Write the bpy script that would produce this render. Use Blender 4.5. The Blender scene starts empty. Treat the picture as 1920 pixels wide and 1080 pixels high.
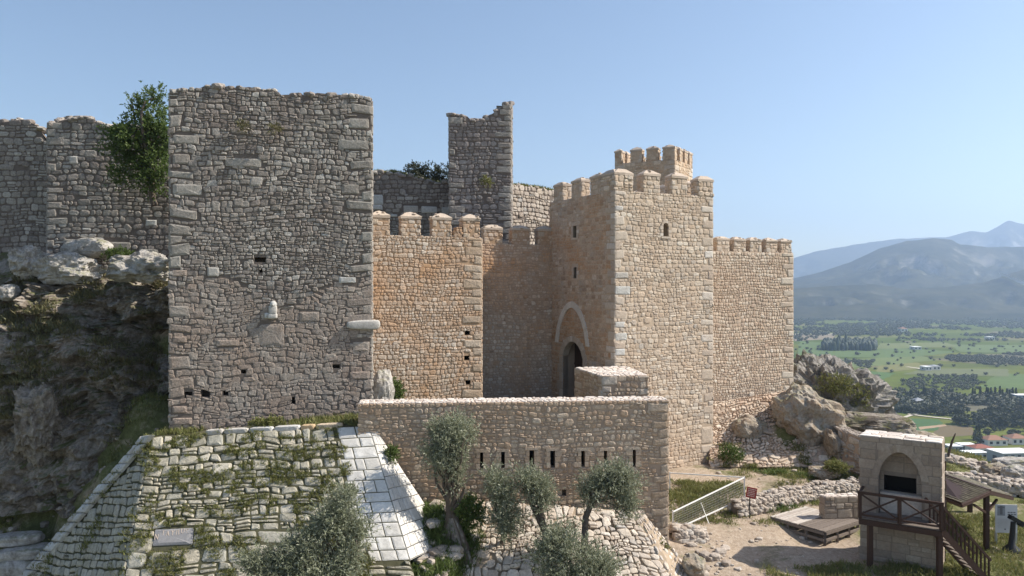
import bpy, bmesh, math, random
import numpy as np
from mathutils import Vector

SC = bpy.context.scene
COL = SC.collection
R = math.radians

# ---------------------------------------------------------------- camera, world, sun, exposure
F = 1400.0                                   # focal length in pixels of the 1920 px wide photograph
cam_d = bpy.data.cameras.new('camera')
cam_d.sensor_width = 36.0
cam_d.lens = F / 1920.0 * 36.0
cam_d.clip_start = 0.2
cam_d.clip_end = 30000.0
cam = bpy.data.objects.new('camera', cam_d)
cam.rotation_euler = (R(90), 0, 0)
COL.objects.link(cam)
SC.camera = cam

SUN_EL, SUN_AZ = 43.0, 2.0                   # azimuth: degrees from +X towards +Y
world = bpy.data.worlds.new('World')
SC.world = world
world.use_nodes = True
wn = world.node_tree
sky = wn.nodes.new('ShaderNodeTexSky')
sky.sky_type = 'NISHITA'
sky.sun_disc = False
sky.sun_elevation = R(SUN_EL)
sky.sun_rotation = R(90 - SUN_AZ)
sky.altitude = 200
sky.air_density = 1.0
sky.dust_density = 0.8
sky.ozone_density = 0.3
bg = wn.nodes['Background']
bg.inputs['Strength'].default_value = 0.1
wn.links.new(sky.outputs['Color'], bg.inputs['Color'])

sun_d = bpy.data.lights.new('sun', 'SUN')
sun_d.energy = 5.0
sun_d.angle = R(0.53)
sun_d.color = (1.0, 0.935, 0.83)
sun = bpy.data.objects.new('sun', sun_d)
sd = Vector((math.cos(R(SUN_EL)) * math.cos(R(SUN_AZ)), math.cos(R(SUN_EL)) * math.sin(R(SUN_AZ)), math.sin(R(SUN_EL))))
sun.rotation_euler = sd.to_track_quat('Z', 'Y').to_euler()
sun.location = (60, 20, 80)
COL.objects.link(sun)

SC.view_settings.view_transform = 'Standard'
SC.view_settings.look = 'None'
SC.view_settings.gamma = 1.0
SC.view_settings.exposure = 0.68
SC.cycles.use_denoising = True
SC.cycles.max_bounces = 6
SC.cycles.diffuse_bounces = 3
SC.cycles.volume_bounces = 1

# ---------------------------------------------------------------- helpers
def P(px, py, Y):
    return np.array(((px - 960) / F * Y, Y, (540 - py) / F * Y))

def XY(px, Y):
    return np.array(((px - 960) / F * Y, Y))

def v3(a, z):
    return np.array((a[0], a[1], z), float)

def unit(a):
    a = np.asarray(a, float)
    return a / (np.linalg.norm(a) + 1e-12)

def _h(ix, iy, iz):
    n = (ix.astype(np.int64) * 374761393 + iy.astype(np.int64) * 668265263 + iz.astype(np.int64) * 2147483647) & 0xffffffff
    n = ((n ^ (n >> 13)) * 1274126177) & 0xffffffff
    n = ((n ^ (n >> 16)) * 2246822519) & 0xffffffff
    return ((n ^ (n >> 15)) & 0xffff) / 32767.5 - 1.0

def vnoise(p):
    p = np.asarray(p, float)
    i = np.floor(p)
    f = p - i
    f = f * f * (3 - 2 * f)
    ix, iy, iz = i[..., 0], i[..., 1], i[..., 2]
    r = 0
    for dx in (0, 1):
        wx = f[..., 0] if dx else 1 - f[..., 0]
        for dy in (0, 1):
            wy = f[..., 1] if dy else 1 - f[..., 1]
            for dz in (0, 1):
                wz = f[..., 2] if dz else 1 - f[..., 2]
                r = r + wx * wy * wz * _h(ix + dx, iy + dy, iz + dz)
    return r

def fbm(p, octv=4, gain=0.5, lac=2.1):
    p = np.asarray(p, float)
    a, r = 1.0, 0
    for k in range(octv):
        r = r + a * vnoise(p + 17.3 * k)
        a *= gain
        p = p * lac
    return r

def ridged(p, octv=4, gain=0.5):
    p = np.asarray(p, float)
    a, r = 1.0, 0
    for k in range(octv):
        r = r + a * (1 - 2 * np.abs(vnoise(p + 31.7 * k)))
        a *= gain
        p = p * 2.1
    return r

class MB:
    """collects geometry and links it as ONE mesh object"""
    def __init__(self):
        self.V, self.L, self.T, self.M, self.S, self.n = [], [], [], [], [], 0
    def add(self, V, Fc, mat=0, smooth=False):
        V = np.asarray(V, float).reshape(-1, 3)
        Fc = np.asarray(Fc, np.int64)
        if len(Fc) == 0:
            return
        self.V.append(V)
        self.L.append((Fc + self.n).ravel())
        self.T.append(np.full(len(Fc), Fc.shape[1], np.int64))
        m = np.asarray(mat)
        self.M.append(np.full(len(Fc), mat, np.int64) if m.ndim == 0 else m.astype(np.int64))
        self.S.append(np.full(len(Fc), bool(smooth)))
        self.n += len(V)
    def quad(self, a, b, c, d, mat=0):
        self.add([a, b, c, d], [[0, 1, 2, 3]], mat)
    def box(self, c, s, mat=0, U=(1, 0, 0), W=(0, 1, 0)):
        U, W = unit(U), unit(W)
        Z = np.cross(U, W)
        c = np.asarray(c, float)
        hs = np.asarray(s, float) / 2
        vs = [c + U * hs[0] * i + W * hs[1] * j + Z * hs[2] * k for k in (-1, 1) for j in (-1, 1) for i in (-1, 1)]
        self.add(vs, [[0, 2, 3, 1], [4, 5, 7, 6], [0, 1, 5, 4], [2, 6, 7, 3], [0, 4, 6, 2], [1, 3, 7, 5]], mat)
    def bar(self, a, b, w, h, mat=0, up=(0, 0, 1)):
        a, b = np.asarray(a, float), np.asarray(b, float)
        U = unit(b - a)
        W = np.cross(up, U)
        if np.linalg.norm(W) < 1e-3:
            W = np.array((1.0, 0, 0))
        self.box((a + b) / 2, (np.linalg.norm(b - a), w, h), mat, U, unit(W))
    def tube(self, pts, rad, seg=8, mat=0, rough=0.0, seed=0, cap=True):
        pts = np.asarray(pts, float)
        n = len(pts)
        ang = np.arange(seg) / seg * 2 * math.pi
        rings = []
        ref = np.array((0.31, 0.9, 0.27))
        for i in range(n):
            t = unit(pts[min(i + 1, n - 1)] - pts[max(i - 1, 0)])
            a = unit(np.cross(t, ref))
            b = np.cross(t, a)
            r = rad[i] if np.ndim(rad) else rad
            ring = pts[i] + r * (np.cos(ang)[:, None] * a + np.sin(ang)[:, None] * b)
            if rough:
                q = np.stack([np.cos(ang) * 1.7 + seed, np.sin(ang) * 1.7, np.full(seg, i * 0.35)], 1)
                ring = pts[i] + (ring - pts[i]) * (1 + rough * fbm(q, 2))[:, None]
            rings.append(ring)
        V = np.concatenate(rings)
        fs = []
        for i in range(n - 1):
            for j in range(seg):
                k = (j + 1) % seg
                fs.append([i * seg + j, i * seg + k, (i + 1) * seg + k, (i + 1) * seg + j])
        self.add(V, fs, mat, True)
        if cap:
            for i, o in ((0, -1), (n - 1, 1)):
                ring = V[i * seg:(i + 1) * seg]
                self.add(np.vstack([ring, ring.mean(0)]), [[j, (j + 1) % seg, seg] if o > 0 else [(j + 1) % seg, j, seg] for j in range(seg)], mat)
    def build(self, name, mats, parent=None, loc=None):
        V = np.concatenate(self.V)
        L = np.concatenate(self.L)
        T = np.concatenate(self.T)
        loc = np.zeros(3) if loc is None else np.asarray(loc, float)
        org = np.array(parent['_w']) if parent is not None and '_w' in parent else np.zeros(3)
        if parent is not None:
            V = V - org
        else:
            V = V - loc
        me = bpy.data.meshes.new(name)
        me.vertices.add(len(V))
        me.vertices.foreach_set('co', V.astype(np.float32).ravel())
        me.loops.add(len(L))
        me.loops.foreach_set('vertex_index', L.astype(np.int32))
        me.polygons.add(len(T))
        st = np.concatenate([[0], np.cumsum(T)[:-1]])
        me.polygons.foreach_set('loop_start', st.astype(np.int32))
        me.polygons.foreach_set('material_index', np.concatenate(self.M).astype(np.int32))
        me.update(calc_edges=True)
        me.polygons.foreach_set('use_smooth', np.concatenate(self.S))
        me.update()
        for m in (mats if isinstance(mats, (list, tuple)) else [mats]):
            me.materials.append(m)
        o = bpy.data.objects.new(name, me)
        COL.objects.link(o)
        if parent is not None:
            o.parent = parent
        else:
            o.location = loc
        return o

def tag(o, label=None, cat=None, group=None, kind=None):
    if label: o['label'] = label
    if cat: o['category'] = cat
    if group: o['group'] = group
    if kind: o['kind'] = kind
    return o

ROOTS = []
def thing(name, loc, label, cat, group=None):
    o = bpy.data.objects.new(name, None)
    COL.objects.link(o)
    o.location = loc
    o.empty_display_size = 0.5
    o['_w'] = [float(c) for c in loc]
    ROOTS.append(o)
    return tag(o, label, cat, group, "thing")

# ---------------------------------------------------------------- materials
def nodes(name):
    m = bpy.data.materials.new(name)
    m.use_nodes = True
    nt = m.node_tree
    return m, nt, nt.nodes['Principled BSDF']

def ramp(nt, stops, interp='LINEAR'):
    r = nt.nodes.new('ShaderNodeValToRGB')
    r.color_ramp.interpolation = interp
    e = r.color_ramp.elements
    while len(e) < len(stops):
        e.new(0.5)
    for k, (p, c) in enumerate(stops):
        e[k].position = p
        e[k].color = (*c, 1) if len(c) == 3 else c
    return r

def noise(nt, scale, detail=4, rough=0.6, coord=None, dist=0.0):
    n = nt.nodes.new('ShaderNodeTexNoise')
    n.inputs['Scale'].default_value = scale
    n.inputs['Detail'].default_value = detail
    n.inputs['Roughness'].default_value = rough
    n.inputs['Distortion'].default_value = dist
    if coord is not None:
        nt.links.new(coord, n.inputs['Vector'])
    return n

def mix(nt, a, b, fac, mode='MIX'):
    x = nt.nodes.new('ShaderNodeMix')
    x.data_type = 'RGBA'
    x.blend_type = mode
    for sock, val in ((x.inputs[0], fac), (x.inputs[6], a), (x.inputs[7], b)):
        if isinstance(val, (int, float)):
            sock.default_value = val
        elif isinstance(val, tuple):
            sock.default_value = (*val, 1)
        else:
            nt.links.new(val, sock)
    return x.outputs[2]

def mrange(nt, v, a, b, c, d):
    x = nt.nodes.new('ShaderNodeMapRange')
    for i, q in zip((1, 2, 3, 4), (a, b, c, d)):
        x.inputs[i].default_value = q
    nt.links.new(v, x.inputs[0])
    return x.outputs[0]

def stone_mat(name, cols, stain=None, stain_amt=0.5, stain_scale=0.35, fine=0.35, bump=0.6, moss=None, island=True):
    """stone whose colour varies from block to block"""
    m, nt, b = nodes(name)
    tc = nt.nodes.new('ShaderNodeTexCoord').outputs['Object']
    n_fine = noise(nt, 9.0, 5, 0.7, tc)
    if island:
        g = nt.nodes.new('ShaderNodeNewGeometry')
        k = len(cols)
        r = ramp(nt, [(i / (k - 1) if k > 1 else 0, c) for i, c in enumerate(cols)])
        nt.links.new(g.outputs['Random Per Island'], r.inputs[0])
        c = r.outputs[0]
    else:
        n2 = noise(nt, 1.3, 5, 0.65, tc)
        k = len(cols)
        r = ramp(nt, [(0.3 + 0.4 * i / max(1, k - 1), cc) for i, cc in enumerate(cols)])
        nt.links.new(n2.outputs[0], r.inputs[0])
        c = r.outputs[0]
    if stain:
        n_s = noise(nt, stain_scale, 5, 0.65, tc, 0.6)
        f = mrange(nt, n_s.outputs[0], 0.42, 0.62, 0.0, stain_amt)
        c = mix(nt, c, stain, f)
    if moss:
        n_m = noise(nt, 0.8, 5, 0.7, tc, 0.4)
        c = mix(nt, c, moss, mrange(nt, n_m.outputs[0], 0.55, 0.68, 0.0, 0.6))
    f2 = mrange(nt, n_fine.outputs[0], 0.25, 0.75, 1 - fine, 1 + fine)
    mm = nt.nodes.new('ShaderNodeVectorMath')
    mm.operation = 'SCALE'
    nt.links.new(c, mm.inputs[0])
    nt.links.new(f2, mm.inputs['Scale'])
    nt.links.new(mm.outputs[0], b.inputs['Base Color'])
    b.inputs['Roughness'].default_value = 0.92
    b.inputs['Specular IOR Level'].default_value = 0.2
    if bump:
        bp = nt.nodes.new('ShaderNodeBump')
        bp.inputs['Strength'].default_value = bump
        bp.inputs['Distance'].default_value = 0.05
        nt.links.new(n_fine.outputs[0], bp.inputs['Height'])
        nt.links.new(bp.outputs[0], b.inputs['Normal'])
    return m

def plain_mat(name, col, rough=0.8, var=0.25, scale=6.0, bump=0.0, metal=0.0, stretch=None):
    m, nt, b = nodes(name)
    tc = nt.nodes.new('ShaderNodeTexCoord').outputs['Object']
    if stretch:
        mp = nt.nodes.new('ShaderNodeMapping')
        mp.inputs['Scale'].default_value = stretch
        nt.links.new(tc, mp.inputs[0])
        tc = mp.outputs[0]
    n = noise(nt, scale, 4, 0.6, tc)
    c = mix(nt, tuple(x * (1 - var) for x in col), tuple(min(1, x * (1 + var)) for x in col), n.outputs[0])
    nt.links.new(c, b.inputs['Base Color'])
    b.inputs['Roughness'].default_value = rough
    b.inputs['Metallic'].default_value = metal
    b.inputs['Specular IOR Level'].default_value = 0.25
    if bump:
        bp = nt.nodes.new('ShaderNodeBump')
        bp.inputs['Strength'].default_value = bump
        bp.inputs['Distance'].default_value = 0.03
        nt.links.new(n.outputs[0], bp.inputs['Height'])
        nt.links.new(bp.outputs[0], b.inputs['Normal'])
    return m

def leaf_mat(name, cols, trans=0.25, rough=0.6):
    m, nt, b = nodes(name)
    g = nt.nodes.new('ShaderNodeNewGeometry')
    k = len(cols)
    r = ramp(nt, [(i / max(1, k - 1), c) for i, c in enumerate(cols)])
    nt.links.new(g.outputs['Random Per Island'], r.inputs[0])
    nt.links.new(r.outputs[0], b.inputs['Base Color'])
    b.inputs['Roughness'].default_value = rough
    b.inputs['Specular IOR Level'].default_value = 0.3
    tr = nt.nodes.new('ShaderNodeBsdfTranslucent')
    nt.links.new(r.outputs[0], tr.inputs['Color'])
    ms = nt.nodes.new('ShaderNodeMixShader')
    ms.inputs[0].default_value = trans
    nt.links.new(b.outputs[0], ms.inputs[1])
    nt.links.new(tr.outputs[0], ms.inputs[2])
    nt.links.new(ms.outputs[0], nt.nodes['Material Output'].inputs['Surface'])
    return m

GREY = [(0.19, 0.172, 0.152), (0.33, 0.302, 0.268), (0.26, 0.23, 0.2), (0.45, 0.415, 0.37), (0.3, 0.262, 0.228), (0.37, 0.335, 0.292), (0.22, 0.19, 0.168), (0.54, 0.505, 0.455)]
M = {}
M['grey_stone'] = stone_mat('grey weathered stone', GREY, (0.16, 0.11, 0.095), 0.35, 0.3, 0.4, 0.7)
M['grey_quoin'] = stone_mat('grey quoin stone', [(0.27, 0.25, 0.22), (0.38, 0.35, 0.31), (0.31, 0.28, 0.245)], (0.24, 0.19, 0.16), 0.4, 0.5, 0.35, 0.6)
M['grey_mortar'] = plain_mat('dark earth mortar', (0.16, 0.13, 0.11), 0.95, 0.4, 3.0, 0.5)
M['pink_plaster'] = stone_mat('purple brown plastered rubble', [(0.26, 0.218, 0.188), (0.35, 0.3, 0.258), (0.28, 0.24, 0.21), (0.41, 0.36, 0.312), (0.31, 0.255, 0.218)], (0.34, 0.235, 0.175), 0.45, 0.45, 0.4, 0.8)
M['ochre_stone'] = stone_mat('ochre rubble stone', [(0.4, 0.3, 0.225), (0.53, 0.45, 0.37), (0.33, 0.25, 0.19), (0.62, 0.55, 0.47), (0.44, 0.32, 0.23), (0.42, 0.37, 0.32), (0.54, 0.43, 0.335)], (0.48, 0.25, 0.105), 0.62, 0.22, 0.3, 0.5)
M['ochre_mortar'] = plain_mat('ochre lime mortar', (0.4, 0.275, 0.18), 0.95, 0.3, 1.2, 0.4)
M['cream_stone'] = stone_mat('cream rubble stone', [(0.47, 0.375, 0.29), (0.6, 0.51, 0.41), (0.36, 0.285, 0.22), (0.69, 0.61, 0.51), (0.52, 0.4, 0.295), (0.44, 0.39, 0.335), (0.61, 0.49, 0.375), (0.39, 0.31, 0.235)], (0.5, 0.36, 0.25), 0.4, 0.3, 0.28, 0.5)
M['cream_mortar'] = plain_mat('cream lime mortar', (0.47, 0.37, 0.275), 0.95, 0.25, 1.5, 0.4)
M['rose_stone'] = stone_mat('rose tinted rubble stone', [(0.5, 0.395, 0.305), (0.63, 0.53, 0.425), (0.39, 0.3, 0.235), (0.69, 0.61, 0.51), (0.53, 0.4, 0.3), (0.44, 0.35, 0.28)], (0.54, 0.38, 0.27), 0.5, 0.22, 0.28, 0.5)
M['tan_stone'] = stone_mat('tan rubble stone', [(0.46, 0.35, 0.25), (0.57, 0.46, 0.35), (0.37, 0.275, 0.195), (0.64, 0.535, 0.42), (0.49, 0.345, 0.235), (0.42, 0.345, 0.275)], (0.46, 0.29, 0.18), 0.5, 0.3, 0.3, 0.55)
M['tan_mortar'] = plain_mat('tan lime mortar', (0.4, 0.3, 0.225), 0.95, 0.3, 1.5, 0.4)
M['pale_quoin'] = stone_mat('pale dressed quoin', [(0.48, 0.4, 0.32), (0.56, 0.49, 0.41), (0.44, 0.36, 0.29), (0.52, 0.43, 0.34), (0.62, 0.57, 0.51)], (0.45, 0.34, 0.26), 0.35, 0.6, 0.2, 0.35)
M['ochre_quoin'] = stone_mat('ochre dressed quoin', [(0.4, 0.31, 0.23), (0.48, 0.4, 0.32), (0.36, 0.28, 0.21), (0.45, 0.34, 0.25)], (0.45, 0.29, 0.17), 0.35, 0.5)
M['cap_stone'] = stone_mat('pale cap stones', [(0.6, 0.53, 0.47), (0.7, 0.64, 0.58), (0.52, 0.44, 0.38), (0.64, 0.55, 0.47)], None, 0, 0.3, 0.25, 0.5)
M['cap_plaster'] = plain_mat('pale lime coping', (0.47, 0.385, 0.31), 0.95, 0.25, 5.0, 0.6)
M['glacis_stone'] = stone_mat('weathered grey green talus stone', [(0.38, 0.345, 0.27), (0.48, 0.44, 0.35), (0.31, 0.29, 0.235), (0.55, 0.5, 0.41), (0.44, 0.39, 0.3), (0.37, 0.355, 0.3)], (0.28, 0.245, 0.17), 0.4, 0.7, 0.4, 0.7)
M['glacis_soil'] = plain_mat('dark soil in joints', (0.085, 0.08, 0.045), 0.98, 0.5, 4.0, 0.6)
M['marble'] = stone_mat('new white marble facing', [(0.66, 0.63, 0.585), (0.76, 0.73, 0.68), (0.58, 0.555, 0.52), (0.7, 0.66, 0.6), (0.68, 0.655, 0.62)], (0.44, 0.41, 0.36), 0.5, 0.9, 0.14, 0.25)
M['marble_joint'] = plain_mat('dark marble joint', (0.1, 0.1, 0.1), 0.9)
M['marble_old'] = stone_mat('old spolia marble', [(0.5, 0.49, 0.46), (0.58, 0.57, 0.55), (0.45, 0.42, 0.38)], (0.36, 0.31, 0.26), 0.4, 0.9, 0.25, 0.4)
M['talus_stone'] = stone_mat('pale cobbles of the talus', [(0.52, 0.45, 0.375), (0.62, 0.55, 0.47), (0.45, 0.37, 0.3), (0.66, 0.6, 0.53), (0.5, 0.42, 0.35), (0.43, 0.4, 0.37)], (0.48, 0.38, 0.28), 0.35, 0.5, 0.3, 0.6)
M['talus_mortar'] = plain_mat('sandy talus mortar', (0.36, 0.28, 0.2), 0.95, 0.3, 2.5, 0.5)
M['rubble_stone'] = stone_mat('loose field stones', [(0.37, 0.31, 0.26), (0.5, 0.435, 0.37), (0.29, 0.24, 0.2), (0.44, 0.37, 0.3), (0.35, 0.325, 0.3)], None, 0, 0.5, 0.35, 0.7)
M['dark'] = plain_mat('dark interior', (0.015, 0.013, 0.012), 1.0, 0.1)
M['door_wood'] = plain_mat('dark brown door boards', (0.06, 0.038, 0.03), 0.7, 0.3, 4, 0.2, 0, (12, 12, 0.6))
M['brown_wood'] = plain_mat('dark red brown stained timber', (0.055, 0.03, 0.023), 0.6, 0.35, 5, 0.2, 0, (3, 3, 3))
M['grey_wood'] = stone_mat('weathered grey brown boards', [(0.13, 0.105, 0.09), (0.2, 0.165, 0.14), (0.165, 0.135, 0.115)], None, 0, 0.5, 0.25, 0.2)
M['pale_wood'] = stone_mat('sunlit pale boards', [(0.42, 0.37, 0.32), (0.5, 0.45, 0.4), (0.36, 0.31, 0.27)], None, 0, 0.5, 0.25, 0.2)  # sunlight on the platform, painted as paler wood
M['shingle'] = stone_mat('brown roof shingles', [(0.1, 0.09, 0.065), (0.19, 0.17, 0.125), (0.14, 0.125, 0.09)], None, 0, 0.5, 0.3, 0.3)
M['niche_stone'] = stone_mat('grey dressed blocks', [(0.33, 0.27, 0.215), (0.4, 0.34, 0.28), (0.27, 0.225, 0.185), (0.36, 0.295, 0.23)], (0.27, 0.195, 0.15), 0.5, 0.5, 0.22, 0.35)
M['niche_joint'] = plain_mat('grey joint mortar', (0.24, 0.195, 0.16), 0.95, 0.2)
M['white_paint'] = plain_mat('white painted metal', (0.75, 0.74, 0.72), 0.5, 0.06)
M['steel'] = plain_mat('galvanised steel', (0.42, 0.42, 0.4), 0.5, 0.15, 8, 0, 0.3)
M['black_metal'] = plain_mat('black painted metal', (0.025, 0.027, 0.03), 0.5, 0.2)
M['red_sign'] = plain_mat('faded red sign enamel', (0.33, 0.055, 0.045), 0.55, 0.15)
M['sign_ink'] = plain_mat('grey printing ink', (0.16, 0.16, 0.17), 0.7, 0.1)
M['sign_pale'] = plain_mat('pale lettering', (0.72, 0.55, 0.5), 0.7, 0.1)
M['bark'] = plain_mat('gnarled grey brown bark', (0.12, 0.095, 0.075), 0.95, 0.5, 7, 0.9)
M['olive_leaf'] = leaf_mat('olive leaves', [(0.16, 0.175, 0.1), (0.26, 0.275, 0.18), (0.42, 0.43, 0.33), (0.2, 0.22, 0.13), (0.34, 0.35, 0.25)], 0.3, 0.5)
M['green_leaf'] = leaf_mat('bright green leaves', [(0.07, 0.11, 0.025), (0.12, 0.17, 0.045), (0.09, 0.13, 0.035), (0.17, 0.22, 0.07)], 0.35)
M['weed_leaf'] = leaf_mat('weed leaves', [(0.12, 0.14, 0.04), (0.2, 0.22, 0.07), (0.3, 0.28, 0.11), (0.14, 0.16, 0.05), (0.26, 0.22, 0.1)], 0.35)
M['dry_leaf'] = leaf_mat('dry scrub', [(0.16, 0.14, 0.07), (0.22, 0.19, 0.1), (0.12, 0.12, 0.05), (0.2, 0.2, 0.11)], 0.25)
M['far_leaf'] = leaf_mat('valley tree foliage', [(0.035, 0.042, 0.02), (0.06, 0.068, 0.036), (0.095, 0.1, 0.06)], 0.05)
M['cypress_leaf'] = leaf_mat('cypress foliage', [(0.018, 0.03, 0.014), (0.03, 0.045, 0.02)], 0.05)

def rock_mat(name, cols, green=None, gamt=0.7):
    m, nt, b = nodes(name)
    tc = nt.nodes.new('ShaderNodeTexCoord').outputs['Object']
    n1 = noise(nt, 0.7, 6, 0.7, tc, 0.8)
    n2 = noise(nt, 6.0, 6, 0.75, tc)
    k = len(cols)
    r = ramp(nt, [(0.32 + 0.36 * i / (k - 1), c) for i, c in enumerate(cols)])
    nt.links.new(n1.outputs[0], r.inputs[0])
    f = mrange(nt, n2.outputs[0], 0.25, 0.75, 0.55, 1.4)
    mm = nt.nodes.new('ShaderNodeVectorMath'); mm.operation = 'SCALE'
    nt.links.new(r.outputs[0], mm.inputs[0]); nt.links.new(f, mm.inputs['Scale'])
    c = mm.outputs[0]
    if green:
        g = nt.nodes.new('ShaderNodeNewGeometry')
        sx = nt.nodes.new('ShaderNodeSeparateXYZ')
        nt.links.new(g.outputs['Normal'], sx.inputs[0])
        up = mrange(nt, sx.outputs[2], 0.45, 0.8, 0, 1)
        n3 = noise(nt, 0.9, 5, 0.7, tc)
        gm = mrange(nt, n3.outputs[0], 0.45, 0.58, 0, gamt)
        ml = nt.nodes.new('ShaderNodeMath'); ml.operation = 'MULTIPLY'
        nt.links.new(up, ml.inputs[0]); nt.links.new(gm, ml.inputs[1])
        c = mix(nt, c, green, ml.outputs[0])
    nt.links.new(c, b.inputs['Base Color'])
    b.inputs['Roughness'].default_value = 0.95
    b.inputs['Specular IOR Level'].default_value = 0.15
    bp = nt.nodes.new('ShaderNodeBump')
    bp.inputs['Strength'].default_value = 0.9
    bp.inputs['Distance'].default_value = 0.12
    nt.links.new(n2.outputs[0], bp.inputs['Height'])
    nt.links.new(bp.outputs[0], b.inputs['Normal'])
    return m

M['pale_rock'] = rock_mat('pale limestone', [(0.2, 0.17, 0.14), (0.4, 0.37, 0.335), (0.52, 0.49, 0.455), (0.32, 0.26, 0.2)], (0.14, 0.15, 0.05), 0.6)
M['brown_rock'] = rock_mat('brown cliff rock', [(0.1, 0.08, 0.062), (0.2, 0.165, 0.13), (0.34, 0.3, 0.26), (0.17, 0.12, 0.08)], (0.1, 0.11, 0.035), 0.85)
M['grey_rock'] = rock_mat('grey fissured rock', [(0.1, 0.085, 0.07), (0.25, 0.225, 0.2), (0.36, 0.335, 0.31), (0.2, 0.165, 0.13)], (0.11, 0.12, 0.04), 0.6)
M['ochre_rock'] = rock_mat('ochre stained rock', [(0.19, 0.135, 0.09), (0.34, 0.275, 0.21), (0.4, 0.36, 0.31), (0.3, 0.205, 0.125)], (0.14, 0.15, 0.05), 0.5)

# ---------------------------------------------------------------- masonry
def layout(W, H, ch, rng, *, soft=(), big=0.14, asp=(0.9, 2.1), quoin=(0, 0), qh=(0.35, 0.55), qw=(0.55, 1.05), resv=(), topf=None, v_start=0.0, split=0.16, chf=None):
    """blocks of a wall W x H in metres: (u0, v0, u1, v1, kind); kind 0 rubble, 1 quoin"""
    out = []
    cov = list(soft)
    qs = [[], []]
    for s in (0, 1):
        if not quoin[s]:
            continue
        v, k = v_start, int(rng.integers(2))
        while v < H:
            h = rng.uniform(*qh)
            h = min(h, H - v)
            w = (qw[1] if k % 2 else qw[0]) * rng.uniform(0.8, 1.2)
            w = min(w, W * 0.45)
            if rng.random() < quoin[s]:
                qs[s].append((v, v + h, w))
                u0, u1 = (-0.03, w) if s == 0 else (W - w, W + 0.03)
                if topf is None or v + h * 0.7 < topf((u0 + u1) / 2):
                    if not any(u1 > r[0] and u0 < r[2] and v + h > r[1] and v < r[3] for r in list(resv) + list(soft)):
                        out.append((u0, v, u1, v + h, 1))
                        cov.append((u0, v, u1, v + h))
            v += h
            k += 1
    # a few bigger stones laid across the courses
    for _ in range(int(big * W * H)):
        bw_, bh_ = ch * rng.uniform(1.5, 2.8), ch * rng.uniform(1.15, 1.8)
        bu, bv = rng.uniform(0, max(0.01, W - bw_)), rng.uniform(v_start, max(v_start + 0.01, H - bh_))
        if any(bu < r[2] and bu + bw_ > r[0] and bv < r[3] and bv + bh_ > r[1] for r in list(resv) + cov):
            continue
        if topf is not None and bv + bh_ > min(topf(bu), topf(bu + bw_)):
            continue
        out.append((bu, bv, bu + bw_, bv + bh_, 2))
        cov.append((bu, bv, bu + bw_, bv + bh_))
    s0_ = rng.uniform(0, 90)
    v = v_start
    while v < H - 0.02:
        cc = ch * (chf(v) if chf else 1.0)
        h = cc * rng.uniform(0.65, 1.4)
        if v + h > H - cc * 0.4:
            h = H - v
        a0, a1 = 0, W
        u = a0 - (0 if a0 else rng.uniform(0, 0.1))
        while u < a1 - 0.03:
            w = min(h, cc) * rng.uniform(*asp)
            if rng.random() < 0.06:
                w *= 1.6
            u1 = u + w
            if u1 > a1 - 0.45 * cc:
                u1 = a1
            cell = [(u, v, u1, v + h)]
            if h > 0.6 * cc and rng.random() < split * (1 + 2.2 * float(vnoise(np.array((u * 0.5 + s0_, v * 0.5, s0_))))):
                c = v + h * rng.uniform(0.4, 0.6)
                cell = [(u, v, u1, c), (u, c, u1, v + h)]
                if rng.random() < 0.4:
                    b = u + (u1 - u) * rng.uniform(0.35, 0.65)
                    cell = [(u, v, u1, c), (u, c, b, v + h), (b, c, u1, v + h)]
            for (x0, y0, x1, y1) in cell:
                if topf is not None and y0 + (y1 - y0) * 0.75 > topf((x0 + x1) / 2):
                    continue
                ok = not any(b[0] < (x0 + x1) / 2 < b[2] and b[1] < (y0 + y1) / 2 < b[3] for b in cov)
                for r in resv:
                    if y1 - 0.25 * (y1 - y0) > r[1] and y0 + 0.25 * (y1 - y0) < r[3] and x1 > r[0] and x0 < r[2]:
                        l, rr = r[0] - x0, x1 - r[2]
                        if max(l, rr) < 0.35 * (y1 - y0):
                            ok = False
                            break
                        if l > rr:
                            x1 = r[0]
                        else:
                            x0 = r[2]
                if ok:
                    out.append((x0, y0, x1, y1, 0))
            u = u1
        v += h
    return out

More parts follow.
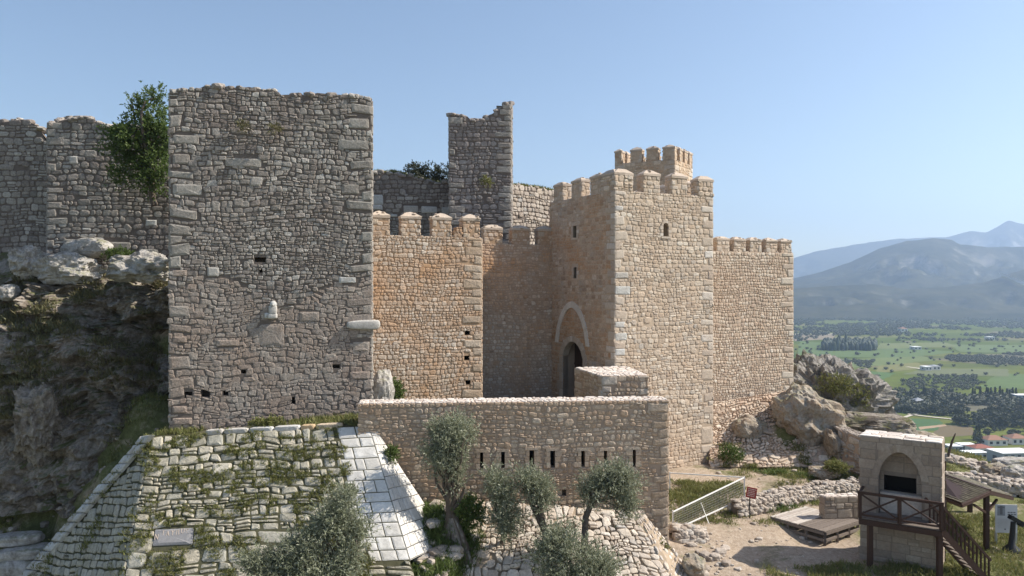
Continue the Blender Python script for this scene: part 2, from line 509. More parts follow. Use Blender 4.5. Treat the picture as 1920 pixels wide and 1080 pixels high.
def stones(mb, A, B, C, D, W, H, rects, rng, mats=(0, 1), prot=0.06, gap=0.018, jit=0.12, rnd=0.28, warp=0.06, smooth=False, back=0.05, nflip=1, tilt=0.35):
    """lays each block of rects as a real rounded stone on the quad A B C D"""
    if not rects:
        return
    Rr = np.array([r[:4] for r in rects], float)
    kind = np.array([r[4] for r in rects], int)
    bigk = kind == 2
    kind = np.where(bigk, 0, kind)
    n = len(Rr)
    A, B, C, D = (np.asarray(q, float) for q in (A, B, C, D))
    N = unit(np.cross(B - A, D - A)) * nflip
    w = Rr[:, 2] - Rr[:, 0]
    h = Rr[:, 3] - Rr[:, 1]
    mn = np.minimum(w, h)
    cr = mn * rnd * rng.uniform(0.6, 1.3, n)
    cr = np.where(kind == 1, cr * 0.35, cr)
    rx, ry = cr / w, cr / h
    one = np.ones(n)
    z = np.zeros(n)
    ox = np.stack([rx, 1 - rx, one, one, 1 - rx, rx, z, z], 1)
    oy = np.stack([z, z, ry, 1 - ry, one, one, 1 - ry, ry], 1)
    cj = rng.uniform(-1, 1, (n, 4, 2)) * (mn * jit * np.where(kind == 1, 0.25, 1.0))[:, None, None]
    def pos(fx, fy):
        g = gap
        u = Rr[:, 0:1] + g + fx * (w[:, None] - 2 * g)
        v = Rr[:, 1:2] + g + fy * (h[:, None] - 2 * g)
        bw = np.stack([(1 - fx) * (1 - fy), fx * (1 - fy), fx * fy, (1 - fx) * fy], 2)
        u = u + (bw * cj[:, None, :, 0]).sum(2)
        v = v + (bw * cj[:, None, :, 1]).sum(2)
        return u, v
    pr = prot * np.where(kind == 1, rng.uniform(1.15, 1.4, n), rng.uniform(0.45, 1.15, n))
    pr = np.where(bigk, prot * 1.15, pr)
    cr = np.where(bigk, cr * 0.6, cr)
    tl = rng.uniform(-1, 1, (n, 2)) * tilt * np.where(kind == 1, 0.25, 1.0)[:, None]
    rings = []
    for sc, dp, jt in ((1.0, None, 0.0), (0.94, 0.62, 0.1), (0.68, 1.0, 0.16), (0.0, 1.04, 0.1)):
        if sc == 0.0:
            fx = np.full((n, 1), 0.5) + rng.uniform(-0.1, 0.1, (n, 1))
            fy = np.full((n, 1), 0.5) + rng.uniform(-0.1, 0.1, (n, 1))
        else:
            fx = 0.5 + (ox - 0.5) * sc
            fy = 0.5 + (oy - 0.5) * sc
        u, v = pos(fx, fy)
        if dp is None:
            d = np.full(u.shape, -back)
        else:
            d = pr[:, None] * (dp + tl[:, 0:1] * (fx - 0.5) + tl[:, 1:2] * (fy - 0.5) + rng.uniform(-jt, jt, u.shape))
        rings.append((u, v, d))
    u = np.concatenate([r[0] for r in rings], 1)
    v = np.concatenate([r[1] for r in rings], 1)
    d = np.concatenate([r[2] for r in rings], 1)
    if warp:
        s1, s2 = rng.uniform(0, 50, 2)
        edge = np.clip(np.minimum(np.minimum(u, W - u) / 0.5, 1), 0, 1)
        q = np.stack([u * 0.55 + s1, v * 0.55 + s2, np.zeros_like(u)], -1)
        q2 = np.stack([u * 1.7 + s2, v * 1.7 + s1, np.zeros_like(u) + 5], -1)
        v = v + warp * (1.6 * vnoise(q) + 0.7 * vnoise(q2)) * edge * np.clip(v / 0.4, 0, 1) * np.clip((H - v) / 0.4, 0, 1)
        u = u + warp * 0.8 * vnoise(q2 + 9) * edge
    fu, fv = (u / W)[..., None], (v / H)[..., None]
    Pp = (1 - fu) * (1 - fv) * A + fu * (1 - fv) * B + fu * fv * C + (1 - fu) * fv * D + d[..., None] * N
    k = 25
    base = (np.arange(n) * k)[:, None, None]
    t = []
    for r0 in (0, 8):
        for j in range(8):
            jn = (j + 1) % 8
            t.append([r0 + j, r0 + jn, r0 + 8 + jn, r0 + 8 + j])
    q4 = (base + np.array(t)[None]).reshape(-1, 4)
    t3 = [[16 + j, 16 + (j + 1) % 8, 24] for j in range(8)]
    q3 = (base + np.array(t3)[None]).reshape(-1, 3)
    if nflip < 0:
        q4, q3 = q4[:, ::-1], q3[:, ::-1]
    mt = np.array(mats)[kind]
    V = Pp.reshape(-1, 3)
    n0 = mb.n
    mb.add(V, q4, np.repeat(mt, 16), smooth)
    # triangles share the same vertices
    mb.L.append((q3 + n0).ravel()); mb.T.append(np.full(len(q3), 3, np.int64))
    mb.M.append(np.repeat(mt, 8)); mb.S.append(np.full(len(q3), bool(smooth)))

def core(mb, A, B, C, D, W, H, holes, mat, topf=None, off=0.0):
    """the mortar sheet behind the stones, with openings left out"""
    A, B, C, D = (np.asarray(q, float) for q in (A, B, C, D))
    N = unit(np.cross(B - A, D - A)) * off
    def p(u, v):
        fu, fv = u / W, v / H
        return (1 - fu) * (1 - fv) * A + fu * (1 - fv) * B + fu * fv * C + (1 - fu) * fv * D + N
    us = sorted(set([0.0, W] + [min(max(x, 0), W) for h in holes for x in (h[0], h[2])] + ([i * W / max(2, int(W / 0.22)) for i in range(1, max(2, int(W / 0.22)))] if topf else [])))
    vs = sorted(set([0.0, H] + [min(max(x, 0), H) for h in holes for x in (h[1], h[3])]))
    for i in range(len(us) - 1):
        a, b = us[i], us[i + 1]
        if b - a < 1e-5:
            continue
        for j in range(len(vs) - 1):
            c, d = vs[j], vs[j + 1]
            mu, mv = (a + b) / 2, (c + d) / 2
            if any(h[0] < mu < h[2] and h[1] < mv < h[3] for h in holes):
                continue
            if topf:
                mb.quad(p(a, c), p(b, c), p(b, min(d, topf(b))), p(a, min(d, topf(a))), mat)
            else:
                mb.quad(p(a, c), p(b, c), p(b, d), p(a, d), mat)

def wall_face(mb, A, B, C, D, ch, rng, holes=(), blocks=(), topf=None, core_mat=2, mats=(0, 1), quoin=(0, 0), prot=0.06, v_start=0.0, **kw):
    A, B, C, D = (np.asarray(q, float) for q in (A, B, C, D))
    W = (np.linalg.norm(B - A) + np.linalg.norm(C - D)) / 2
    H = (np.linalg.norm(D - A) + np.linalg.norm(C - B)) / 2
    lk = {k: kw.pop(k) for k in ('asp', 'qh', 'qw', 'split', 'chf', 'big') if k in kw}
    resv = [h[:4] for h in holes]
    rects = layout(W, H, ch, rng, soft=[b[:4] for b in blocks], quoin=quoin, resv=resv, topf=topf, v_start=v_start, **lk)
    stones(mb, A, B, C, D, W, H, rects, rng, mats=mats, prot=prot, **kw)
    if blocks:
        kk = dict(kw); kk['warp'] = 0
        for b in blocks:
            stones(mb, A, B, C, D, W, H, [(*b[:4], 1)], rng, mats=(b[4], b[4]), prot=prot * (b[5] if len(b) > 5 else 1.1), **kk)
    core(mb, A, B, C, D, W, H, holes, core_mat, topf)
    return W, H

ICO = {}
def ico(level):
    if level not in ICO:
        bm = bmesh.new()
        bmesh.ops.create_icosphere(bm, subdivisions=level, radius=1.0)
        bm.verts.ensure_lookup_table()
        V = np.array([v.co[:] for v in bm.verts])
        Fc = np.array([[v.index for v in f.verts] for f in bm.faces])
        bm.free()
        ICO[level] = (V, Fc)
    return ICO[level]

def lump(mb, c, s, rng, level=2, amp=0.25, mat=0, smooth=False, freq=1.3, flat=0.0, rotz=None, tiltv=0.0, rid=0.0):
    V, Fc = ico(level)
    V = V.copy()
    if flat:
        V = np.sign(V) * np.abs(V) ** (1 - flat)
    o = rng.uniform(-50, 50, 3)
    d = amp * fbm(V * freq + o, 4 if level > 3 else 2, 0.55)
    if rid:
        d = d + rid * ridged(V * freq * 1.3 + o + 7, 4, 0.55)
    V = V * (1 + d)[:, None] * np.asarray(s, float)
    a = rng.uniform(0, 6.28) if rotz is None else rotz
    if tiltv:
        b = tiltv
        V = np.stack([V[:, 0] * math.cos(b) - V[:, 2] * math.sin(b), V[:, 1], V[:, 0] * math.sin(b) + V[:, 2] * math.cos(b)], 1)
    V = np.stack([V[:, 0] * math.cos(a) - V[:, 1] * math.sin(a), V[:, 0] * math.sin(a) + V[:, 1] * math.cos(a), V[:, 2]], 1)
    mb.add(V + np.asarray(c, float), Fc, mat, smooth)

def top_sheet(mb, c4, zt, mat, rng, n=(14, 5), rough=0.08, lumps=None, lump_s=0.2, lmat=0):
    """the broken top of a ruin: a rough sheet plus loose stones"""
    c4 = [np.asarray(c, float) for c in c4]
    nu, nv = n
    V = []
    for j in range(nv + 1):
        for i in range(nu + 1):
            a, b = i / nu, j / nv
            p = (1 - a) * (1 - b) * c4[0] + a * (1 - b) * c4[1] + a * b * c4[2] + (1 - a) * b * c4[3]
            V.append((p[0], p[1], zt(p[0], p[1]) - 0.03 + rng.uniform(-rough, rough) * (0 < j < nv)))
    fs = [[j * (nu + 1) + i, j * (nu + 1) + i + 1, (j + 1) * (nu + 1) + i + 1, (j + 1) * (nu + 1) + i] for j in range(nv) for i in range(nu)]
    mb.add(V, fs, mat)
    for _ in range(lumps or 0):
        a, b = rng.random(), rng.random()
        if rng.random() < 0.5:
            b = rng.choice((0.03, 0.97))
        elif rng.random() < 0.3:
            a = rng.choice((0.02, 0.98))
        p = (1 - a) * (1 - b) * c4[0] + a * (1 - b) * c4[1] + a * b * c4[2] + (1 - a) * b * c4[3]
        s = lump_s * rng.uniform(0.5, 1.25)
        lump(mb, (p[0], p[1], zt(p[0], p[1]) + rng.uniform(-0.2, 0.35) * s), (s * rng.uniform(0.8, 1.5), s, s * rng.uniform(0.5, 0.8)), rng, 2, 0.22, lmat, flat=0.3)

def interp(pts):
    xs = [p[0] for p in pts]
    ys = [p[1] for p in pts]
    return lambda x: float(np.interp(x, xs, ys))

def recess(mb, A, U, Z, N, u0, v0, u1, v1, depth, mat=0, back_mat=None, arch=0.0):
    """a pocket behind an opening of a wall: sides, top, sill and back"""
    A, U, Z, N = (np.asarray(q, float) for q in (A, U, Z, N))
    q = lambda u, v, d: A + U * u + Z * v - N * d
    bm_ = mat if back_mat is None else back_mat
    mb.quad(q(u0, v0, 0), q(u0, v0, depth), q(u0, v1, depth), q(u0, v1, 0), mat)
    mb.quad(q(u1, v0, depth), q(u1, v0, 0), q(u1, v1, 0), q(u1, v1, depth), mat)
    mb.quad(q(u0, v0, 0), q(u1, v0, 0), q(u1, v0, depth), q(u0, v0, depth), mat)
    mb.quad(q(u0, v1, depth), q(u1, v1, depth), q(u1, v1, 0), q(u0, v1, 0), mat)
    mb.quad(q(u0, v0, depth), q(u1, v0, depth), q(u1, v1, depth), q(u0, v1, depth), bm_)

def arch_curve(ua, ub, spring, apex, n=9, pointed=True):
    """points of an arch from (ua, spring) over the apex to (ub, spring)"""
    pts = []
    w = ub - ua
    for i in range(n + 1):
        t = i / n
        x = -1 + 2 * t
        if pointed:
            y = (1 - abs(x) ** 1.85) ** 0.64
        else:
            y = math.sqrt(max(0, 1 - x * x))
        pts.append((ua + w * t, spring + (apex - spring) * y))
    return pts

def arch_ring(mb, A, U, Z, N, inner, outer, d0, d1, mat=0):
    """voussoir band between two curves with the same number of points, from depth d0 (back) to d1 (front)"""
    q = lambda p, d: A + U * p[0] + Z * p[1] + N * d
    for i in range(len(inner) - 1):
        a, b, c, d = inner[i], inner[i + 1], outer[i + 1], outer[i]
        g = 0.03
        a2 = (a[0] + (b[0] - a[0]) * g, a[1] + (b[1] - a[1]) * g)
        d2 = (d[0] + (c[0] - d[0]) * g, d[1] + (c[1] - d[1]) * g)
        vs = [q(a2, d0), q(b, d0), q(c, d0), q(d2, d0), q(a2, d1), q(b, d1), q(c, d1), q(d2, d1)]
        mb.add(vs, [[4, 5, 6, 7], [0, 3, 2, 1], [0, 1, 5, 4], [1, 2, 6, 5], [2, 3, 7, 6], [3, 0, 4, 7]], mat)

def merlon(name, parent, c, U, w, t, h, cap, ch, rng, mats, mcol=(0, 1, 2), prot=0.03):
    """one merlon with a stone body and a hipped coping; c is the middle of its base"""
    mb = MB()
    c = np.asarray(c, float)
    U = unit(U)
    Wd = np.array((-U[1], U[0], 0))
    Z = np.array((0, 0, 1.0))
    hw, ht = w / 2, t / 2
    k = [c - U * hw - Wd * ht, c + U * hw - Wd * ht, c + U * hw + Wd * ht, c - U * hw + Wd * ht]
    for i in range(4):
        a, b = k[i], k[(i + 1) % 4]
        wall_face(mb, a, b, b + Z * h, a + Z * h, ch, rng, core_mat=2, prot=prot, warp=0.03, quoin=(0.3, 0.3), qw=(0.25, 0.4), qh=(0.25, 0.4))
    o = 0.05
    r0 = [p + Z * h + (U * o * sx + Wd * o * sy) for p, sx, sy in zip(k, (-1, 1, 1, -1), (-1, -1, 1, 1))]
    r1 = [p + Z * (cap * 0.35) for p in r0]
    r2 = [c + Z * (h + cap * 0.85) + U * hw * 0.45 * sx + Wd * ht * 0.4 * sy for sx, sy in ((-1, -1), (1, -1), (1, 1), (-1, 1))]
    top = c + Z * (h + cap) + rng.uniform(-0.03, 0.03, 3)
    V = np.array(r0 + r1 + r2 + [top])
    V[4:] += rng.uniform(-0.02, 0.02, (9, 3))
    fs = [[0, 3, 2, 1]] + [[r + i, r + (i + 1) % 4, r + 4 + (i + 1) % 4, r + 4 + i] for r in (0, 4) for i in range(4)]
    mb.add(V, fs, 3)
    mb.add(V[8:], [[i, (i + 1) % 4, 4] for i in range(4)], 3)
    # cobbles bedded in the coping
    for _ in range(int(5 * w / 0.9)):
        i = rng.integers(4)
        a, b = rng.random(2)
        p = (1 - b) * ((1 - a) * r1[i] + a * r1[(i + 1) % 4]) + b * ((1 - a) * r2[i] + a * r2[(i + 1) % 4])
        s = rng.uniform(0.06, 0.13)
        lump(mb, p, (s * 1.3, s, s * 0.45), rng, 1, 0.15, 3)
    return mb.build(name, mats, parent)

# ---------------------------------------------------------------- vegetation
def leaf_quads(mb, C, D, L, Wd, rng, mat=0, curl=0.25):
    C = np.asarray(C, float); D = np.asarray(D, float)
    n = len(C)
    D = D / (np.linalg.norm(D, axis=1, keepdims=True) + 1e-9)
    Rv = rng.normal(size=(n, 3))
    S = np.cross(D, Rv)
    S /= np.linalg.norm(S, axis=1, keepdims=True) + 1e-9
    L = np.broadcast_to(np.asarray(L, float), (n,))[:, None]
    Wd = np.broadcast_to(np.asarray(Wd, float), (n,))[:, None]
    Nn = np.cross(S, D)
    V = np.stack([C, C + D * L * 0.45 + S * Wd / 2, C + D * L + Nn * L * curl * rng.uniform(-1, 1, (n, 1)), C + D * L * 0.45 - S * Wd / 2], 1)
    Fc = np.arange(n * 4).reshape(n, 4)
    mb.add(V.reshape(-1, 3), Fc, mat)

def in_blobs(blobs, n, rng, shell=0.55):
    """random points in a union of ellipsoids, biased to their outer part"""
    vol = np.array([b[1][0] * b[1][1] * b[1][2] for b in blobs]) ** 0.8
    pick = rng.choice(len(blobs), n, p=vol / vol.sum())
    d = rng.normal(size=(n, 3))
    d /= np.linalg.norm(d, axis=1, keepdims=True)
    r = rng.uniform(0, 1, n) ** (1 / 3 * (1 - shell) + 0.12)
    r = r * (0.82 + 0.3 * vnoise(d * 2.3 + pick[:, None] * 7.7))
    c = np.array([b[0] for b in blobs])[pick]
    s = np.array([b[1] for b in blobs])[pick]
    return c + d * r[:, None] * s, d

def sprays(mb, blobs, n, per, rng, leaf=(0.1, 0.026), length=0.35, up=0.55, mat=0):
    """leafy twigs: per leaves along each of n short shoots"""
    C, d = in_blobs(blobs, n, rng)
    D = d * 0.7 + rng.normal(size=(n, 3)) * 0.45
    D[:, 2] += up
    D /= np.linalg.norm(D, axis=1, keepdims=True)
    t = rng.uniform(0, 1, (n, per))
    ln = length * rng.uniform(0.5, 1.3, (n, 1))
    base = C[:, None, :] + D[:, None, :] * (t * ln)[..., None]
    ld = D[:, None, :] * 0.9 + rng.normal(size=(n, per, 3)) * 0.55
    leaf_quads(mb, base.reshape(-1, 3), ld.reshape(-1, 3), leaf[0] * rng.uniform(0.7, 1.3, n * per), leaf[1] * rng.uniform(0.8, 1.2, n * per), rng, mat)

def tufts(mb, pts, rng, h=0.3, blades=14, spread=0.12, w=0.02, mat=0, nrm=None):
    """grass and weeds: a little fan of blades at each point"""
    pts = np.asarray(pts, float)
    n = len(pts)
    base = np.repeat(pts, blades, 0) + np.concatenate([rng.normal(size=(n * blades, 2)) * spread, np.zeros((n * blades, 1))], 1)
    sc = np.repeat(rng.uniform(0.5, 1.4, n), blades)
    D = rng.normal(size=(n * blades, 3)) * 0.5
    D[:, 2] = np.abs(D[:, 2]) + 0.7
    if nrm is not None:
        D += np.asarray(nrm) * 0.5
    leaf_quads(mb, base, D, h * sc * rng.uniform(0.5, 1.2, n * blades), w * rng.uniform(0.7, 1.5, n * blades), rng, mat, 0.4)

# ---------------------------------------------------------------- the ground of the castle hill
VZ = -130.0                                  # level of the valley floor
CTRL = [
 # right courtyard and path
 (13.0, 47.5, -11.35), (16, 47.2, -11.4), (20, 47.2, -11.5), (10, 46, -11.4), (8.5, 42, -11.6), (12, 43.5, -11.35), (16.5, 44.6, -11.35), (20, 45.5, -11.4),
 (9, 38.6, -12.25), (12.5, 40.2, -12.15), (16.5, 42.2, -12.1), (19, 43.3, -12.0), (9, 36, -12.5), (8.3, 33, -12.9), (12, 34, -12.75), (16, 36.3, -12.75),
 (19.5, 35, -12.7), (24, 36, -12.75), (22, 31, -12.9), (16, 31, -12.9), (12, 29, -13.2), (24, 40, -12.6), (28, 40, -12.6), (28, 45, -12.4), (23, 46, -12.1), (24.5, 50, -11.2),
 (31.6, 53.0, -11.75), (34.5, 50.5, -12.45), (28.5, 54, -11.3), (38, 48, -13.2), (32, 46, -12.5), (36, 42, -13.2), (32, 36, -13.2), (40, 34, -14.5), (30, 28, -13.8), (45, 45, -16),
 (18, 50, -9.0), (22, 52, -9.5), (25, 55, -10.5),
 # yard behind the outer wall
 (2, 42, -8.3), (-4, 40, -7.6), (4, 46, -8.0), (0, 48, -8), (-6.6, 38.3, -6.9), (5, 39, -8.3), (6.5, 43, -8.6), (-1.5, 37.5, -8),
 # before the outer wall
 (-3.0, 34.3, -10.1), (-1.5, 34.3, -11.3), (-3.5, 32.0, -11.6), (-0.9, 32, -14.0), (0, 31, -15.2), (-1.2, 30.5, -15.2), (1.5, 32.5, -14), (-3, 30.5, -12.6), (0, 33.8, -12.4), (4, 33, -13.4), (3, 34.6, -12.2), (8.8, 34.5, -12.7), (9.2, 32, -13.1), (2, 30, -16), (-6, 28, -15),
 (6, 28, -17), (0, 24, -18), (10, 24, -15.5), (-14, 28, -17.5), (-12, 24, -18.5), (-20, 25, -18.5), (-13, 33, -12), (-10, 33, -12), (-7.5, 33.5, -11.5), (-15.5, 33, -12), (-9, 30, -15.5), (-15, 30, -15.5), (-5, 30.5, -14.5), (-13, 35, -8.8), (-9, 35, -8.4), (-7, 35.2, -7.8), (-18, 32.5, -13), (0, 10, -26), (20, 10, -24), (-20, 10, -26), (40, 15, -22), (-40, 15, -24),
 # left slope under the rock face
 (-17.4, 37.9, -7.3), (-18.6, 37.2, -9.2), (-18.6, 35.6, -10.5), (-20, 36.4, -11.6), (-20.3, 38, -8.9), (-22.5, 37.6, -13.4), (-22.5, 39.2, -9.9), (-23, 36.3, -15), (-24.5, 37, -15.5), (-24.8, 38.3, -13.9), (-26, 39, -12.2), (-26, 40.2, -9.9), (-22, 40.6, -7.6), (-19.5, 40.2, -5.9), (-21.7, 34, -16.5), (-24.5, 35, -17), (-23, 34.6, -17), (-28, 38, -15.5), (-21.5, 31, -16), (-26, 31, -16), (-30, 38, -13), (-30, 42, -6), (-38, 40, -10), (-36, 34, -16),
 (-20, 44, -2), (-27, 45, 0), (-35, 46, 0), (-45, 46, -1), (-24, 49, 2.3), (-34, 50, 2.3),
 # castle interior
 (-15, 45, -1), (-10, 50, 0), (-3, 56, 0), (5, 60, 0), (12, 65, 2), (16, 60, -4), (18, 56, -6.5), (0, 70, 2), (-20, 60, 3), (25, 62, -14), (-40, 65, 2), (20, 72, -6), (-12, 41, -5.5),
]
CT = np.array(CTRL)

def ground_z(x, y, rough=True):
    x = np.asarray(x, float); y = np.asarray(y, float)
    sh = np.broadcast(x, y).shape
    x = np.broadcast_to(x, sh).ravel(); y = np.broadcast_to(y, sh).ravel()
    z = np.empty(len(x))
    for s in range(0, len(x), 20000):
        xs, ys = x[s:s + 20000], y[s:s + 20000]
        d2 = (xs[:, None] - CT[None, :, 0]) ** 2 + (ys[:, None] - CT[None, :, 1]) ** 2 + 0.35
        w = d2 ** -2.0
        z[s:s + 20000] = (w * CT[None, :, 2]).sum(1) / w.sum(1)
    edge = np.where(x > 21, 53.5 - np.clip(x - 32, 0, 40) * 0.5, np.where(x > 17, 62, 75))
    k = 1 / (1 + np.exp(-(x - 24) / 1.2))
    edge = 74 * (1 - k) + (54.0 - np.clip(x - 31, 0, 40) * 0.9) * k
    z = z - 0.5 * np.clip(y - edge, 0, 1e9) - 0.42 * np.clip(x - 42, 0, 1e9) - 0.35 * np.clip(-x - 46, 0, 1e9) - 0.3 * np.clip(12 - y, 0, 1e9)
    z = np.maximum(z, VZ - 4)
    if rough:
        q = np.stack([x, y, np.zeros_like(x)], -1)
        z = z + 0.10 * fbm(q * 0.45, 3) + 0.035 * fbm(q * 2.3 + 9, 2)
    return z.reshape(sh)

def gz(x, y):
    return float(ground_z(np.array([x]), np.array([y]))[0])

def axis(fine0, fine1, step, lo, hi, grow=1.16):
    a = list(np.arange(fine0, fine1 + 1e-6, step))
    s = step
    while a[-1] < hi:
        s *= grow
        a.append(a[-1] + s)
    s = step
    while a[0] > lo:
        s *= grow
        a.insert(0, a[0] - s)
    return np.array(a)

def grid_sheet(mb, X, Y, Zf, mat=0, smooth=True):
    gx, gy = np.meshgrid(X, Y)
    V = np.stack([gx, gy, Zf], -1).reshape(-1, 3)
    nx, ny = len(X), len(Y)
    i = np.arange(nx - 1)[None, :]
    j = np.arange(ny - 1)[:, None]
    a = (j * nx + i).ravel()
    mb.add(V, np.stack([a, a + 1, a + nx + 1, a + nx], 1), mat, smooth)

def dirt_material():
    m, nt, b = nodes('dry earth with patches of grass')
    tc = nt.nodes.new('ShaderNodeTexCoord').outputs['Object']
    n1 = noise(nt, 0.35, 6, 0.65, tc, 0.4)
    n2 = noise(nt, 5.0, 6, 0.75, tc)
    n3 = noise(nt, 22.0, 3, 0.7, tc)
    dirt = ramp(nt, [(0.3, (0.24, 0.18, 0.13)), (0.5, (0.36, 0.285, 0.215)), (0.7, (0.46, 0.38, 0.3))])
    nt.links.new(n2.outputs[0], dirt.inputs[0])
    grass = ramp(nt, [(0.3, (0.06, 0.07, 0.02)), (0.55, (0.11, 0.125, 0.04)), (0.75, (0.2, 0.18, 0.08))])
    nt.links.new(n2.outputs[0], grass.inputs[0])
    # more green away from the trodden path (x 8..15, y 30..41)
    sx = nt.nodes.new('ShaderNodeSeparateXYZ'); nt.links.new(tc, sx.inputs[0])
    px_ = mrange(nt, sx.outputs[0], 13.5, 20.0, 0.0, 0.17)
    pl = mrange(nt, sx.outputs[0], 4.0, 9.0, 0.2, 0.0)
    ad = nt.nodes.new('ShaderNodeMath'); ad.operation = 'ADD'
    nt.links.new(px_, ad.inputs[0]); nt.links.new(pl, ad.inputs[1])
    ad2 = nt.nodes.new('ShaderNodeMath'); ad2.operation = 'ADD'
    nt.links.new(n1.outputs[0], ad2.inputs[0]); nt.links.new(ad.outputs[0], ad2.inputs[1])
    f = mrange(nt, ad2.outputs[0], 0.53, 0.66, 0, 0.9)
    c = mix(nt, dirt.outputs[0], grass.outputs[0], f)
    sp = mrange(nt, n3.outputs[0], 0.3, 0.7, 0.75, 1.25)
    mm = nt.nodes.new('ShaderNodeVectorMath'); mm.operation = 'SCALE'
    nt.links.new(c, mm.inputs[0]); nt.links.new(sp, mm.inputs['Scale'])
    nt.links.new(mm.outputs[0], b.inputs['Base Color'])
    b.inputs['Roughness'].default_value = 0.98
    b.inputs['Specular IOR Level'].default_value = 0.1
    bp = nt.nodes.new('ShaderNodeBump'); bp.inputs['Strength'].default_value = 0.8; bp.inputs['Distance'].default_value = 0.06
    nt.links.new(n2.outputs[0], bp.inputs['Height']); nt.links.new(bp.outputs[0], b.inputs['Normal'])
    return m
M['dirt'] = dirt_material()

mb = MB()
gx_ = axis(-30, 44, 0.3, -260, 420)
gy_ = axis(24, 60, 0.3, -150, 420)
GX, GY = np.meshgrid(gx_, gy_)
grid_sheet(mb, gx_, gy_, ground_z(GX, GY))
tag(mb.build('ground', M['dirt']), kind='structure')

# ---------------------------------------------------------------- valley floor with its fields
def field_material():
    m, nt, b = nodes('green valley fields')
    tc = nt.nodes.new('ShaderNodeTexCoord').outputs['Object']
    mp = nt.nodes.new('ShaderNodeMapping')
    mp.inputs['Rotation'].default_value = (0, 0, 0.5)
    mp.inputs['Scale'].default_value = (1 / 230, 1 / 95, 1)
    nt.links.new(tc, mp.inputs[0])
    vo = nt.nodes.new('ShaderNodeTexVoronoi')
    vo.inputs['Scale'].default_value = 1.0
    vo.inputs['Randomness'].default_value = 0.75
    nt.links.new(mp.outputs[0], vo.inputs['Vector'])
    sx = nt.nodes.new('ShaderNodeSeparateColor')
    nt.links.new(vo.outputs['Color'], sx.inputs[0])
    r = ramp(nt, [(0.0, (0.075, 0.105, 0.025)), (0.25, (0.105, 0.13, 0.032)), (0.5, (0.14, 0.15, 0.043)), (0.7, (0.085, 0.112, 0.03)), (0.85, (0.18, 0.16, 0.085)), (0.95, (0.15, 0.14, 0.1))])
    nt.links.new(sx.outputs[0], r.inputs[0])
    n1 = noise(nt, 0.02, 6, 0.7, tc)
    f = mrange(nt, n1.outputs[0], 0.3, 0.7, 0.75, 1.25)
    mm = nt.nodes.new('ShaderNodeVectorMath'); mm.operation = 'SCALE'
    nt.links.new(r.outputs[0], mm.inputs[0]); nt.links.new(f, mm.inputs['Scale'])
    n2 = noise(nt, 0.006, 5, 0.7, tc)
    c = mix(nt, mm.outputs[0], (0.2, 0.18, 0.1), mrange(nt, n2.outputs[0], 0.6, 0.72, 0, 0.55))
    nt.links.new(c, b.inputs['Base Color'])
    b.inputs['Roughness'].default_value = 1.0
    b.inputs['Specular IOR Level'].default_value = 0.0
    return m
M['fields'] = field_material()
mb = MB()
vx = axis(100, 2600, 60, -5500, 11500, 1.3)
vy = axis(350, 3800, 60, -250, 10200, 1.3)
vx = np.clip(vx, -5500, 11500); vy = np.clip(vy, -250, 10200)
VX, VY = np.meshgrid(vx, vy)
grid_sheet(mb, vx, vy, np.full(VX.shape, VZ))
tag(mb.build('valley_floor', M['fields']), kind='structure')

def plane_pt(px, py, z=VZ):
    Y = z * F / (540 - py)
    return np.array(((px - 960) / F * Y, Y, z))

# ---------------------------------------------------------------- mountains behind the valley
def hill_material(name, a, b_, rock, rock_amt=0.5):
    m, nt, b = nodes(name)
    tc = nt.nodes.new('ShaderNodeTexCoord').outputs['Object']
    n1 = noise(nt, 0.006, 8, 0.75, tc)
    n2 = noise(nt, 0.0035, 7, 0.7, tc, 0.5)
    c = mix(nt, a, b_, mrange(nt, n1.outputs[0], 0.35, 0.65, 0, 1))
    g = nt.nodes.new('ShaderNodeNewGeometry')
    sx = nt.nodes.new('ShaderNodeSeparateXYZ'); nt.links.new(g.outputs['Normal'], sx.inputs[0])
    st = mrange(nt, sx.outputs[2], 0.9, 0.6, 0, 1)
    ml = nt.nodes.new('ShaderNodeMath'); ml.operation = 'MULTIPLY'
    nt.links.new(st, ml.inputs[0]); nt.links.new(mrange(nt, n2.outputs[0], 0.48, 0.6, 0, rock_amt), ml.inputs[1])
    c = mix(nt, c, rock, ml.outputs[0])
    nt.links.new(c, b.inputs['Base Color'])
    b.inputs['Roughness'].default_value = 1.0
    b.inputs['Specular IOR Level'].default_value = 0.0
    return m
M['hill'] = hill_material('wooded mountainside', (0.022, 0.026, 0.016), (0.075, 0.07, 0.042), (0.34, 0.31, 0.27), 0.8)

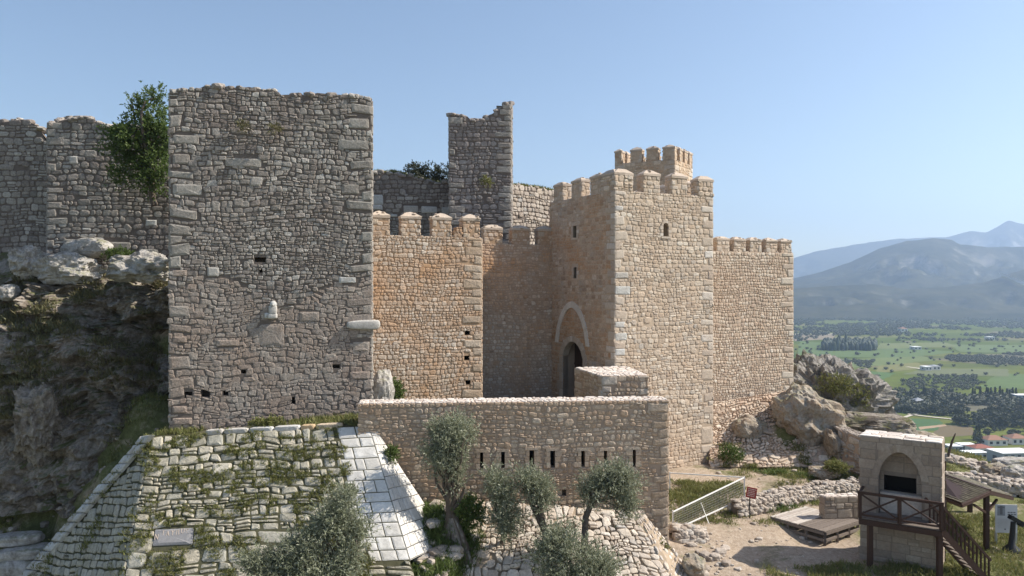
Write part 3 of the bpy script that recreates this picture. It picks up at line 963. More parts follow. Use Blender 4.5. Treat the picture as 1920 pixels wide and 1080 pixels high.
def mountain(name, D, pts, width, back, nse, seed, u0=-0.45, u1=1.25, nu=420, nd=70):
    """a ridge at distance D whose crest follows pts (pixel x, pixel y of the skyline)"""
    crest = interp([((p[0] - 960) / F, (540 - p[1]) / F * D) for p in pts])
    mb = MB()
    us = np.linspace(u0, u1, nu)
    ts = np.concatenate([np.linspace(-1, 0, nd * 2 // 3), np.linspace(0, 1, nd // 3)[1:]])
    H = np.array([crest(u) for u in us])
    Uu, Tt = np.meshgrid(us, ts)
    Yd = D + np.where(Tt < 0, Tt * width, Tt * back)
    X = Uu * Yd
    Hh = (H[None, :] - VZ)
    q = np.stack([X / (D * 0.06), Yd / (D * 0.06), np.full_like(X, seed)], -1)
    wig = fbm(q * 0.55 + 3, 3)
    fall = np.clip(1 - np.abs(Tt + 0.10 * wig * (1 - np.abs(Tt)) * np.abs(Tt) * 4), 0, 1)
    prof = fall ** 1.15
    rg = ridged(q, 6, 0.55)
    sc = np.clip(np.abs(Tt) * 2.2, 0, 1) * (1 - np.abs(Tt)) * 1.6
    Z = VZ - 6 + (Hh + 6) * prof * (1 + 0.0 * rg) + Hh * nse * np.minimum(rg - 1.0, 0.1) * sc * np.clip(prof * 1.5, 0, 1)
    Z += Hh * 0.006 * fbm(q * 6, 4)
    V = np.stack([X, Yd, np.maximum(Z, VZ - 8)], -1).reshape(-1, 3)
    nx, ny = len(us), len(ts)
    i = np.arange(nx - 1)[None, :]; j = np.arange(ny - 1)[:, None]
    a = (j * nx + i).ravel()
    mb.add(V, np.stack([a, a + 1, a + nx + 1, a + nx], 1), 0, True)
    return tag(mb.build(name, M['hill']), kind='structure')

mountain('mountain_range', 9300, [(300, 470), (1000, 500), (1400, 500), (1488, 484), (1530, 471), (1600, 459), (1680, 448), (1735, 446), (1775, 445), (1820, 432), (1850, 436), (1890, 413), (1920, 420), (2000, 400), (2200, 430), (2500, 400)], 1900, 600, 0.2, 1.0)
mountain('mountain', 5200, [(300, 530), (1000, 540), (1400, 532), (1488, 522), (1540, 510), (1600, 489), (1650, 466), (1700, 452), (1750, 446), (1785, 449), (1800, 458), (1850, 463), (1920, 463), (2050, 480), (2300, 440), (2500, 470)], 1500, 900, 0.26, 4.0)
mountain('hills', 3750, [(300, 545), (1000, 560), (1400, 548), (1488, 541), (1560, 536), (1640, 533), (1700, 542), (1780, 538), (1850, 528), (1880, 518), (1920, 505), (2000, 490), (2300, 520), (2500, 500)], 800, 700, 0.3, 7.0)

# ---------------------------------------------------------------- masonry buildings
Z3 = np.array((0, 0, 1.0))
RM = [M['grey_stone'], M['grey_quoin'], M['grey_mortar'], M['pink_plaster'], M['marble_old'], M['pale_rock']]

def ruin(name, label, cat, c4, zb, zt, ch, seed, sides=(0, 1, 2, 3), mats=RM, prot=0.05, quoin=((0, 0),) * 4, blocks=((),) * 4, top=(14, 5, 40, 0.22), group=None, zmax=None, **kw):
    rng = np.random.default_rng(seed)
    base = np.mean([v3(c, zb) for c in c4], 0)
    t = thing(name, base, label, cat, group)
    mb = MB()
    for i in range(4):
        a, b = c4[i], c4[(i + 1) % 4]
        W = float(np.hypot(b[0] - a[0], b[1] - a[1]))
        zm = zmax if zmax else max(zt(a[0] + (b[0] - a[0]) * k / 30, a[1] + (b[1] - a[1]) * k / 30) for k in range(31))
        A, B, C, D = v3(a, zb), v3(b, zb), v3(b, zm), v3(a, zm)
        f = lambda u, a=a, b=b, W=W: zt(a[0] + (b[0] - a[0]) * u / W, a[1] + (b[1] - a[1]) * u / W) - zb
        if i in sides:
            wall_face(mb, A, B, C, D, ch, rng, topf=f, core_mat=2, prot=prot, quoin=quoin[i], blocks=blocks[i], **kw)
        else:
            core(mb, A, B, C, D, W, zm - zb, (), 2, f)
    top_sheet(mb, [(*c, 0) for c in c4], zt, 2, rng, (top[0], top[1]), 0.08, top[2], top[3], 0)
    mb.build('wall', mats, t)
    return t

# --- the great square tower on the left
TW = [XY(318, 36.0), XY(697, 37.9), XY(697, 37.9) + np.array((-0.85, 4.4)), XY(318, 36.0) + np.array((-0.85, 4.4))]
tw_prof = interp([(318, 170), (352, 170), (356, 166), (372, 166), (378, 162), (410, 161), (440, 165), (462, 163), (488, 168), (512, 170), (520, 178), (545, 177), (570, 180), (590, 174), (610, 176), (640, 178), (672, 182), (692, 184), (697, 186)])
TWU = unit(v3(TW[1], 0) - v3(TW[0], 0))
def tw_zt(x, y):
    s = np.dot(np.array((x, y, 0)) - v3(TW[0], 0), TWU) / np.linalg.norm(TW[1] - TW[0])
    s = min(max(s, 0), 1)
    Y = 36.0 + 1.9 * s
    px = 318 + 379 * s * Y / (Y * 1.0)
    return (540 - tw_prof(px)) / F * Y
TWZ = -7.9
def tw_uv(px, py):
    """position on the tower front"""
    s = (px - 318) / 379.0
    Y = 36.0 / (1 - s * (1 - 36.0 / 37.9)) if True else 36
    p = P(px, py, Y)
    return float(np.dot(p - v3(TW[0], p[2]), TWU)), p[2] - TWZ
rng = np.random.default_rng(11)
W_tw = float(np.linalg.norm(TW[1] - TW[0]))
H_tw = max(tw_zt(*(TW[0] + (TW[1] - TW[0]) * k / 40)) for k in range(41)) - TWZ
def rect_px(x0, y0, x1, y1, m, pr=1.2):
    a, b = tw_uv(x0, y1), tw_uv(x1, y0)
    return (a[0], a[1], b[0], b[1], m, pr)
hol = []
for (x, y, w, h) in ((385, 738, 17, 14), (424, 737, 12, 9), (456, 697, 10, 7), (488, 487, 22, 9), (630, 687, 14, 8), (549, 752, 9, 16), (490, 508, 7, 6), (353, 760 - 20, 15, 12)):
    a, b = tw_uv(x - w / 2, y + h / 2), tw_uv(x + w / 2, y - h / 2)
    hol.append((a[0], a[1], b[0], b[1]))
tower = thing('square_tower', v3((TW[0] + TW[2]) / 2, TWZ), 'tallest grey square tower of weathered rubble with jagged top above the sloping stone base', 'tower')
mb = MB()
A, B = v3(TW[0], TWZ), v3(TW[1], TWZ)
Ct, Dt = v3(TW[1], TWZ + H_tw), v3(TW[0], TWZ + H_tw)
ftop = lambda u: tw_zt(*(TW[0] + (TW[1] - TW[0]) * u / W_tw)) - TWZ
blk = [rect_px(322, 254, 374, 270, 1), rect_px(322, 288, 357, 308, 1), rect_px(322, 345, 380, 366, 1), rect_px(640, 345, 674, 364, 1), rect_px(420, 297, 492, 313, 1), rect_px(652, 222, 693, 241, 1), rect_px(632, 262, 693, 280, 1),
       rect_px(388, 500, 412, 519, 4), rect_px(322, 506, 352, 519, 3), rect_px(634, 519, 668, 531, 4), rect_px(484, 606, 534, 650, 3), rect_px(560, 584, 600, 603, 3), rect_px(404, 636, 450, 650, 3), rect_px(322, 630, 352, 643, 3), rect_px(660, 640, 694, 660, 3), rect_px(655, 695, 695, 712, 3), rect_px(322, 760, 352, 776, 3), rect_px(322, 782, 362, 798, 3)]
resv = hol
split_v = (540 - 525) / F * 36.5 - TWZ
chf = lambda v: 1.0 if v > split_v + 2 else (0.8 if v > split_v else 1.05)
# upper rubble and lower plastered rubble share the courses but not the material
rects = layout(W_tw, H_tw, 0.225, rng, soft=[b[:4] for b in blk], quoin=(0.55, 0.55), qh=(0.32, 0.62), qw=(0.5, 1.1), resv=resv, topf=ftop, chf=chf)
up = [r for r in rects if r[1] > split_v - 0.6 + 0.9 * math.sin(r[0] * 0.9)]
lo = [r for r in rects if not r[1] > split_v - 0.6 + 0.9 * math.sin(r[0] * 0.9)]
stones(mb, A, B, Ct, Dt, W_tw, H_tw, up, rng, mats=(0, 1), prot=0.048, gap=0.012, warp=0.09, rnd=0.18, jit=0.2)
stones(mb, A, B, Ct, Dt, W_tw, H_tw, lo, rng, mats=(3, 3), prot=0.03, gap=0.005, warp=0.12, jit=0.26, rnd=0.16)
for b in blk:
    stones(mb, A, B, Ct, Dt, W_tw, H_tw, [(*b[:4], 1)], rng, mats=(b[4], b[4]), prot=0.045, warp=0)
# the mortar sheet with the putlog holes left open
def grid_core():
    us = sorted(set([0.0, W_tw] + [x for h in hol for x in (h[0], h[2])] + [i * W_tw / 50 for i in range(1, 50)]))
    vs = sorted(set([0.0] + [x for h in hol for x in (h[1], h[3])]))
    p = lambda u, v: A + (B - A) * (u / W_tw) + Z3 * v
    for i in range(len(us) - 1):
        a, b = us[i], us[i + 1]
        for j in range(len(vs)):
            c = vs[j]
            d0 = vs[j + 1] if j + 1 < len(vs) else ftop(a)
            d1 = vs[j + 1] if j + 1 < len(vs) else ftop(b)
            if any(h[0] < (a + b) / 2 < h[2] and h[1] < (c + min(d0, d1)) / 2 < h[3] for h in hol):
                continue
            mb.quad(p(a, c), p(b, c), p(b, d1), p(a, d0), 2)
grid_core()
for i in (1, 2, 3):
    a, b = TW[i], TW[(i + 1) % 4]
    Wd = float(np.linalg.norm(b - a))
    f = lambda u, a=a, b=b, Wd=Wd: tw_zt(*(a + (b - a) * u / Wd)) - TWZ
    wall_face(mb, v3(a, TWZ), v3(b, TWZ), v3(b, TWZ + H_tw), v3(a, TWZ + H_tw), 0.34, rng, topf=f, quoin=(0.7, 0.7), prot=0.06, warp=0.07)
top_sheet(mb, [(*c, 0) for c in TW], tw_zt, 2, rng, (30, 8), 0.08, 150, 0.2, 0)
mb.build('wall', RM, tower)
for h in hol:
    mb = MB()
    recess(mb, A, TWU, Z3, unit(np.cross(TWU, Z3)), *h, 0.7, 0)
    mb.build('putlog_hole', [M['grey_mortar']], tower)
TN = unit(np.cross(TWU, Z3))
# marble slab built in at the right edge and jutting past the corner
mb = MB()
u0, v0 = tw_uv(650, 619); u1, v1 = tw_uv(697, 599)
cc = A + TWU * ((u0 + u1 + 0.42) / 2) + Z3 * ((v0 + v1) / 2) + TN * 0.05
V, Fc = ico(3)
V = np.sign(V) * np.abs(V) ** 0.42
V = V * np.array(((u1 - u0 + 0.42) / 2, 0.17, (v1 - v0) / 2 * 0.95)) * (1 + 0.04 * fbm(V * 2 + 3, 3))[:, None]
V[:, 2] *= np.where(V[:, 0] < 0, 1.0 + 0.25 * V[:, 0] / 0.8, 1.0)
mb.add(cc + V[:, :1] * TWU + V[:, 1:2] * TN + V[:, 2:] * Z3, Fc, 0, True)
tag(mb.build('marble_block', M['marble_old'], tower), 'pale marble block jutting past the tower corner')
# carved marble head set into the middle of the front
mb = MB()
u0, v0 = tw_uv(511, 600); 
bp = A + TWU * u0 + Z3 * v0
V, Fc = ico(3)
Vb = np.sign(V) * np.abs(V) ** 0.45
def put(Vv, c, s):
    q = Vv * np.asarray(s)
    mb.add(bp + (q[:, :1] + c[0]) * TWU + (q[:, 1:2] + c[1]) * TN + (q[:, 2:] + c[2]) * Z3, Fc, 0, True)
put(Vb, (0.0, 0.02, 0.2), (0.24, 0.17, 0.14))
put(Vb, (0.02, 0.03, 0.5), (0.2, 0.17, 0.24))
put(V, (0.04, 0.06, 0.78), (0.17, 0.17, 0.17))
put(V, (0.04, 0.18, 0.74), (0.07, 0.08, 0.06))
put(Vb, (-0.26, 0.0, 0.22), (0.12, 0.1, 0.14))
tag(mb.build('carved_head', M['marble_old'], tower), 'worn white carved stone bust set in the wall')

# --- ruined curtain walls on the left
def px_zt(pts, Yf):
    pr = interp(pts)
    def zt(x, y):
        px = 960 + x / y * F
        return (540 - pr(px)) / F * y
    return zt
wl = [np.array((-46.0, 48.2)), XY(92, 47.6), XY(92, 47.6) + np.array((-0.4, 2.2)), np.array((-46.0, 50.4))]
ruin('ruined_wall', 'dark ruined rubble wall at the far left edge with a broken notch', 'wall', wl, 1.0,
     px_zt([(-400, 240), (0, 229), (14, 229), (22, 226), (42, 224), (52, 226), (62, 232), (74, 238), (80, 250), (84, 264), (92, 266)], 48), 0.34, 21, top=(40, 4, 60, 0.24))
wb = [XY(88, 44.6), XY(345, 45.5), XY(345, 45.5) + np.array((-0.8, 2.6)), XY(88, 44.6) + np.array((-0.8, 2.6))]
ruin('ruined_wall', 'grey ruined rubble wall behind the leafy tree, with pale quoins at its left end', 'wall', wb, 0.2,
     px_zt([(60, 238), (92, 234), (104, 232), (112, 226), (130, 224), (150, 222), (168, 222), (178, 228), (192, 236), (240, 240), (345, 246)], 45), 0.32, 22,
     quoin=((0.85, 0), (0, 0), (0, 0), (0, 0.85)), top=(34, 5, 90, 0.2),
     blocks=([(1.25, 7.2, 1.8, 7.75, 4), (5.6, 3.55, 6.3, 3.95, 4), (0.9, 2.2, 2.2, 2.75, 1), (3.4, 1.9, 4.8, 2.6, 1), (5.2, 1.6, 6.4, 2.2, 1)], (), (), ()))
# --- ruin behind the orange wall: long wall with big reused blocks
wm = [XY(640, 56.0), XY(850, 57.2), XY(850, 57.2) + np.array((-0.3, 2.0)), XY(640, 56.0) + np.array((-0.3, 2.0))]
def mrect(x0, y0, x1, y1, m=4):
    Yq = 56.4
    s = lambda px: (P(px, 0, Yq)[0] - wm[0][0]) * 1.01
    return (s(x0), (540 - y1) / F * Yq - 0.0, s(x1), (540 - y0) / F * Yq, m, 1.6)
ruin('ruined_wall', 'dark ruined wall with big pale reused blocks behind the orange battlements', 'wall', wm, 0.0,
     px_zt([(600, 320), (697, 325), (705, 322), (722, 325), (740, 324), (752, 330), (770, 331), (790, 338), (806, 341), (820, 345), (835, 342), (850, 345)], 56), 0.3, 23, top=(40, 4, 120, 0.2),
     blocks=([mrect(696, 364, 719, 386), mrect(696, 384, 718, 394), mrect(755, 384, 783, 399), mrect(788, 385, 819, 399), mrect(826, 386, 845, 402), mrect(731, 401, 745, 407)], (), (), ()))
# --- slender broken tower stump
ws = [XY(842, 54.4), XY(958, 54.75), XY(958, 54.75) + np.array((0.1, 3.0)), XY(842, 54.4) + np.array((-0.1, 3.0))]
ruin('broken_tower', 'slender grey broken tower with a raised horn at the right of its top', 'tower', ws, -1.0,
     px_zt([(820, 217), (846, 216), (860, 217), (878, 219), (881, 226), (900, 227), (910, 226), (913, 218), (925, 213), (930, 208), (938, 206), (942, 199), (950, 195), (955, 194), (965, 198)], 55), 0.3, 24,
     quoin=((0.6, 0.8), (0.8, 0.6), (0.6, 0.6), (0.6, 0.6)), top=(24, 6, 46, 0.2), mats=[stone_mat('purple grey stone', [(0.2, 0.18, 0.17), (0.3, 0.275, 0.255), (0.25, 0.22, 0.205), (0.36, 0.33, 0.31), (0.28, 0.24, 0.21)], (0.2, 0.15, 0.13), 0.35, 0.4, 0.35, 0.6)] + RM[1:])
# --- sunlit wall behind the recess
wq = [XY(950, 58.0), np.array((4.8, 63.5)), np.array((3.9, 65.2)), XY(950, 58.0) + np.array((-1.0, 1.8))]
CREAM = [M['cream_stone'], M['pale_quoin'], M['cream_mortar'], M['cap_plaster'], M['marble_old']]
ruin('ruined_wall', 'sunlit pale rubble wall with grass on top, right of the slender broken tower', 'wall', wq, 0.0,
     px_zt([(940, 346), (960, 347), (1000, 351), (1030, 357), (1080, 362)], 60), 0.32, 25, mats=[M['rubble_stone']] + CREAM[1:2] + [M['grey_mortar']] + CREAM[3:], prot=0.09, top=(20, 4, 30, 0.16))

# --- restored curtain wall: orange stretch
OCH = [M['ochre_stone'], M['ochre_quoin'], M['ochre_mortar'], M['cap_plaster'], M['marble_old']]
def box_wall(name, label, cat, c4, zb, ztop, ch, seed, mats, sides=(0, 1, 2, 3), quoin=((0, 0),) * 4, blocks=((),) * 4, holes=((),) * 4, prot=0.04, topch=0.28, smats=None, **kw):
    rng = np.random.default_rng(seed)
    t = thing(name, np.mean([v3(c, zb) for c in c4], 0), label, cat)
    mb = MB()
    for i in range(4):
        a, b = c4[i], c4[(i + 1) % 4]
        A, B, C, D = v3(a, zb), v3(b, zb), v3(b, ztop), v3(a, ztop)
        if i in sides:
            wall_face(mb, A, B, C, D, ch, rng, core_mat=2, prot=prot, mats=(smats or {}).get(i, (0, 1)), quoin=quoin[i], blocks=blocks[i], holes=holes[i], **kw)
        else:
            W = float(np.linalg.norm(B - A))
            core(mb, A, B, C, D, W, ztop - zb, holes[i], 2)
    c = [v3(q, ztop) for q in c4]
    wall_face(mb, c[0], c[1], c[2], c[3], topch, rng, core_mat=2, mats=(3, 3), prot=0.05, warp=0.02)
    mb.build('wall', mats, t)
    return t, rng

cw = [np.array((-8.1, 41.6)), np.array((-1.79, 44.0)), np.array((-2.03, 49.9)), np.array((-8.6, 49.0))]
CWZ = 2.94
cwl = float(np.linalg.norm(cw[1] - cw[0]))
ph = lambda px, py, w=11, h=9: None
def cw_uv(px, py):
    # intersection of the pixel ray with the wall plane
    k = (px - 960) / F
    d = cw[1] - cw[0]
    t = (k * cw[0][1] - cw[0][0]) / (d[0] - k * d[1])
    Y = cw[0][1] + t * d[1]
    return t * cwl, (540 - py) / F * Y + 9.0
hol_cw = [(u - 0.15, v - 0.13, u + 0.15, v + 0.13) for u, v in (cw_uv(876, 624), cw_uv(875, 671), cw_uv(877, 717))]
orange, rng = box_wall('curtain_wall', 'sunlit orange rubble wall with four pointed merlons right of the great grey tower', 'wall', cw, -9.0, CWZ, 0.2, 31, OCH, sides=(0, 1), quoin=((0, 0.9), (0.9, 0), (0, 0), (0, 0)), holes=(hol_cw, (), (), ()), prot=0.042,
     blocks=([(*cw_uv(866, 607), *cw_uv(902, 592), 1)], (), (), ()), asp=(0.8, 1.9), gap=0.012, jit=0.16)
Uc = unit(v3(cw[1] - cw[0], 0)); Nc = unit(np.cross(Uc, Z3))
for h in hol_cw:
    mb = MB()
    recess(mb, v3(cw[0], -9.0), Uc, Z3, Nc, *h, 0.6, 0)
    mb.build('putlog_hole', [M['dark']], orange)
for pc, w in ((713, 1.02), (771, 1.1), (829, 1.1), (884, 1.0)):
    k = (pc - 960) / F
    d = cw[1] - cw[0]
    t = (k * cw[0][1] - cw[0][0]) / (d[0] - k * d[1])
    p = cw[0] + d * t + np.array((Nc[0], Nc[1])) * -0.36
    merlon('merlon', orange, v3(p, CWZ), Uc, w, 0.66, 1.0, 0.42, 0.22, rng, OCH)
# stub of parapet stepping up to the last merlon
mb = MB()
p = v3(cw[0] + (cw[1] - cw[0]) * ((cw_uv(862, 430)[0]) / cwl), CWZ) - Nc * 0.36
for i, (du, hh) in enumerate(((0.0, 0.62), (-0.2, 0.4))):
    q = p + Uc * du
    for a, b in (((-0.15, -0.3), (0.15, -0.3)), ((0.15, -0.3), (0.15, 0.3)), ((0.15, 0.3), (-0.15, 0.3)), ((-0.15, 0.3), (-0.15, -0.3))):
        a_ = q + Uc * a[0] - Nc * a[1]; b_ = q + Uc * b[0] - Nc * b[1]
        wall_face(mb, a_, b_, b_ + Z3 * hh, a_ + Z3 * hh, 0.2, rng, warp=0)
    mb.quad(*(q + Uc * x - Nc * y + Z3 * hh for x, y in ((-0.15, -0.3), (0.15, -0.3), (0.15, 0.3), (-0.15, 0.3))), 3)
mb.build('parapet_step', OCH, orange)

# --- recessed wall beside the gate
rw = [np.array((-2.6, 49.45)), np.array((2.75, 51.35)), np.array((2.3, 53.0)), np.array((-3.0, 51.2))]
TANM = [M['tan_stone'], M['ochre_quoin'], M['tan_mortar'], M['cap_plaster'], M['marble_old']]
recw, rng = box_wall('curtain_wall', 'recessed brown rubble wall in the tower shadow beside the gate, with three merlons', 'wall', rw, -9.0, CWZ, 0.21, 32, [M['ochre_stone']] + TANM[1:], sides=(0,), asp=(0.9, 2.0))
Ur = unit(v3(rw[1] - rw[0], 0)); Nr = unit(np.cross(Ur, Z3))
for pc, w in ((925, 1.28), (977, 1.26), (1024, 1.1)):
    k = (pc - 960) / F
    d = rw[1] - rw[0]
    t = (k * rw[0][1] - rw[0][0]) / (d[0] - k * d[1])
    p = rw[0] + d * t - np.array((Nr[0], Nr[1])) * 0.36
    merlon('merlon', recw, v3(p, CWZ), Ur, w, 0.66, 0.96, 0.4, 0.22, rng, OCH)

# --- gate tower
g0, g1 = np.array((6.2, 45.0)), np.array((13.02, 48.4))
g3 = np.array((2.6, 51.6)); g2 = g1 + (g3 - g0)
gt = [g0, g1, g2, g3]
GZ, GT = -12.2, 5.88
gU = unit(v3(g1 - g0, 0)); gN = unit(np.cross(gU, Z3))
hU = unit(v3(g0 - g3, 0)); hN = unit(np.cross(hU, Z3))         # left face runs from g3 to g0
W0, W3 = float(np.linalg.norm(g1 - g0)), float(np.linalg.norm(g0 - g3))
def face_uv(o, U, px, py, zb):
    k = (px - 960) / F
    t = (k * o[1] - o[0]) / (U[0] - k * U[1])
    Y = o[1] + t * U[1]
    return t, (540 - py) / F * Y - zb
w1 = [face_uv(g0, gU, 1243, 443, GZ), face_uv(g0, gU, 1253, 418, GZ)]
wa = [face_uv(g3, hU, 1075, 446, GZ), face_uv(g3, hU, 1082, 423, GZ)]
wb_ = [face_uv(g3, hU, 1076, 522, GZ), face_uv(g3, hU, 1082, 501, GZ)]
dr = [face_uv(g3, hU, 1056, 770, GZ), face_uv(g3, hU, 1094, 642, GZ)]
dr[0] = (dr[0][0], -7.9 - GZ)
r4 = lambda a: (a[0][0], a[0][1], a[1][0], a[1][1])
pal = [(0, face_uv(g0, gU, 1154, y1, GZ)[1], w, face_uv(g0, gU, 1154, y0, GZ)[1], 4) for y0, y1, w in ((510, 522, 1.0), (536, 553, 1.15), (603, 615, 0.75), (624, 639, 0.9), (654, 667, 0.75), (690, 702, 0.9), (385, 395, 0.6))]
pal += [(W0 - 1.0, face_uv(g0, gU, 1337, y1, GZ)[1], W0, face_uv(g0, gU, 1337, y0, GZ)[1], 1) for y0, y1 in ((692, 712), (798, 830), (832, 848))]
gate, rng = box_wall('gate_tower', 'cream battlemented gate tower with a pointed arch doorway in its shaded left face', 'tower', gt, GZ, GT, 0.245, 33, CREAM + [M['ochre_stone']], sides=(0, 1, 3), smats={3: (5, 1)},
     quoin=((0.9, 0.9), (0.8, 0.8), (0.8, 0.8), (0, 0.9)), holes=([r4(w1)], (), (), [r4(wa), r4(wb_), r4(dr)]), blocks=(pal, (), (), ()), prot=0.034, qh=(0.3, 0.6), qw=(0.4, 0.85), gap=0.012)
tag(gate, 'cream battlemented gate tower with a pointed arch doorway in its shaded left face', 'tower')
# the same tower's walls: stones of the shaded face are browner
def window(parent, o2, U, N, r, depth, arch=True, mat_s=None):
    A = v3(o2, GZ)
    mb = MB()
    recess(mb, A, U, Z3, N, *r, depth, 0, 1)
    u0, v0, u1, v1 = r
    f = 0.16
    if arch:
        sp = v1 - (u1 - u0) * 0.5
        cur = arch_curve(u0, u1, sp, v1 - 0.01, 8, False)
        outc = arch_curve(u0 - f, u1 + f, sp, v1 + f, 8, False)
        arch_ring(mb, A, U, Z3, N, cur, outc, -0.25, 0.05, 2)
        # spandrels close the square head of the opening
        for i in range(8):
            a, b = cur[i], cur[i + 1]
            q = lambda u, v: A + U * u + Z3 * v + N * 0.02
            mb.quad(q(*a), q(*b), q(b[0], v1), q(a[0], v1), 2)
    else:
        sp = v1
        mb.box(A + U * (u0 + u1) / 2 + Z3 * (v1 + 0.12) + N * -0.08, (u1 - u0 + 2 * f, 0.26, 0.24), 2, U, N)
    for s, x in ((0, u0 - f / 2), (1, u1 + f / 2)):
        n = 3
        for i in range(n):
            a = v0 + (sp - v0) * i / n + 0.012; b = v0 + (sp - v0) * (i + 1) / n - 0.012
            wv = f * (1.0 if (i + s) % 2 else 1.5)
            mb.box(A + U * (x + (wv - f) / 2 * (1 if s else -1)) + Z3 * (a + b) / 2 + N * -0.085, (wv, 0.27, b - a), 2, U, N)
    mb.box(A + U * (u0 + u1) / 2 + Z3 * (v0 - 0.07) - N * 0.08, (u1 - u0 + 2 * f, 0.29, 0.13), 2, U, N)
    return mb.build('window', [M['cream_mortar'], M['dark'], M['pale_quoin']], parent)
window(gate, g0, gU, gN, r4(w1), 0.9)
window(gate, g3, hU, hN, r4(wa), 0.9, False)
window(gate, g3, hU, hN, r4(wb_), 0.9, False)
# door arch, relieving arch and door
A = v3(g3, GZ)
u0, v0, u1, v1 = r4(dr)
mb = MB()
recess(mb, A, hU, Z3, hN, u0, v0, u1, v1 + 0.0, 1.3, 0, 0)
sp = v1 - 1.05
cur = arch_curve(u0 + 0.02, u1 - 0.02, sp, v1 - 0.02, 12)
outc = arch_curve(u0 - 0.42, u1 + 0.42, sp, v1 + 0.36, 12)
arch_ring(mb, A, hU, Z3, hN, cur, outc, -0.4, 0.075, 1)
for i in range(12):
    a, b = cur[i], cur[i + 1]
    q = lambda u, v: A + hU * u + Z3 * v + hN * 0.02
    mb.quad(q(*a), q(*b), q(b[0], v1 + 0.02), q(a[0], v1 + 0.02), 1)
for s, x in ((-1, u0 - 0.2), (1, u1 + 0.2)):
    n = 6
    for i in range(n):
        a = v0 + (sp - v0) * i / n; b = v0 + (sp - v0) * (i + 1) / n - 0.02
        wv = 0.4 if i % 2 else 0.62
        mb.box(A + hU * (x + s * (wv - 0.4) / 2) + Z3 * (a + b) / 2 - hN * 0.16, (wv, 0.46, b - a), 1, hU, hN)
mb.build('doorway', [M['tan_mortar'], M['pale_quoin']], gate)
mb = MB()
ra = [face_uv(g3, hU, 1047, 640, GZ), face_uv(g3, hU, 1100, 640, GZ), face_uv(g3, hU, 1074, 577, GZ)]
inn = arch_curve(ra[0][0], ra[1][0], ra[0][1] - 0.1, ra[2][1], 14)
oo = arch_curve(ra[0][0] - 0.36, ra[1][0] + 0.36, ra[0][1] - 0.1, ra[2][1] + 0.42, 14)
arch_ring(mb, A, hU, Z3, hN, inn, oo, -0.1, 0.085, 0)
tag(mb.build('relieving_arch', stone_mat('pale arch stone', [(0.58, 0.53, 0.47), (0.68, 0.63, 0.57)], None, 0, 0.5, 0.15, 0.3), gate), 'pointed pale blind arch above the doorway')
mb = MB()
n = 7
for i in range(n):
    a = u0 + (u1 - u0) * i / n; b = u0 + (u1 - u0) * (i + 1) / n - 0.015
    mb.box(A + hU * (a + b) / 2 + Z3 * (v0 + (v1 - v0) / 2) - hN * 0.95, (b - a, 0.07, v1 - v0), 0, hU, hN)
for zz in (0.5, 1.6, 2.8):
    mb.box(A + hU * (u0 + u1) / 2 + Z3 * (v0 + zz) - hN * 0.9, (u1 - u0, 0.04, 0.12), 0, hU, hN)
mb.build('door', M['door_wood'], gate)
# merlons of the gate tower
def on_face(o, U, px):
    k = (px - 960) / F
    return (k * o[1] - o[0]) / (U[0] - k * U[1])
iw = 0.33
for px_, w in ((1222, 1.42), (1274, 1.42)):
    t = on_face(g0, gU, px_)
    merlon('merlon', gate, v3(g0, GT) + gU * t - gN * iw, gU, w * 0.85, 0.66, 1.05, 0.42, 0.27, rng, CREAM)
def corner_merlon(c, U1, U2, l1, l2):
    """an L of two arms meeting over a corner of the tower"""
    mb = MB()
    c = np.asarray(c, float)
    h, cap, tk = 0.98, 0.38, 0.66
    if True:
        pts = [c, c + U1 * l1, c + U1 * l1 + U2 * tk, c + U1 * tk + U2 * tk, c + U1 * tk + U2 * l2, c + U2 * l2]
        if np.cross(U1, U2)[2] < 0:
            pts = pts[::-1]
        n = len(pts)
        for i in range(n):
            a, b = pts[i], pts[(i + 1) % n]
            wall_face(mb, a, b, b + Z3 * h, a + Z3 * h, 0.27, rng, warp=0.02, quoin=(0.4, 0.4), qw=(0.25, 0.4), qh=(0.25, 0.4), prot=0.05)
        for (o, Ua, L, Ub) in ((c, U1, l1, U2), (c, U2, l2, U1)):
            r0 = [o - Ua * 0.04 - Ub * 0.04, o + Ua * (L + 0.05) - Ub * 0.04, o + Ua * (L + 0.05) + Ub * (tk + 0.05), o - Ua * 0.04 + Ub * (tk + 0.05)]
            if np.cross(Ua, Ub)[2] < 0:
                r0 = r0[::-1]
            m_ = np.mean(r0, 0)
            V = [p + Z3 * h for p in r0] + [p + Z3 * (h + cap * 0.35) for p in r0] + [m_ + (p - m_) * 0.42 + Z3 * (h + cap) for p in r0]
            V = np.array(V) + rng.uniform(-0.015, 0.015, (12, 3))
            mb.add(V, [[r + i, r + (i + 1) % 4, r + 4 + (i + 1) % 4, r + 4 + i] for r in (0, 4) for i in range(4)] + [[8, 9, 10, 11]], 3)
    return mb.build('merlon', CREAM, gate)
hV = -hU                                                              # along the left face, away from the near corner
corner_merlon(v3(g0, GT), gU, hV, 1.3, 1.4)
corner_merlon(v3(g1, GT), -gU, unit(v3(g2 - g1, 0)), 1.2, 1.2)
for px_, w in ((1117, 1.2), (1081, 1.2), (1047, 1.2)):
    t = on_face(g3, hU, px_)
    merlon('merlon', gate, v3(g3, GT) + hU * t - hN * iw, hU, w * 0.95, 0.66, 0.98, 0.38, 0.27, rng, CREAM)
for t in (2.3, 4.6, 6.8):                                             # far sides, seen only from beside
    merlon('merlon', gate, v3(g1 + (g2 - g1) * (t / W3), GT) + unit(np.cross(unit(v3(g2 - g1, 0)), Z3)) * -iw, unit(v3(g2 - g1, 0)), 1.3, 0.66, 0.98, 0.38, 0.27, rng, CREAM)

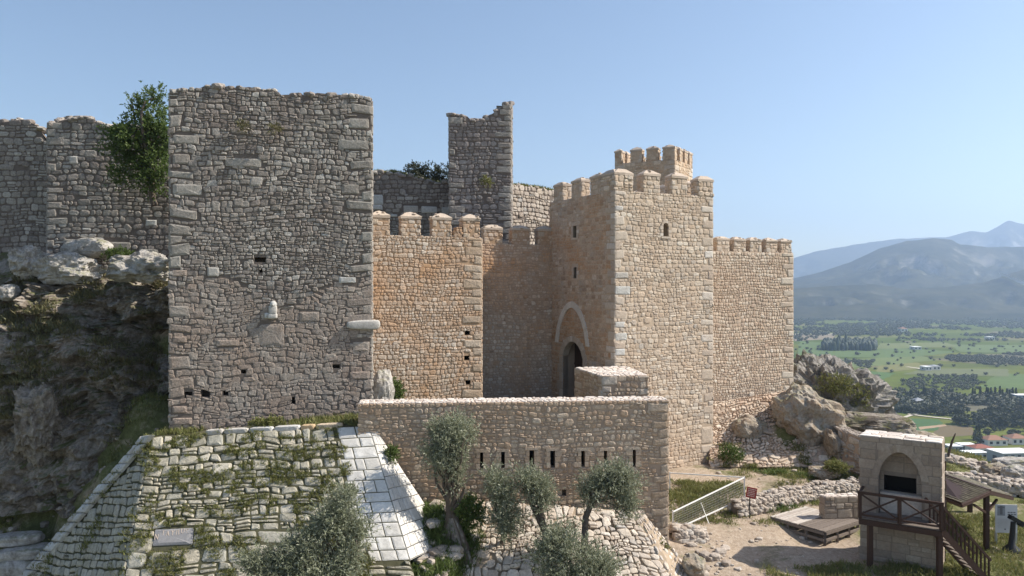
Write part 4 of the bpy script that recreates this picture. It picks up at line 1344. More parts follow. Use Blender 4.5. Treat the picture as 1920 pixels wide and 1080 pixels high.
# --- curtain wall right of the gate tower
q0, q1 = np.array((12.9, 50.6)), np.array((20.3, 53.9))
qq = [q0, q1, q1 + np.array((-0.35, 1.9)), q0 + np.array((-0.35, 1.9))]
QZ = 2.5
ROSE = [M['rose_stone'], M['pale_quoin'], M['cream_mortar'], M['cap_plaster'], M['marble_old']]
rcw, rng = box_wall('curtain_wall', 'pale rosy rubble wall with five merlons to the right of the gate tower', 'wall', qq, -10.0, QZ, 0.2, 34, ROSE, sides=(0, 1), quoin=((0, 0.9), (0.9, 0.9), (0, 0), (0, 0)), asp=(0.8, 1.7))
Uq = unit(v3(q1 - q0, 0)); Nq = unit(np.cross(Uq, Z3))
for px_, w in ((1357, 1.05), (1388, 1.0), (1418, 1.0), (1448, 1.0), (1475, 0.95)):
    t = on_face(q0, Uq, px_)
    merlon('merlon', rcw, v3(q0, QZ) + Uq * t - Nq * 0.42, Uq, w, 0.72, 0.78, 0.32, 0.22, rng, ROSE)

# --- the keep behind
k0 = np.array((14.16, 65.0)); k3 = np.array((9.3, 67.55)); k1 = np.array((16.6, 68.7)); k2 = k1 + (k3 - k0)
kp = [k0, k1, k2, k3]
KZ = 11.2
keep, rng = box_wall('keep', 'farthest small battlemented tower rising behind the gate tower', 'tower', kp, -2.0, KZ, 0.3, 35, [M['tan_stone']] + CREAM[1:], sides=(0, 3), quoin=((0.7, 0.7),) * 4)
for a, b, n in ((k3, k0, 4), (k0, k1, 4), (k1, k2, 4), (k2, k3, 4)):
    U = unit(v3(b - a, 0)); N = unit(np.cross(U, Z3)); W = float(np.linalg.norm(b - a))
    for i in range(n):
        w = 1.05 if n == 4 and W > 4.8 else 0.72
        t = w / 2 + (W - w) * i / (n - 1)
        if i == 0 or (i == n - 1 and False):
            continue
        merlon('merlon', keep, v3(a, KZ) + U * t - N * 0.33 - (U * 0.0), U, w, 0.64, 1.0, 0.4, 0.3, rng, [M['tan_stone']] + CREAM[1:])

# --- low outer wall with the arrow slits
b0, b1 = XY(672, 34.9), XY(1253, 36.05)
bU = unit(v3(b1 - b0, 0)); bN = unit(np.cross(bU, Z3))
bw = [b0, b1, b1 - bN[:2] * 1.25, b0 - bN[:2] * 1.25]
BZ, BT = -13.4, -5.42
slits = []
for px_, y0, y1, w in ((903, 848, 879, 6), (943, 847, 878, 7), (997, 844, 877, 9), (1036, 845, 877, 9), (1093, 845, 875, 7), (1135, 845, 876, 6), (1189, 843, 875, 6)):
    a = face_uv(b0, bU, px_ - w / 2, y1, BZ); c = face_uv(b0, bU, px_ + w / 2, y0, BZ)
    slits.append((a[0], a[1], c[0], c[1]))
a = face_uv(b0, bU, 1044, 931, BZ); c = face_uv(b0, bU, 1062, 918, BZ)
nich = (a[0], a[1], c[0], c[1])
outer, rng = box_wall('outer_wall', 'low brown rubble wall with seven narrow arrow slits in front of the gate', 'wall', bw, BZ, BT, 0.225, 36, TANM[:3] + [M['cap_stone'], M['marble_old']], sides=(0, 1, 2), quoin=((0, 0.9), (0.9, 0.9), (0, 0), (0, 0)), holes=(slits + [nich], (), (), ()), qh=(0.3, 0.6), qw=(0.45, 0.9), topch=0.2, asp=(0.9, 2.0))
for s in slits:
    mb = MB()
    A_ = v3(b0, BZ)
    recess(mb, A_, bU, Z3, bN, *s, 0.55, 0, 1)
    u0, v0, u1, v1 = s
    for i in range(3):
        a = v0 + (v1 - v0) * i / 3 + 0.01; b = v0 + (v1 - v0) * (i + 1) / 3 - 0.01
        for sg, x in ((-1, u0), (1, u1)):
            wv = rng.uniform(0.14, 0.34)
            mb.box(A_ + bU * (x + sg * wv / 2) + Z3 * (a + b) / 2 - bN * 0.07, (wv, 0.24, b - a), 2, bU, bN)
    mb.box(A_ + bU * (u0 + u1) / 2 + Z3 * (v1 + 0.07) - bN * 0.07, (u1 - u0 + 0.4, 0.25, 0.13), 2, bU, bN)
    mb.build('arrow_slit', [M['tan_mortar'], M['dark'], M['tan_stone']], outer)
mb = MB()
recess(mb, v3(b0, BZ), bU, Z3, bN, *nich, 0.45, 0, 0)
mb.box(v3(b0, BZ) + bU * (nich[0] + 0.14) + Z3 * ((nich[1] + nich[3]) / 2 - 0.02) - bN * 0.25, (0.26, 0.3, nich[3] - nich[1] - 0.06), 1, bU, bN)
mb.build('wall_niche', [M['tan_mortar'], M['pale_quoin']], outer)

# --- short parapet wall before the gate
pw = [np.array((4.82, 40.0)), np.array((7.35, 40.25)), np.array((6.9, 44.9)), np.array((3.72, 44.2))]
box_wall('parapet_wall', 'short low stone wall with pale top standing before the gate doorway', 'wall', pw, -9.0, -4.72, 0.26, 37, [M['tan_stone'], M['pale_quoin'], M['tan_mortar'], M['cap_stone'], M['marble_old']], sides=(0, 1, 3), quoin=((0.6, 0.6), (0, 0), (0, 0), (0.6, 0.6)), topch=0.24)

# ---------------------------------------------------------------- the sloping stone base (glacis) of the great tower
rng = np.random.default_rng(51)
G_TL, G_TR = np.array((-17.0, 35.3, -7.05)), np.array((-6.75, 35.2, -6.5))
G_BL, G_BR = np.array((-15.2, 27.3, -15.9)), np.array((-2.05, 27.2, -15.4))
glacis = thing('stone_glacis', (-11, 35, -7.0), 'broad sloping base of weathered weedy blocks and white marble under the great tower', 'sloping wall')
Wg = float((np.linalg.norm(G_TR - G_TL) + np.linalg.norm(G_BR - G_BL)) / 2)
Hg = float((np.linalg.norm(G_TL - G_BL) + np.linalg.norm(G_TR - G_BR)) / 2)
def quad_uv(A, B, C, D, W, H, px, py):
    """where the line of sight through a pixel meets a bilinear wall patch"""
    d = np.array(((px - 960) / F, 1, (540 - py) / F))
    fu = fv = 0.5
    Y = 35.0
    for _ in range(30):
        p = (1 - fu) * (1 - fv) * A + fu * (1 - fv) * B + fu * fv * C + (1 - fu) * fv * D
        du = (1 - fv) * (B - A) + fv * (C - D)
        dv = (1 - fu) * (D - A) + fu * (C - B)
        s = np.linalg.solve(np.stack([du, dv, -d], 1), d * Y - p)
        fu, fv, Y = fu + s[0], fv + s[1], Y + s[2]
    return fu * W, fv * H
def quad_pos(A, B, C, D, W, H, u, v, d=0.0):
    fu, fv = u / W, v / H
    return (1 - fu) * (1 - fv) * A + fu * (1 - fv) * B + fu * fv * C + (1 - fu) * fv * D + unit(np.cross(B - A, D - A)) * d
gq = (G_BL, G_BR, G_TR, G_TL, Wg, Hg)
ins = (*quad_uv(*gq, 284, 1026), *quad_uv(*gq, 366, 989))
mar = []
v = Hg
while v > Hg * 0.50:
    h = rng.uniform(0.42, 0.66)
    s = Wg * 0.862 - rng.uniform(0, 0.45)
    mar.append((s, v - h, Wg, v))
    v -= h
mb = MB()
resv = [ins] + mar
rects = layout(Wg, Hg, 0.4, rng, resv=resv, asp=(0.9, 2.5), split=0.2, chf=lambda v: 1.0 if v > Hg * 0.55 else 1.5)
stones(mb, G_BL, G_BR, G_TR, G_TL, Wg, Hg, rects, rng, mats=(0, 0), prot=0.085, gap=0.035, warp=0.1, jit=0.13, rnd=0.13, tilt=0.5)
core(mb, G_BL, G_BR, G_TR, G_TL, Wg, Hg, (), 1)
# left facet and its edge of dressed blocks
L_A, L_D = np.array((-28.5, 37.35, -19.0)), np.array((-17.5, 35.5, -7.05))
Ld = L_A + (G_TL - G_BL)
Wl = float(np.linalg.norm(G_BL - L_A)); Hl = float(np.linalg.norm(G_TL - G_BL))
rl = [r for r in layout(Wl, Hl, 0.4, rng, asp=(0.9, 2.0)) if (r[0] + r[2]) / 2 > Wl * r[1] / Hl + 0.75]
stones(mb, L_A, G_BL, G_TL, Ld, Wl, Hl, rl, rng, mats=(0, 0), prot=0.085, gap=0.03, warp=0.06, rnd=0.14)
mb.add([L_A, G_BL, G_TL, L_D], [[0, 1, 2, 3]], 1)
off = unit(G_BL - L_A)
Le = float(np.linalg.norm(L_D - L_A))
v, re = 0.0, []
while v < Le - 0.2:
    h = rng.uniform(0.55, 0.85)
    if rng.random() < 0.5:
        re.append((0, v, 1.0, min(v + h, Le), 1))
    else:
        c = rng.uniform(0.4, 0.6)
        re += [(0, v, c, min(v + h, Le), 1), (c, v, 1.0, min(v + h, Le), 1)]
    v += h
stones(mb, L_A, L_A + off * 1.0, L_D + off * 1.0, L_D, 1.0, Le, re, rng, mats=(2, 2), prot=0.12, gap=0.015, warp=0, jit=0.06, rnd=0.08, tilt=0.2)
# the level ledge between the slope and the tower foot
tb0, tb1 = v3(TW[0], -7.0) + np.array((-0.2, 0.5, 0)), v3(TW[1], -6.45) + np.array((0, 0.5, 0))
core(mb, G_TL, G_TR, tb1, tb0, 10, 2, (), 1)
# a course of dressed blocks along the top
U_ = unit(G_TR - G_TL); n_ = unit(np.cross(U_, Z3))
x = 2.5
Lt = np.linalg.norm(G_TR - G_TL)
while x < Lt * 0.86:
    w = rng.uniform(0.6, 1.4)
    c = G_TL + U_ * (x + w / 2) - n_ * 0.16 + Z3 * 0.05
    V, Fc = ico(2)
    V = np.sign(V) * np.abs(V) ** 0.4 * np.array((w / 2 * 1.02, 0.2, 0.15))
    mb.add(c + V[:, :1] * U_ + V[:, 1:2] * n_ + V[:, 2:] * Z3, Fc, 3 if x > Lt * 0.6 else 2)
    x += w + 0.05
mb.build('sloping_face', [M['glacis_stone'], M['glacis_soil'], M['marble_old'], stone_mat('orange stained block', [(0.5, 0.36, 0.22), (0.56, 0.44, 0.3), (0.5, 0.42, 0.34)], None, 0, 0.5, 0.3, 0.5)], glacis)
mb = MB()
def marble_rows(A, B, C, D, W, H, rows):
    rr = []
    for (a, v0, b, v1) in rows:
        u = a
        while u < b - 0.05:
            w = rng.uniform(0.4, 1.05)
            if u + w > b - 0.35:
                w = b - u
            rr.append((u, v0, u + w, v1, 1))
            u += w
    stones(mb, A, B, C, D, W, H, rr, rng, mats=(0, 0), prot=0.03, gap=0.008, warp=0.02, jit=0.03, rnd=0.04, tilt=0.3, smooth=False)
marble_rows(*gq, mar)
# right facet
R_A, R_B, R_C = np.array((-4.2, 30.9, -11.3)), np.array((-2.9, 34.45, -11.7)), np.array((-6.5, 35.0, -6.5))
R_D = G_TR.copy()
# keep its left edge on the ridge of the front
fr = (R_A[1] - G_TR[1]) / (G_BR[1] - G_TR[1])
R_A = G_TR + (G_BR - G_TR) * fr
Wr = float(np.linalg.norm(R_B - R_A)); Hr = float((np.linalg.norm(R_D - R_A) + np.linalg.norm(R_C - R_B)) / 2)
rows = []
v = Hr
while v > 0.02:
    h = rng.uniform(0.42, 0.62)
    rows.append((0, max(0, v - h), Wr, v))
    v -= h
marble_rows(R_A, R_B, R_C, R_D, Wr, Hr, rows)
core(mb, R_A, R_B, R_C, R_D, Wr, Hr, (), 1, off=-0.01)
tag(mb.build('marble_facing', [M['marble'], M['marble_joint']], glacis), 'new white marble blocks at the right corner of the slope')
mb = MB()
stones(mb, *gq, [(*ins, 1)], rng, mats=(0, 0), prot=0.07, gap=0.02, warp=0, jit=0.03, rnd=0.1, tilt=0.05)
slab = mb.build('inscribed_slab', [stone_mat('smooth grey slab', [(0.27, 0.26, 0.26), (0.27, 0.26, 0.26)], None, 0, 0.5, 0.15, 0.2)], glacis)
# the carved letters, as shallow pale strokes
GL = {'N': [((0, 0), (0, 1)), ((0, 1), (.7, 0)), ((.7, 0), (.7, 1))], 'T': [((0, 1), (.7, 1)), ((.35, 0), (.35, 1))], 'A': [((0, 0), (.35, 1)), ((.35, 1), (.7, 0)), ((.15, .4), (.55, .4))],
      'Y': [((0, 1), (.35, .5)), ((.7, 1), (.35, .5)), ((.35, 0), (.35, .5))], 'n': [((0, 0), (0.1, .9)), ((.1, .9), (.55, 1)), ((.55, 1), (.65, 0))], 'U': [((0, 1), (0, .2)), ((0, .2), (.35, 0)), ((.35, 0), (.65, .2)), ((.65, .2), (.65, 1))], 'E': [((0, 0), (0, 1)), ((0, 1), (.5, 1)), ((0, .5), (.4, .5)), ((0, 0), (.5, 0))]}
iw_, ih_ = ins[2] - ins[0], ins[3] - ins[1]
for ch_, fx, fy, s in (('N', 0.07, 0.42, 0.3), ('T', 0.22, 0.66, 0.24), ('A', 0.33, 0.6, 0.26), ('Y', 0.45, 0.62, 0.3), ('n', 0.57, 0.64, 0.26), ('U', 0.69, 0.7, 0.28), ('E', 0.81, 0.72, 0.22)):
    mb = MB()
    for (a, b) in GL[ch_]:
        pa = quad_pos(*gq, ins[0] + iw_ * (fx + a[0] * 0.1), ins[1] + ih_ * (fy - 0.06 + a[1] * s), 0.088)
        pb = quad_pos(*gq, ins[0] + iw_ * (fx + b[0] * 0.1), ins[1] + ih_ * (fy - 0.06 + b[1] * s), 0.088)
        mb.bar(pa, pb, 0.022, 0.022, 0)
    lo_ = mb.build('letter', [M['cap_plaster']], glacis)
    lo_.parent = slab

# --- second, cobbled slope before the outer wall
cob = thing('cobbled_slope', (2.5, 33, -12.5), 'sloping bank of pale cobbles before the low outer wall with the arrow slits', 'sloping wall')
C_TL, C_TR, C_BR, C_BL = np.array((-1.8, 35.12, -10.0)), np.array((5.8, 35.65, -10.65)), np.array((8.2, 29.8, -14.9)), np.array((-3.6, 29.6, -15.4))
mb = MB()
wall_face(mb, C_BL, C_BR, C_TR, C_TL, 0.33, rng, core_mat=1, mats=(0, 0), prot=0.06, gap=0.014, warp=0.2, jit=0.22, rnd=0.24, asp=(0.8, 1.7), split=0.25, tilt=0.5)
wall_face(mb, C_BR, np.array((9.2, 33.0, -14.2)), np.array((6.2, 35.8, -10.65)), C_TR, 0.34, rng, core_mat=1, mats=(0, 0), prot=0.1, gap=0.03, warp=0.1, jit=0.25, rnd=0.35, asp=(0.8, 1.7))
mb.build('cobble_face', [M['talus_stone'], M['talus_mortar']], cob)

# --- cobbled bank under the right curtain wall
bank = thing('cobbled_bank', (17, 48, -11.3), 'sunlit cobbled bank climbing to the rosy wall right of the gate tower', 'sloping wall')
mb = MB()
K_A, K_B, K_C, K_D = P(1332, 876, 47.3), P(1566, 876, 46.6), P(1500, 728, 52.4), P(1330, 756, 50.8)
Kq = (K_A, K_B, K_C, K_D)
wall_face(mb, K_A, K_B, K_C, K_D, 0.23, rng, core_mat=1, mats=(0, 0), prot=0.07, gap=0.016, warp=0.25, jit=0.25, rnd=0.26, asp=(0.8, 1.6), split=0.25, tilt=0.6, chf=lambda v: 1.2 if v < 1.5 else 0.95)
mb.build('cobble_face', [M['rose_stone'], M['cream_mortar']], bank)

# ---------------------------------------------------------------- rocks
def boulder(c, s, seed, label, mat, name='boulder', group=None, level=4, amp=0.22, rid=0.08, rotz=0.0, tiltv=0.0, flat=0.15, freq=1.3):
    r_ = np.random.default_rng(seed)
    mb = MB()
    lump(mb, c, s, r_, level, amp, 0, False, freq, flat, rotz, tiltv, rid)
    o = mb.build(name, [M[mat]], None, np.asarray(c, float) - np.array((0, 0, s[2] * 0.9)))
    return tag(o, label, 'rock', group, 'thing')

boulder(P(54, 492, 43.4), (0.75, 0.8, 0.85), 1, 'upright pale boulder at the left end of the row under the ruined wall', 'pale_rock', rid=0.14, level=5, freq=1.8)
boulder(P(126, 506, 43.3), (1.55, 1.0, 0.8), 2, 'long low pale boulder with grass on it under the ruined wall', 'pale_rock', rid=0.09, level=5, freq=1.8)
boulder(P(167, 466, 44.7), (1.4, 1.0, 0.6), 3, 'smooth rounded flat boulder lying highest against the ruined wall', 'pale_rock', amp=0.12, rid=0.02)
boulder(P(266, 502, 42.4), (1.55, 1.0, 0.75), 4, 'whitish lumpy boulder touching the great tower left edge', 'pale_rock', rid=0.12, level=5, freq=2.2)
boulder(P(17, 548, 42.4), (0.5, 0.5, 0.42), 5, 'small round boulder alone at the far left below the others', 'pale_rock')
boulder(P(72, 790, 39.0), (0.9, 0.9, 1.5), 6, 'dark upright rock in the shaded slope left of the great tower', 'brown_rock', rid=0.22, level=5, freq=1.9)
for i, (px, py, Y, s, lab) in enumerate(((36, 1010, 37.6, (1.1, 0.55, 0.27), 'topmost flat slab of the pile at the bottom left corner'), (44, 1036, 37.2, (1.25, 0.65, 0.33), 'middle long slab of the pile at the bottom left corner'), (34, 1068, 36.9, (0.9, 0.65, 0.55), 'lowest grey block of the pile at the bottom left corner'))):
    boulder(P(px, py, Y), s, 20 + i, lab, 'pale_rock', 'stone_slab', 'slabs piled at the corner', 3, 0.1, 0.03, 0.15, 0.05, 0.45)
boulder(P(12, 905, 39.6), (0.6, 0.5, 0.45), 26, 'grey rock at the left picture edge on the dark slope', 'pale_rock')
boulder(P(1406, 802, 49.4), (1.0, 0.75, 0.72), 7, 'ochre boulder bedded in the middle of the cobbled bank', 'ochre_rock', rotz=0.3, rid=0.1)
boulder(P(1514, 783, 49.4), (1.95, 1.5, 1.6), 8, 'big brown boulder at the top right end of the cobbled bank', 'ochre_rock', rid=0.14, tiltv=-0.75, level=5)
boulder(P(1552, 775, 58.0), (3.7, 2.6, 3.3), 9, 'large grey rock outcrop with scrub beyond the right end of the curtain wall', 'grey_rock', 'rock_outcrop', level=6, rid=0.22, tiltv=-0.45, amp=0.16, freq=1.9)
boulder(P(1634, 806, 50.0), (2.4, 1.1, 0.8), 10, 'overhanging brown rock ledge behind the arched niche', 'brown_rock', 'rock_ledge', level=5, rid=0.1, flat=0.5, rotz=-0.4)
boulder(P(1732, 820, 52.0), (0.8, 0.7, 0.4), 12, 'small ochre rock right of the overhanging ledge', 'ochre_rock')
boulder(P(716, 742, 39.4), (0.62, 0.6, 1.1), 11, 'pale rock between the great tower and the orange wall', 'pale_rock')
boulder(P(1560, 832, 47.2), (0.4, 0.7, 0.85), 13, 'ochre wedge of rock at the right foot of the cobbled bank', 'ochre_rock', rid=0.12, tiltv=0.2)
boulder(P(1545, 885, 45.0), (0.85, 0.7, 0.35), 14, 'low brown rock edge on the path below the cobbled bank', 'ochre_rock')
boulder(P(1903, 866, 50), (1.3, 0.6, 0.22), 15, 'flat pale slab on the crest at the right picture edge', 'pale_rock', 'stone_slab', flat=0.4)
boulder(P(1780, 868, 50.5), (0.55, 0.4, 0.3), 16, 'white stone just right of the arched niche', 'marble_old', flat=0.4)
boulder(P(1865, 884, 48), (0.9, 0.6, 0.45), 17, 'dark sided boulder on the grassy crest at the right', 'ochre_rock')
boulder(P(1905, 887, 47), (0.8, 0.6, 0.45), 18, 'grey boulder at the right edge of the grassy crest', 'pale_rock')
boulder(P(1300, 1062, 33.6), (0.5, 0.5, 0.4), 19, 'brown boulder at the near corner of the outer wall', 'ochre_rock')

# the rock face under the ruined walls
def cliff():
    xs = np.linspace(-46, -15.0, 300)
    prof = [(0.0, -11.5, -0.6), (0.12, -8.0, -0.2), (0.3, -5.2, 0.6), (0.45, -3.0, 0.9), (0.58, -0.8, 0.55), (0.68, 0.7, -0.2), (0.74, 1.35, 0.2), (0.8, 1.6, 1.2), (1.0, 2.3, 6.5)]
    ts = np.linspace(0, 1, 210)
    zz = np.interp(ts, [p[0] for p in prof], [p[1] for p in prof])
    yy = np.interp(ts, [p[0] for p in prof], [p[2] for p in prof])
    X, T = np.meshgrid(xs, ts)
    Z = np.repeat(zz[:, None], len(xs), 1)
    y0 = np.interp(xs, [-46, -30, -26, -22.5, -20, -15], [41.5, 41.2, 41.0, 41.4, 41.9, 42.0])
    Y = yy[:, None] + y0[None, :]
    # a ledge half way up, left part only
    k = 1 / (1 + np.exp((X + 21.2) / 0.7))
    slope = np.interp(Z, [-11.5, -8, -6, -4, -3, -0.8, 0.7, 1.4, 2.3], [38.6, 39.2, 39.6, 40.1, 40.8, 42.1, 42.7, 43.3, 48])
    Y = Y * (1 - k) + slope * k
    q = np.stack([X * 0.3, Y * 0.3, Z * 0.34], -1)
    d = 0.85 * fbm(q, 6, 0.58) + 0.5 * ridged(q * np.array((2.0, 2.0, 3.4)) + 5, 6, 0.6)
    lim = np.clip((1 - T) / 0.2, 0.15, 1)
    Y = Y - (d - 0.2) * lim
    Z = Z + 0.45 * fbm(q * 1.5 + 11, 4) * np.clip((1 - T) / 0.1, 0.1, 1)
    Z = Z - 1.35 * np.clip((T - 0.5) / 0.12, 0, 1) * np.clip((47.5 - Y) / 3, 0, 1)
    V = np.stack([X, Y, Z], -1).reshape(-1, 3)
    nx, ny = len(xs), len(ts)
    i = np.arange(nx - 1)[None, :]; j = np.arange(ny - 1)[:, None]
    a = (j * nx + i).ravel()
    mb = MB()
    mb.add(V, np.stack([a, a + 1, a + nx + 1, a + nx], 1), 0, False)
    return tag(mb.build('rock_face', [M['brown_rock']]), kind='structure'), V
_, cliffV = cliff()

# --- dry stone walls of the yard
def pile_wall(name, label, pts, h, w, seed, dens=26, s=(0.13, 0.26), mat='rubble_stone', zoff=0.0):
    r_ = np.random.default_rng(seed)
    mb = MB()
    pts = [np.asarray(p, float) for p in pts]
    seg = [np.linalg.norm(pts[i + 1] - pts[i]) for i in range(len(pts) - 1)]
    L = sum(seg)
    n = int(L * dens)
    hs = interp([(0, h[0]), (L * 0.5, h[1]), (L, h[2])])
    for k in range(n):
        t = r_.uniform(0, L)
        i, tt = 0, t
        while tt > seg[i] and i < len(seg) - 1:
            tt -= seg[i]; i += 1
        d = (pts[i + 1] - pts[i]) / seg[i]
        nn = np.array((-d[1], d[0]))
        v = r_.random() ** 0.8
        ww = w * (1 - 0.45 * v) / 2
        o = r_.choice((-1, 1)) * ww * (1 if v < 0.9 else r_.random())
        p = pts[i] + d * tt + nn * o
        a = r_.uniform(*s) * (1.15 - 0.35 * v)
        lump(mb, (p[0], p[1], gz(*p) + zoff + v * hs(t)), (a * r_.uniform(0.9, 1.5), a, a * r_.uniform(0.55, 0.85)), r_, 2, 0.2, 0, flat=0.3)
    # earth core
    for i in range(len(pts) - 1):
        m_ = 10
        for q in range(m_):
            a = pts[i] + (pts[i + 1] - pts[i]) * q / m_; b = pts[i] + (pts[i + 1] - pts[i]) * (q + 1) / m_
            d = (b - a) / np.linalg.norm(b - a); nn = np.array((-d[1], d[0])) * w * 0.3
            za, zb = gz(*a) + zoff, gz(*b) + zoff
            ha = hs(sum(seg[:i]) + seg[i] * q / m_) * 0.85; hb = hs(sum(seg[:i]) + seg[i] * (q + 1) / m_) * 0.85
            V = [v3(a - nn, za - .3), v3(b - nn, zb - .3), v3(b + nn, zb - .3), v3(a + nn, za - .3), v3(a - nn * .7, za + ha), v3(b - nn * .7, zb + hb), v3(b + nn * .7, zb + hb), v3(a + nn * .7, za + ha)]
            mb.add(V, [[0, 1, 5, 4], [1, 2, 6, 5], [2, 3, 7, 6], [3, 0, 4, 7], [4, 5, 6, 7]], 1)
    c = v3(pts[0], gz(*pts[0]))
    return tag(mb.build(name, [M[mat], M['grey_mortar']], None, c), label, 'wall', None, 'thing')
pile_wall('dry_stone_wall', 'low dry stone wall running from the red sign to the arched niche', [(11.9, 40.0), (14.5, 41.2), (17.0, 42.6), (20.2, 43.7)], (0.75, 0.85, 0.8), 0.9, 71, 150, (0.08, 0.17))
pile_wall('dry_stone_wall', 'tumbled rubble wall on the grassy crest behind the shingled roof', [(25.5, 46.5), (28.5, 46.0), (31.5, 44.8), (35, 43.2)], (0.9, 0.8, 0.7), 1.3, 72, 75, (0.1, 0.26))
pile_wall('dry_stone_wall', 'short rubble wall end beside the steep path under the outer wall corner', [(8.0, 36.9), (9.6, 37.2)], (0.55, 0.6, 0.4), 0.7, 73, 90, (0.1, 0.22))
pile_wall('dry_stone_wall', 'thin line of stones far right across the crest', [(29, 50.5), (33, 49.6), (37, 47)], (0.4, 0.35, 0.35), 0.9, 74, 24, (0.14, 0.3))
# retaining wall between boulder and niche
rt = thing('retaining_wall', P(1592, 870, 46.5), 'shaded rubble retaining wall between the cobbled bank and the arched niche', 'wall')
mb = MB()
rng = np.random.default_rng(77)
a_, b_ = P(1572, 880, 46.8), P(1640, 880, 44.4)
a_[2] = b_[2] = -11.9
wall_face(mb, a_, b_, b_ + Z3 * 2.7, a_ + Z3 * 3.0, 0.34, rng, core_mat=1, mats=(0, 0), prot=0.1, gap=0.03, jit=0.25, rnd=0.3, warp=0.15)
c_ = np.array((0.6, 3.0, 0))
wall_face(mb, b_, b_ + c_, b_ + c_ + Z3 * 2.7, b_ + Z3 * 2.7, 0.34, rng, core_mat=1, mats=(0, 0), prot=0.1)
wall_face(mb, a_ + Z3 * 3.0, b_ + Z3 * 2.7, b_ + c_ + Z3 * 2.7, a_ + c_ + Z3 * 3.0, 0.34, rng, core_mat=1, mats=(0, 0), prot=0.1)
mb.build('wall', [M['rubble_stone'], M['tan_mortar']], rt)

# loose stones lying about: too many to count
def scatter_stones(name, n, xr, yr, s, seed, mat='rubble_stone', zf=None, ok=None):
    r_ = np.random.default_rng(seed)
    mb = MB()
    k = 0
    while k < n:
        x, y = r_.uniform(*xr), r_.uniform(*yr)
        if ok and not ok(x, y):
            continue
        z = zf(x, y) if zf else gz(x, y)
        a = s[0] + (s[1] - s[0]) * r_.random() ** 3
        lump(mb, (x, y, z + a * 0.15), (a * r_.uniform(0.8, 1.5), a, a * r_.uniform(0.45, 0.8)), r_, 1 if a < 0.1 else 2, 0.22, 0, flat=0.3)
        k += 1
    return tag(mb.build(name, [M[mat]]), kind='stuff')
scatter_stones('loose_stones', 420, (8.5, 36), (31, 50), (0.03, 0.16), 81)
scatter_stones('loose_stones', 120, (-4.3, -1.7), (30.5, 34.6), (0.1, 0.42), 82)
scatter_stones('loose_stones', 90, (8.2, 10.5), (32, 37.0), (0.06, 0.3), 83)
scatter_stones('loose_stones', 70, (-10.5, -7.2), (35.4, 37.2), (0.06, 0.26), 84, zf=lambda x, y: -6.85 + 0.06 * (x + 10))
scatter_stones('loose_stones', 90, (-27, -17.5), (31, 41), (0.05, 0.26), 85)

# ---------------------------------------------------------------- the arched niche with its balcony
NI_A, NI_B = np.array((16.42, 35.2)), np.array((19.2, 33.35))
nU = unit(v3(NI_B - NI_A, 0)); nN = unit(np.cross(nU, Z3)); nW = float(np.linalg.norm(NI_B - NI_A))
NZ, NT = -13.0, -6.95
niche = thing('arched_niche', v3((NI_A + NI_B) / 2 - nN[:2] * 0.8, -12.7), 'grey cut stone monument with a pointed arched niche behind the wooden balcony', 'monument')
rng = np.random.default_rng(91)
mb = MB()
o0 = v3(NI_A, NZ)
def nuv(px, py):
    u, v = face_uv(NI_A, nU, px, py, NZ)
    return u, v
ar = [nuv(1647, 940), nuv(1728, 940), nuv(1688, 848)]
ua, ub = ar[0][0], ar[1][0]
dk = -10.5 - NZ
spv = nuv(1650, 893)[1]
apx = ar[2][1]
Hn = NT - NZ
def ncorner(k):
    p = [NI_A, NI_B, NI_B - nN[:2] * 1.6, NI_A - nN[:2] * 1.6][k]
    return p
opening = (ua, dk, ub, apx)
# front: dressed courses
kw_n = dict(core_mat=1, mats=(0, 0), big=0.0, prot=0.02, gap=0.004, warp=0, jit=0.02, rnd=0.06, tilt=0.2, asp=(1.3, 2.6), split=0.05)
wall_face(mb, o0, v3(NI_B, NZ), v3(NI_B, NT), v3(NI_A, NT), 0.38, rng, holes=[opening], **kw_n)
for k in (1, 2, 3):
    a, b = ncorner(k), ncorner((k + 1) % 4)
    wall_face(mb, v3(a, NZ), v3(b, NZ), v3(b, NT), v3(a, NT), 0.38, rng, **kw_n)
cc = [v3(ncorner(k), NT) for k in range(4)]
wall_face(mb, *cc, 0.45, rng, **dict(kw_n, mats=(2, 2), jit=0.06, prot=0.05))
mb.build('wall', [M['niche_stone'], M['niche_joint'], M['cap_stone']], niche)
mb = MB()
cur = arch_curve(ua, ub, spv, apx, 16)
outc = arch_curve(ua - 0.3, ub + 0.3, spv, apx + 0.34, 16)
arch_ring(mb, o0, nU, Z3, nN, cur, outc, -0.3, 0.034, 0)
for i in range(16):
    a, b = cur[i], cur[i + 1]
    q = lambda u, v: o0 + nU * u + Z3 * v + nN * 0.012
    mb.quad(q(*a), q(*b), q(b[0], apx + 0.01), q(a[0], apx + 0.01), 0)
mb.build('arch', [M['niche_stone']], niche)
